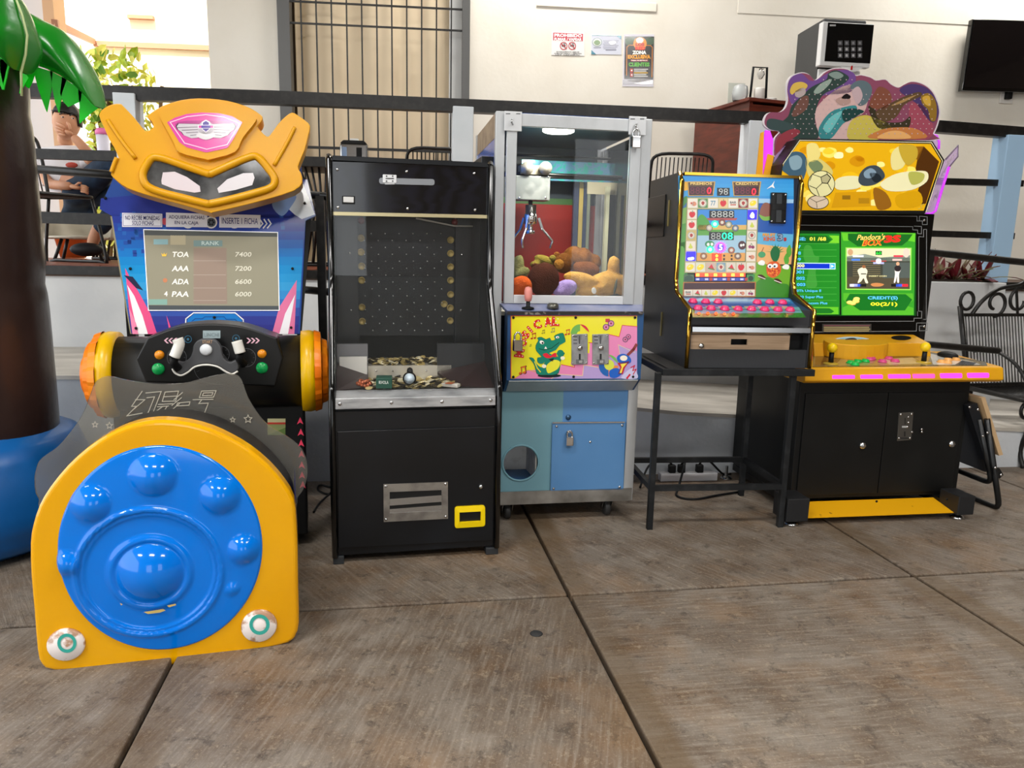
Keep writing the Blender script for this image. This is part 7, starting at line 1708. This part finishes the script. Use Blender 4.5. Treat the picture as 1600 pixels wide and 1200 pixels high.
for (x, Y, yaw, lab) in ((680, 5.85, 190, 'black wire chair whose back shows above the coin pusher'), (1056, 5.85, 178, 'black wire chair whose back shows above the fruit slot machine')):
    dup(ch0, fat(x, 250, Y, yaw).M, lab)
def rod_table(lab, fr):
    t = thing('rod_table', lab, 'table', fr)
    MB().lathe([(.34, .72), (.35, .735), (.34, .75), (0, .75)], (0, 0, 0), (0, 0, 1), 32).build('table_top', mat('table_dark', '#4a4a48', .35), t)
    MB().tube([(.25 * cos(a), .25 * sin(a), .012) for a in [i * pi / 14 for i in range(28)]], .012, 6, closed=True).build('base_ring', RAILM, t)
    r0 = MB().tube([(.25, 0, .012), (.10, 0, .45), (.22, 0, .72)], .008, 6).build('rod', RAILM, t)
    for i in range(1, 26): c = r0.copy(); COL.objects.link(c); c.rotation_euler.z = i * 2 * pi / 26
    return t
rod_table('round table with a cone of black rods, left of the yellow mask', fat(196, 380, 6.3, 0))
Ft2 = fat(505, 300, 5.75, 0); rod_table('round table with a cone of black rods behind the coin pusher', Ft2)
Fj = Fr((W0.v(554, 240, 5.7).x, 5.7, ZT + .75), 6); jd = thing('napkin_dispenser', 'chrome and black napkin dispenser on the table behind the coin pusher', 'dispenser', Fj)
jh = W0.v(554, 221, 5.7).z - ZT - .75
MB().box((-.1, -.06, 0), (.1, .06, jh - .025)).build('chrome_body', mat('dispenser_chrome', '#b8b8b8', .15, metal=.9), jd, bev=.012); MB().prism(rnd([(-.1, -.06, jh - .025), (-.075, -.06, jh), (.075, -.06, jh), (.1, -.06, jh - .025)], .01), (0, .12, 0)).build('lid', BLACKM, jd, bev=.004); MB().box((.02, -.064, .02), (.06, -.06, jh - .05)).build('front_slot', BLACKM, jd); MB().box((-.085, -.064, .0), (-.05, -.06, jh - .05)).build('label_sticker', mat('label_blue', '#8aa0c0', .4), jd); MB().box((-.03, -.02, jh), (.03, .02, jh + .018)).build('napkin', mat('napkin', '#eeeeea', .8), jd)
# orange flower pot, pink lidded tub
Fo = fat(112, 370, 6.6, 0); pt2 = thing('flower_pot', 'orange clay flower pot on the terrace floor behind the seated person', 'pot', Fo)
MB().lathe([(.10, 0), (.16, .30), (.19, .31), (.19, .37), (.16, .37), (.15, .33), (0, .33)], (0, 0, 0), (0, 0, 1), 24).build('clay_pot', mat('pot_orange', '#d05a20', .5), pt2); MB().lathe([(.145, .33), (0, .345)], (0, 0, 0), (0, 0, 1), 16).build('pot_soil', mat('soil', ''), pt2)
Fpk = Fr((W0.v(161, 220, 6.2).x, 6.2, ZT + .751), 0); pkt = thing('lidded_tub', 'white tub with a pink lid on the table beside the person', 'container', Fpk); zt2 = W0.v(161, 205, 6.2).z - ZT - .75
MB().lathe([(.045, 0), (.05, zt2 - .03), (0, zt2 - .03)], (0, 0, 0), (0, 0, 1), 16).build('tub', mat('tub_white', '#dcd8e4', .4), pkt); MB().lathe([(.054, zt2 - .03), (.054, zt2), (.04, zt2 + .02), (0, zt2 + .02)], (0, 0, 0), (0, 0, 1), 16).build('lid', mat('lid_pink', '#e878b0', .35), pkt)
# ================================================================= SEATED PERSON
PY = 5.5
def pp_(x, y, d=0): return W0.v(x, y, PY + d)
po = V((pp_(108, 300).x, PY, ZT)); FPer = Fr(po, 0)
per = thing('person', 'person in a white T-shirt and jeans seated on the terrace, hand over mouth', 'person', FPer)
SK = mat('skin', '#d39a76', .5, noise=('#c68a66', 8, .4, .7)); TEE = mat('tee_white', '#e8e6e8', .85, spec=.1); JEAN = mat('jeans', '#16283c', .8, noise=('#20364e', 20, .4, .7)); HAIR = mat('hair_dark', '#14100e', .5); SHOE = mat('shoe_dark', '#15151a', .6)
def skin(name, m, par, verts, edges, root=0, sub=2):
    me = bpy.data.meshes.new(name); me.from_pydata([tuple(V(v[:3]) - po) for v in verts], edges, []); me.update()
    o = bpy.data.objects.new(name, me); COL.objects.link(o)
    sm_ = o.modifiers.new('skin', 'SKIN'); sm_.use_smooth_shade = True
    if not me.skin_vertices: me.skin_vertices.new(name='')
    for i, v in enumerate(verts):
        r = v[3]; me.skin_vertices[0].data[i].radius = (r, v[4] if len(v) > 4 else r); me.skin_vertices[0].data[i].use_root = i == root
    s = o.modifiers.new('sub', 'SUBSURF'); s.levels = sub; s.render_levels = sub
    me.materials.append(m); o.parent = par; return o
def J(x, y, d, r, r2=None): p = pp_(x, y, d); return (p.x, p.y, p.z, r, r2 or r)
# one continuous body: pelvis, spine, neck, head stem, arms, legs
bv = [J(112, 292, .1, .13, .10), J(106, 268, .08, .13, .10), J(102, 246, .06, .15, .10), J(101, 228, .04, .055), J(102, 205, .0, .06),
      J(74, 243, .06, .055), J(68, 270, .0, .042), J(76, 288, -.06, .038), J(112, 291, -.16, .03),
      J(130, 242, .04, .055), J(146, 252, -.1, .042), J(132, 232, -.16, .036), J(113, 211, -.17, .03),
      J(124, 300, .0, .085), J(178, 248, -.18, .068), J(206, 300, -.1, .05), J(228, 318, -.05, .04),
      J(120, 304, .15, .085), J(196, 300, .0, .065), J(152, 360, -.05, .045), J(142, 386, -.05, .04)]
be = [(0, 1), (1, 2), (2, 3), (3, 4), (2, 5), (5, 6), (6, 7), (7, 8), (2, 9), (9, 10), (10, 11), (11, 12), (0, 13), (13, 14), (14, 15), (15, 16), (0, 17), (17, 18), (18, 19), (19, 20)]
body = skin('body', SK, per, bv, be)
# T-shirt over torso and upper arms
tv_ = [J(110, 287, .09, .165, .125), J(106, 266, .07, .17, .12), J(102, 249, .05, .19, .12), J(101, 234, .045, .10, .075), J(70, 245, .05, .082), J(62, 266, .01, .074), J(136, 245, .03, .082), J(144, 252, -.07, .06)]
skin('t_shirt', TEE, body, tv_, [(0, 1), (1, 2), (2, 3), (2, 4), (4, 5), (2, 6), (6, 7)], 1)
tb_ = MB(); c = pp_(112, 258, -.1) - po; tb_.ball(c, .045, .012, .02, 10, 6); tb_.build('shirt_print', mat('shirt_red', '#c04a3a', .7), body)
skin('jeans', JEAN, body, [J(112, 296, .08, .145, .12), J(126, 300, -.02, .105), J(180, 247, -.18, .085), J(208, 302, -.1, .062), J(122, 306, .14, .10), J(198, 302, -.01, .078), J(150, 366, -.05, .056)], [(0, 1), (1, 2), (2, 3), (0, 4), (4, 5), (5, 6)], 0)
ft_ = pp_(136, 390, -.1) - po
ft_.z = max(ft_.z, .05)
MB().ball(ft_, .11, .06, .05, 14, 8, M.Rotation(.5, 3, 'Z')).build('shoe', SHOE, body)
ft2 = pp_(236, 322, -.05) - po; MB().ball(ft2, .06, .06, .11, 12, 8).build('shoe', SHOE, body)
# head: skull with jaw, nose, ears, eyes, brows; hair cap
hc = pp_(104, 192, -.02) - po
def hd(p):
    q = 0
    if p.z < -.2: q -= .14 * (abs(p.x) ** 2) * (-p.z)
    if p.y < -.85 and abs(p.z) < .5: q -= .02
    return q
rotH = M.Rotation(.12, 3, 'Y')
head = MB().ball(hc, .085, .1, .118, 24, 18, rotH, fn=hd).build('head', SK, body)
def hp2(x, y, d): return pp_(x, y, d) - po
MB().ball(hp2(107, 196, -.135), .012, .018, .02, 10, 8).build('nose', SK, head)
for x in (87,): MB().ball(hp2(86, 190, .01), .012, .022, .032, 10, 8).build('ear', SK, head)
for x, y in ((98, 183), (114, 185)):
    e = MB().ball(hp2(x, y, -.112), .011, .007, .0045, 10, 6).build('eye', mat('eye_white', '#d8d0c8', .3), head); MB().ball(hp2(x + .5, y, -.119), .006, .004, .0045, 8, 6).build('iris', mat('iris_dark', '#1a1210', .2), e)
    MB().tube([hp2(x - 5, y - 4.5, -.112), hp2(x, y - 7, -.118), hp2(x + 5, y - 5, -.112)], .004, 6).build('brow', HAIR, head)
hm = MB()
def hairf(a, b):
    th = pi * .56 * b; ph = 2 * pi * a; p = V((sin(th) * cos(ph), sin(th) * sin(ph), cos(th)))
    if p.y < -.3 and b > .72: p = p * .985; p.z = max(p.z, .42)
    r_ = 1 + .03 * sin(ph * 9) * sin(th * 5)
    return hc + rotH @ V((p.x * .092 * r_, p.y * .106 * r_ + .006, p.z * .13 * r_ + .012))
hm.grid(hairf, 40, 16, closed=True); hm.build('hair', HAIR, head, solid=.006)
# hand over the mouth: palm and five fingers
hv = [J(114, 211, -.17, .03, .02), J(108, 208, -.185, .036, .017), J(102, 205, -.185, .036, .015)]
hv = [(*v[:3], *v[3:]) for v in hv]
ed = [(0, 1), (1, 2)]
hand = skin('hand', SK, body, hv, ed, 0, 1)
for i, (x0, y0, x1, y1, x2, y2) in enumerate(((103, 200, 96, 195, 89, 192), (101, 204, 94, 200, 87, 197), (101, 208, 95, 205, 89, 203), (103, 212, 98, 210, 93, 209), (110, 203, 108, 196, 105, 191))):
    MB().tube(cat([hp2(x0, y0, -.19), hp2(x1, y1, -.195), hp2(x2, y2, -.17)], 3, False), [.0095] * 3 + [.0088] * 3 + [.007], 8).build('finger' if i < 4 else 'thumb', SK, hand)
lh = skin('hand', SK, body, [J(112, 291, -.16, .03, .02), J(120, 293, -.18, .036, .016), J(127, 294, -.18, .034, .014)], [(0, 1), (1, 2)], 0, 1)
for i in range(4): MB().tube([hp2(127, 290 + i * 3, -.185), hp2(133, 291 + i * 3, -.19), hp2(138, 294 + i * 3, -.175)], .0085, 8).build('finger', SK, lh)
MB().tube([hp2(118, 290, -.19), hp2(123, 286, -.2), hp2(127, 286, -.2)], .0085, 8).build('thumb', SK, lh)
# cream moulded chair under the person
Fcc = Fr((pp_(100, 300).x, PY + .18, ZT), 20); cch = thing('cream_chair', 'cream moulded chair the person is sitting on', 'chair', Fcc)
CRM = mat('cream_plastic', '#d8d0bc', .5)
def shell(a, b):
    ph = -pi * .15 + pi * 1.3 * a; r = .23 + .05 * b; return V((r * cos(ph), r * sin(ph) - .03, .16 + .2 * b))
MB().grid(shell, 24, 6).build('seat_shell', CRM, cch, solid=.014); MB().lathe([(0, .16), (.22, .165), (.23, .18), (0, .19)], (0, -.03, 0), (0, 0, 1), 24).build('seat', CRM, cch)
for a in (.8, 2.4, 3.9, 5.5): MB().tube([(.15 * cos(a), .15 * sin(a) - .03, .16), (.22 * cos(a), .22 * sin(a) - .03, 0)], .012, 8).build('leg', RAILM, cch)

# ================================================================= HEDGE BEYOND THE TERRACE
FH = Fr((W0.v(178, 200, 8.4).x, 8.4, .95), 0); hg = thing('hedge', 'sunlit yellow green leafy hedge behind the seated person', 'hedge', FH)
LG = [mat('leaf_lime', '#a8c030', .5, noise=('#7a9a20', 20, .4, .7)), mat('leaf_yellow', '#d0d060', .5), mat('leaf_green', '#5a8a24', .5)]
rg = random.Random(8); zz0 = .0; zz1 = W0.v(178, 84, 8.4).z - .95
leafm = []
for m in LG:
    b = MB(); b.add([(0, 0, 0), (.035, .01, .03), (.03, .0, .09), (0, -.012, .13), (-.03, 0, .09), (-.035, .01, .03)], [(0, 1, 2, 3), (0, 3, 4, 5)]); o = b.build('leaf', m, hg); leafm.append(o)
hw0, hw1 = FH.v(128, 150, 0).x, FH.v(226, 150, 0).x
first = [True] * 3
for i in range(290):
    k_ = rg.choice([0, 0, 1, 2]); o = leafm[k_]
    if not first[k_]: o = o.copy(); COL.objects.link(o)
    first[k_] = False
    o.location = (rg.uniform(hw0, hw1), rg.uniform(-.15, .1), rg.uniform(.5, zz1)); o.rotation_euler = (rg.uniform(-.8, .8), rg.uniform(-1.6, 1.6), rg.uniform(0, 6.3)); s_ = rg.uniform(.7, 1.3); o.scale = (s_, s_, s_)
b = MB()
for i in range(900):
    c = V((rg.uniform(hw0, hw1), rg.uniform(0, .35), rg.uniform(.2, zz1 - .1))); u = V((rg.uniform(-1, 1), rg.uniform(-1, 1), rg.uniform(-1, 1))).normalized() * .06; w = u.cross(V((rg.random(), rg.random(), rg.random()))).normalized() * .03
    b.add([c - u, c + w, c + u, c - w], [(0, 1, 2, 3)])
b.build('inner_leaves', LG[1], hg, kind='stuff')
for i in range(9): x = hw0 + (hw1 - hw0) * (i + .5) / 9; MB().tube([(x, .1, 0), (x + rg.uniform(-.1, .1), .1, .7), (x + rg.uniform(-.2, .2), .1, zz1 - .3)], .02, 6).build('stem', mat('stem_brown', '#6a5030', .8), hg)

# ================================================================= INFLATABLE PALM
PX, PYY, PR = -2.19, 2.95, .285
e = W0.v(60, 500, PYY); PX = e.x - PR
FPl = Fr((PX, PYY, 0), 0)
pm = thing('inflatable_palm', 'inflatable palm tree with brown trunk, blue base and green leaves', 'inflatable', FPl)
TRK = mat('vinyl_brown', '#2e211e', .28, spec=.5, bump=.35, bscale=9, noise=('#3b2c28', 3, .4, .7)); VB = mat('vinyl_blue', '#0a5aa0', .35, bump=.3, bscale=6, noise=('#084a86', 3, .4, .7)); GD = mat('vinyl_green', '#128a1e', .25, bump=.25, bscale=10, noise=('#0c7016', 3, .4, .7)); GLT = translucent('vinyl_lime', '#1cf030', .6)
zbs = W0.v(40, 690, PYY - PR * .5).z
prof = []
nseg = 6; zt_ = 2.75
for i in range(61):
    t = i / 60; z = zbs - .06 + (zt_ - zbs + .06) * t; ph = (t * 3.5) % 1
    prof.append((PR * (1 - .035 * abs(2 * ph - 1) ** 8), z))
MB().lathe(prof + [(0, zt_)], (0, 0, 0), (0, 0, 1), 40).build('trunk', TRK, pm, label='glossy brown inflated trunk')
bprof = [(0, .0), (.36, .0), (.46, .05), (.50, .16), (.48, .28), (.42, zbs - .02), (.34, zbs + .02), (0, zbs + .03)]
bp_ = []
for (r0, z0), (r1, z1) in zip(bprof, bprof[1:]): bp_ += [(r0 + (r1 - r0) * k / 3, z0 + (z1 - z0) * k / 3) for k in range(3)]
bp_.append(bprof[-1])
bo = MB().lathe(bp_, (-.08, .0, 0), (0, 0, 1), 48).build('base', VB, pm, label='blue inflated base')
def leafd(topc, botc, d, th, nm, m, par, nu=24):
    tc_ = cat([FPl.v(x, y, d) for x, y in topc], 8, False); bc_ = cat([FPl.v(x, y, d) for x, y in botc], 8, False)
    def at(c, t): f = t * (len(c) - 1); i = min(int(f), len(c) - 2); return c[i].lerp(c[i + 1], f - i)
    def fn(a, b):
        s_ = 2 * pi * b; w = .5 - .5 * cos(s_); p = at(tc_, a).lerp(at(bc_, a), w); k = sin(pi * min(1, max(.0, a * .93 + .05))) ** .5
        return p + V((0, -th * sin(s_) * k, 0))
    return MB().grid(fn, nu, 24).build(nm, m, par), bc_
l2, bc = leafd([(20, 30), (38, 18), (70, 33), (100, 50), (125, 85), (146, 128), (156, 168)], [(20, 96), (38, 98), (70, 107), (98, 120), (122, 136), (140, 152), (155, 169)], .05, .12, 'leaf', GD, pm)
fr_ = MB()
frp = [[(38, 98), (58, 103), (50, 128), (45, 138), (40, 135)], [(50, 102), (82, 112), (80, 140), (73, 175), (70, 168), (60, 140)], [(78, 110), (104, 124), (97, 145), (92, 176), (86, 160), (82, 140)], [(97, 120), (128, 142), (126, 158), (106, 167), (98, 158), (94, 145)], [(122, 138), (154, 168), (140, 178), (124, 193), (124, 165)]]
for pl in frp:
    MB().prism([FPl.v(x, y, .05) for x, y in pl], (0, .004, 0)).build('leaf_flag', GLT, l2, label='lime green flag of the leaf fringe')
l1, _ = leafd([(-40, -60), (0, -30), (22, -10), (34, 25), (42, 55), (40, 85), (33, 112)], [(-60, 60), (-40, 70), (-20, 80), (0, 88), (12, 95), (22, 102), (31, 113)], -.25, .14, 'leaf', GD, pm)
MB().tube([FPl.v(x, y, -.26) for x, y in ((24, -4), (35, 25), (42.5, 55), (40, 85), (33, 112), (34, 150))], .004, 6).build('seam', mat('seam_pale', '#b8c890', .5), l1)
for pl in ([(-8, 50), (18, 74), (26, 88), (16, 96), (6, 140), (3, 140), (-8, 110)], [(33, 104), (44, 122), (30, 146), (33, 125)], [(0, 92), (14, 96), (8, 120), (6, 138), (0, 110)]):
    MB().prism([FPl.v(x, y, -.2) for x, y in pl], (0, .004, 0)).build('leaf_flag', GLT, l1, label='lime green flag of the leaf fringe')

# ================================================================= GARDEN BENCH (right edge)
fb0 = W0.h(1512, 606, .42)
FN = Fr((fb0.x, fb0.y, 0), 14)
bn = thing('garden_bench', 'black wrought iron bench with wire seat and scrolled back', 'bench', FN)
BW = 1.15
fl_d = FN.h(1600, 654, .42)
sdp = -.42
for nm, pts, r in (('back_post', [FN.v(1512, 606, 0), FN.v(1508, 560, .02), FN.v(1500, 478, .05)], .016), ('back_post', [FN.v(1512, 606, 0) + V((BW, 0, 0)), FN.v(1500, 478, .05) + V((BW, 0, 0))], .016)):
    MB().tube(pts, r, 8).build(nm, RAILM, bn)
zt3 = FN.v(1520, 492, .05).z; zmid = FN.v(1520, 604, 0).z + .03
x0_ = FN.v(1506, 492, .05).x
MB().bar((x0_, .05, zt3), (x0_ + BW, .05, zt3), .018, .02).build('back_bar', RAILM, bn)
MB().bar((0, .0, .44), (BW, .0, .44), .018, .02).build('back_bar', RAILM, bn)
arch = cat([FN.v(1518, 492, .05), FN.v(1535, 470, .05), FN.v(1560, 452, .05), FN.v(1590, 446, .05), V((BW * .5 + x0_, .05, FN.v(1590, 444, .05).z + .02)), V((BW + x0_, .05, zt3))], 6, False)
MB().tube(arch, .013, 8).build('back_arch', RAILM, bn)
def scroll(c, r, turns, a0, nm='scroll', s=1, d=.05):
    pts = [V((c.x + s * r * (1 - .55 * i / 30) * cos(a0 + turns * 2 * pi * i / 30), d, c.z + r * (1 - .55 * i / 30) * sin(a0 + turns * 2 * pi * i / 30))) for i in range(31)]
    MB().tube(pts, .011, 6, flat=1).build(nm, RAILM, bn)
k_ = (FN.v(1560, 480, .05) - FN.v(1550, 480, .05)).length / 10
c0 = FN.v(1511, 470, .05); MB().tube([V((c0.x + 10 * k_ * cos(a), .05, c0.z + 11 * k_ * sin(a))) for a in [i * pi / 8 for i in range(16)]], .011, 6, closed=True).build('scroll', RAILM, bn)
scroll(FN.v(1556, 474, .05), 17 * k_, .95, -1.6); scroll(FN.v(1592, 470, .05), 19 * k_, 1.0, 0)
MB().bar(FN.v(1590, 492, .05), FN.v(1588, 450, .05), .012).build('scroll_bar', RAILM, bn)
n_ = 46
for i in range(n_):
    t = (i + .5) / n_; MB().tube([(t * BW, .0, .44), (x0_ + t * BW, .05, zt3)], .0035, 5).build('back_wire', RAILM, bn)
sf = MB().tube(rnd([(0, 0, .42), (BW, 0, .42), (BW, sdp, .42), (0, sdp, .42)], .03), .016, 8, closed=True).build('seat_frame', RAILM, bn)
for i in range(40):
    x = BW * (i + .5) / 40; MB().tube([(x, 0, .425), (x, sdp, .425)], .004, 5).build('seat_wire', RAILM, sf)
for i in range(1, 5): MB().bar((0, sdp * i / 5, .42), (BW, sdp * i / 5, .42), .008).build('seat_bar', RAILM, sf)
for x in (.03, BW - .03):
    MB().tube(cat([(x, sdp + .02, .42), (x, sdp - .02, .25), (x, sdp + .01, .1), (x, sdp - .03, 0)], 4, False), .015, 8).build('leg', RAILM, bn); MB().tube([(x, 0, .42), (x, .06, 0)], .015, 8).build('leg', RAILM, bn)
    MB().tube(cat([(x, .02, .66), (x, -.12, .69), (x, -.3, .62), (x, sdp + .02, .5), (x, sdp, .42)], 4, False), .011, 6).build('armrest', RAILM, bn)
MB().tube([V((.06 + .045 * cos(a), sdp + .03, .35 + .05 * sin(a))) for a in [i * pi / 8 for i in range(3, 16)]], .011, 6).build('leg_scroll', RAILM, bn)

# ================================================================= FOLDED TABLE LEANING BY THE CABINET
fk0 = W0.h(1553, 798, 0); FK = Fr((fk0.x, fk0.y, 0), 9)
fk = thing('folding_table', 'folded table with black tube legs leaning beside the fighting cabinet', 'folding table', FK)
bt, bb = FK.v(1533, 622, 0), FK.v(1561, 712, 0)
MB().prism([bt, bt + V((.022, 0, .004)), bb + V((.022, 0, .004)), bb], (0, .5, 0)).build('table_board', mat('ply_edge', '#b89a74', .6), fk)
MB().prism([FK.v(1512, 634, .02), FK.v(1527, 630, .02), FK.v(1552, 714, .02), FK.v(1540, 720, .02)], (0, .46, 0)).build('table_underside', mat('under_black', '#0e1116', .5), fk)
MB().prism([FK.v(1500, 650, .06), FK.v(1530, 640, .06), FK.v(1541, 738, .06), FK.v(1500, 722, .06)], (0, .006, 0)).build('fabric_panel', mat('under_black', ''), fk)
def uleg(p0, p1, p2, d, nm='leg'): 
    a, b = FK.v(*p0, d), FK.v(*p1, d)
    return MB().tube(rnd([a, b, b + V((-.03, .42, .01)), a + V((-.02, .42, 0))], .05)[4:-4], .014, 8).build(nm, BLACK, fk)
uleg((1527, 640), (1550, 756), None, .02); uleg((1540, 640), (1562, 796), None, 0)
screws('rivet', fk, [FK.v(x, y, -.016) for x, y in ((1515, 636), (1528, 640), (1543, 676), (1536, 681), (1555, 731), (1564, 742))], .007)
MB().prism([FK.v(1552, 728, -.01), FK.v(1562, 732, -.01), FK.v(1568, 742, -.01), FK.v(1562, 748, -.01), FK.v(1552, 742, -.01)], (0, .01, 0)).build('hinge', BLACK, fk)

# ================================================================= POWER STRIP AND CABLES
ps = W0.h(1078, 752, .0); FPs = Fr((ps.x, ps.y, 0), 7)
st = thing('power_strip', 'white power strip on the floor behind the steel table', 'power strip', FPs)
MB().box((-.17, 0, 0), (.16, .05, .045)).build('strip_body', mat('strip_body', '#d4d2d4', .4), st, bev=.004)
for x in (-.10, -.045, .06):
    MB().box((x - .02, .008, .045), (x + .02, .042, .09)).build('plug', BLACKM, st, bev=.006)
def cable(lab, pts, r=.006): o = MB().tube(cat(pts, 6, False), r, 6).build('cable', BLACKM, None, fr=W0); tag(o, lab, 'cable'); return o
def fp(x, y, z=.007): return W0.h(x, y, z)
p_ = FPs.M @ V((-.10, .03, .09)); q_ = FPs.M @ V((-.045, .03, .09)); r_ = FPs.M @ V((.06, .03, .09))
cable('black cable arching left from the power strip', [p_, p_ + V((-.05, -.01, .04)), p_ + V((-.14, -.05, .0)), fp(1000, 762)])
cable('black cable looping over the floor under the steel table', [q_, q_ + V((.01, -.04, .02)), fp(1060, 762), fp(1058, 775), fp(1085, 780), fp(1120, 774), fp(1158, 768)])
cable('black cable running right from the power strip to the fighting cabinet', [r_, r_ + V((.04, 0, .03)), fp(1130, 741), fp(1142, 740)])
cable('black cable coiled on the floor between racing ride and coin pusher', [fp(520, 762), fp(500, 758), fp(497, 766), fp(512, 772), fp(519, 768), fp(500, 785), fp(490, 800)], .005)
gm = fp(838, 990, .0); o = MB().lathe([(.022, 0), (.018, .003), (0, .004)], (0, 0, 0), (0, 0, 1), 14).build('gum_spot', mat('gum_dark', '#2a2a2a', .7), None, fr=Fr(gm)); tag(o, 'dark flattened gum spot on the concrete in front of the claw machine', 'gum')
